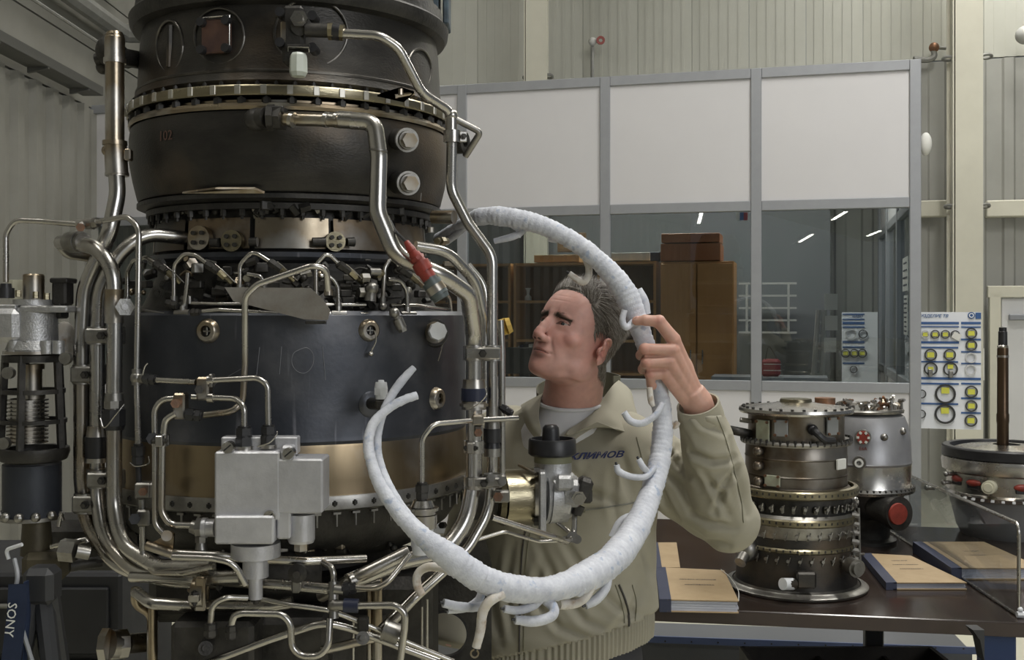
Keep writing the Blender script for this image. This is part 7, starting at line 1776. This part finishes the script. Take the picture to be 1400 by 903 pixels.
# his left collar (right in the photo): rows from the neck edge to the outer edge
sheet('collar', [[P(846,520,2.60), P(838,527,2.535), P(822,548,2.475), P(812,563,2.445), P(776,590,2.41)],
                 [P(862,534,2.60), P(858,548,2.53), P(844,566,2.465), P(825,574,2.43), P(778,594,2.405)],
                 [P(868,556,2.60), P(873,574,2.52), P(871,596,2.455), P(850,589,2.43), P(816,577,2.415)]], .003, jm)
sheet('collar', [[P(742,538,2.52), P(738,552,2.47), P(736,570,2.43), P(740,590,2.42)],
                 [P(728,545,2.53), P(722,556,2.475), P(724,575,2.435), P(738,598,2.42)],
                 [P(712,554,2.54), P(713,560,2.48), P(719,582,2.45), P(736,606,2.43)]], .003, jm)
sheet('lapel', [[P(812,564,2.445), P(795,577,2.425), P(776,590,2.415), P(752,622,2.42)],
                [P(824,578,2.435), P(802,590,2.412), P(784,604,2.405), P(758,640,2.415)]], .003, jm)
# collar stand behind the neck and dark inside
cs_ = [P(838,522,2.60)+Vector((0,.01,0)), P(846,520,2.64), P(820,515,2.70), P(770,520,2.70), P(738,532,2.62), P(736,545,2.54)]
sheet('collar_stand', [[p+UP*.012 for p in cs_], [p-UP*.05 for p in cs_]], .003, jm_in)
# cuff band
a_, b__, d__ = frame(fa); MB().rev(CUFF, fa, [(-.004,.0415),(-.004,.0455),(.030,.0485),(.034,.0475),(.034,.0440)], 36, True).build('cuff', jm, man)
# rolled shoulder seam pad at his right shoulder
# trousers and shoes
tr_ = mat('dark_trousers', (.05,.05,.055), .8)
mb = MB(); loft(mb, [tring(z,a,b_,48,2.3) for z,a,b_ in ((.96,.175,.115),(.93,.182,.122),(.86,.182,.125),(.80,.178,.122))])
for f in (FL_, FR_):
    s_ = 1 if f is FL_ else -1; limb(mb, [f+UP*.84, f+UP*.49+LT*s_*.01, f+UP*.07+LT*s_*.02], [.094,.072,.060])
V, Fc = remesh(mb.v, mb.f, .011, 'trousers'); TS = Surf(V,Fc); TS.smooth(4,.5); mb = MB(); mb.add([tuple(v) for v in TS.V], TS.F, True); mb.build('trousers', tr_, man, sharp=180, fix=False)
for f in (FL_, FR_):
    s_ = 1 if f is FL_ else -1; q = f + LT*s_*.025
    mb = MB(); mb.sphere(q+FW*.10+UP*.035,1,18,12,(.05,.05,.034)); mb.tube([q-FW*.04+UP*.04, q+FW*.11+UP*.036],.040,16); mb.tube([q-FW*.01+UP*.05,q-FW*.015+UP*.10],.042,16); mb.bbox(q+FW*.04+UP*.012,(.085,.26,.024),.01,Matrix.Rotation(math.atan2(FW.y,FW.x)-math.pi/2,4,'Z'))
    V, Fc = remesh(mb.v, mb.f, .007, 'shoe'); TS = Surf(V,Fc); TS.smooth(2,.5); TS.V[:,2] = np.maximum(TS.V[:,2], .001); mb = MB(); mb.add([tuple(v) for v in TS.V], TS.F, True); mb.build('shoe', black, man, sharp=180, fix=False)
# ================================================================== WHITE TAPED HARNESS
hz = empty('cable_harness', P(700,806,1.80), 'white tape-wrapped cable loop held up in the man\'s hand, hanging across the engine', 'cable')
hn_pts = [(600,328,2.50,9),(630,308,2.40,8),(660,296,2.34,12),(700,298,2.31,13.5),(745,310,2.30,13),(790,334,2.30,12.5),(826,364,2.30,13.5),(852,396,2.30,16),(868,430,2.30,15),(882,470,2.298,13),(893,500,2.298,12.5),(902,540,2.296,12.5),(906,580,2.29,13.5),(902,630,2.26,14.5),(888,680,2.20,15),(868,725,2.13,19),(838,765,2.04,21),(795,792,1.96,20),(750,806,1.88,17),(700,805,1.82,19),(655,790,1.79,19),(612,760,1.77,19),(580,736,1.77,14),(548,705,1.78,11),(520,665,1.79,9),(506,625,1.81,7.5),(504,600,1.82,7),(512,577,1.83,6.5),(530,560,1.84,6.2),(550,548,1.85,6.2),(570,541,1.86,5.5)]
def wrap_tube(pts, name, m, parent, pitch=.011, amp=.085, seed=1):
    """tube with overlapping turns of tape: each turn a little step"""
    q = np.array([list(P(x,y,Y)) + [r/F*Y] for x,y,Y,r in pts]); n = len(q); seg = 14
    dense = []
    ext = np.vstack([2*q[0]-q[1], q, 2*q[-1]-q[-2]])
    for i in range(1, n):
        a,b_,c,d = ext[i-1],ext[i],ext[i+1],ext[i+2]
        L = np.linalg.norm(c[:3]-b_[:3]); m_ = max(4, int(L/.0028))
        for k_ in range(m_):
            t = k_/m_; dense.append(.5*((2*b_)+(c-a)*t+(2*a-5*b_+4*c-d)*t*t+(3*b_-a-3*c+d)*t**3))
    dense.append(q[-1]); dense = np.array(dense)
    s_ = np.concatenate([[0], np.cumsum(np.linalg.norm(np.diff(dense[:,:3],axis=0),axis=1))])
    r_ = random.Random(seed); steps = [r_.uniform(-.4,1) for _ in range(2000)]
    mb = MB(); pts_ = [Vector(p[:3]) for p in dense]; m_ = len(pts_); a = frame(pts_[1]-pts_[0])[0]; vs = []
    nseg = 16 if dense[:,3].max() > .012 else 10
    for i in range(m_):
        T_ = (pts_[min(i+1,m_-1)]-pts_[max(i-1,0)]).normalized(); a = (a-T_*a.dot(T_)).normalized(); b_ = T_.cross(a)
        for k_ in range(nseg):
            t = 2*math.pi*k_/nseg; ph = s_[i]/pitch + t/(2*math.pi)*1.0; st = steps[int(ph) % 2000]; fr_ = ph-int(ph)
            r = dense[i,3]*(1 + amp*(st*.7 + (1-fr_)*.9 - .6)); vs.append(pts_[i] + (a*math.cos(t)+b_*math.sin(t))*r)
    fs = [(i*nseg+k_, i*nseg+(k_+1)%nseg, (i+1)*nseg+(k_+1)%nseg, (i+1)*nseg+k_) for i in range(m_-1) for k_ in range(nseg)]
    fs += [[k_ for k_ in range(nseg)][::-1], [(m_-1)*nseg+k_ for k_ in range(nseg)]]
    mb.add(vs, fs, True); return mb.build(name, m, parent, sharp=50)
trunk = wrap_tube(hn_pts, 'trunk', tape, hz, .011, .085)
wrap_tube([(590,742,1.78,10),(556,706,1.80,8.5),(532,668,1.81,7.5),(518,630,1.83,6.5),(516,600,1.84,6),(522,570,1.85,6),(536,540,1.86,6),(552,518,1.87,6),(566,503,1.88,4.5)], 'branch', tape, hz, .010, .05, 3)
brs = [([(640,792,1.80,6),(610,779,1.82,6),(585,776,1.83,6),(571,786,1.83,6),(571,802,1.83,6),(577,814,1.83,5.5)], tape_dirty),
 ([(692,800,1.82,6.5),(678,818,1.82,6),(655,830,1.82,6),(628,830,1.81,6.5),(606,825,1.80,6)], tape),
 ([(660,800,1.83,6),(655,820,1.83,6),(636,832,1.83,5.5),(612,834,1.82,6)], tape),
 ([(688,812,1.79,6.5),(670,822,1.78,7),(660,838,1.78,7),(657,862,1.78,6.5),(651,886,1.78,6)], tape_dirty),
 ([(745,812,1.86,6),(730,828,1.86,6),(708,835,1.85,6),(689,833,1.84,5.5)], tape),
 ([(738,815,1.88,7),(756,830,1.87,7),(754,843,1.86,7),(730,850,1.85,7.5),(704,848,1.84,6)], tape),
 ([(810,800,1.96,6),(800,818,1.95,6),(785,826,1.95,6.5),(765,827,1.94,7)], tape_dirty),
 ([(832,785,2.0,6),(828,805,1.99,6.5),(815,820,1.98,7),(800,828,1.97,6)], tape),
 ([(784,805,1.93,5),(792,812,1.93,5),(797,804,1.93,5)], tape),
 ([(895,640,2.22,4),(882,652,2.20,4.5),(862,652,2.20,4.5),(846,645,2.20,5),(843,636,2.20,4)], tape),
 ([(890,650,2.22,4),(880,640,2.20,4.5),(873,628,2.20,4)], tape),
 ([(906,552,2.26,4),(896,568,2.25,4.5),(878,579,2.25,5),(862,576,2.25,5),(853,564,2.25,4.5)], tape),
 ([(912,575,2.31,4),(922,583,2.30,4.5),(927,577,2.30,4)], tape_dirty),
 ([(866,440,2.28,4.5),(856,448,2.27,4.5),(851,438,2.27,4.5),(854,424,2.27,4)], tape),
 ([(872,396,2.33,6),(880,412,2.33,7),(884,430,2.33,6)], tape),
 ([(800,352,2.32,5),(805,366,2.32,5),(804,378,2.32,5),(797,386,2.32,5),(786,380,2.32,4.5),(778,374,2.32,4)], tape_dirty),
 ([(720,304,2.33,4),(715,316,2.33,4.5),(700,324,2.33,5),(676,330,2.34,4)], tape),
 ([(700,308,2.33,4),(711,316,2.33,4.5),(708,324,2.33,4)], tape),
 ([(672,298,2.36,3.5),(640,310,2.38,4),(622,322,2.42,5),(610,332,2.45,4)], tape),
 ([(768,325,2.31,5),(758,328,2.31,4.5),(750,326,2.31,4)], tape),
 ([(888,530,2.26,4),(890,548,2.26,4.5),(893,556,2.26,3)], tape_dirty),
 ([(880,700,2.18,5),(850,712,2.17,5),(836,735,2.16,4.5)], tape)]
for i, (pts, m) in enumerate(brs):
    o_ = wrap_tube(pts, 'branch', m, hz, .008, .05, i+5)
    a = P(*pts[-1][:3]); b_ = P(*pts[-2][:3]); d = (a-b_).normalized()
    if i in (1,2,4,5,7,9,10,15,3): MB().cyl(a, a+d*.006, .0028,.0022,8).build('bare_wire_end', black, o_)
    if i == 3: MB().rev(a+d*.010, (0,-1,0), [(-.001,.005),(-.001,.0075),(.001,.0075),(.001,.005)],14,True).build('ring_terminal', steel_bronze, o_)
# black thread marks wrapped on the trunk
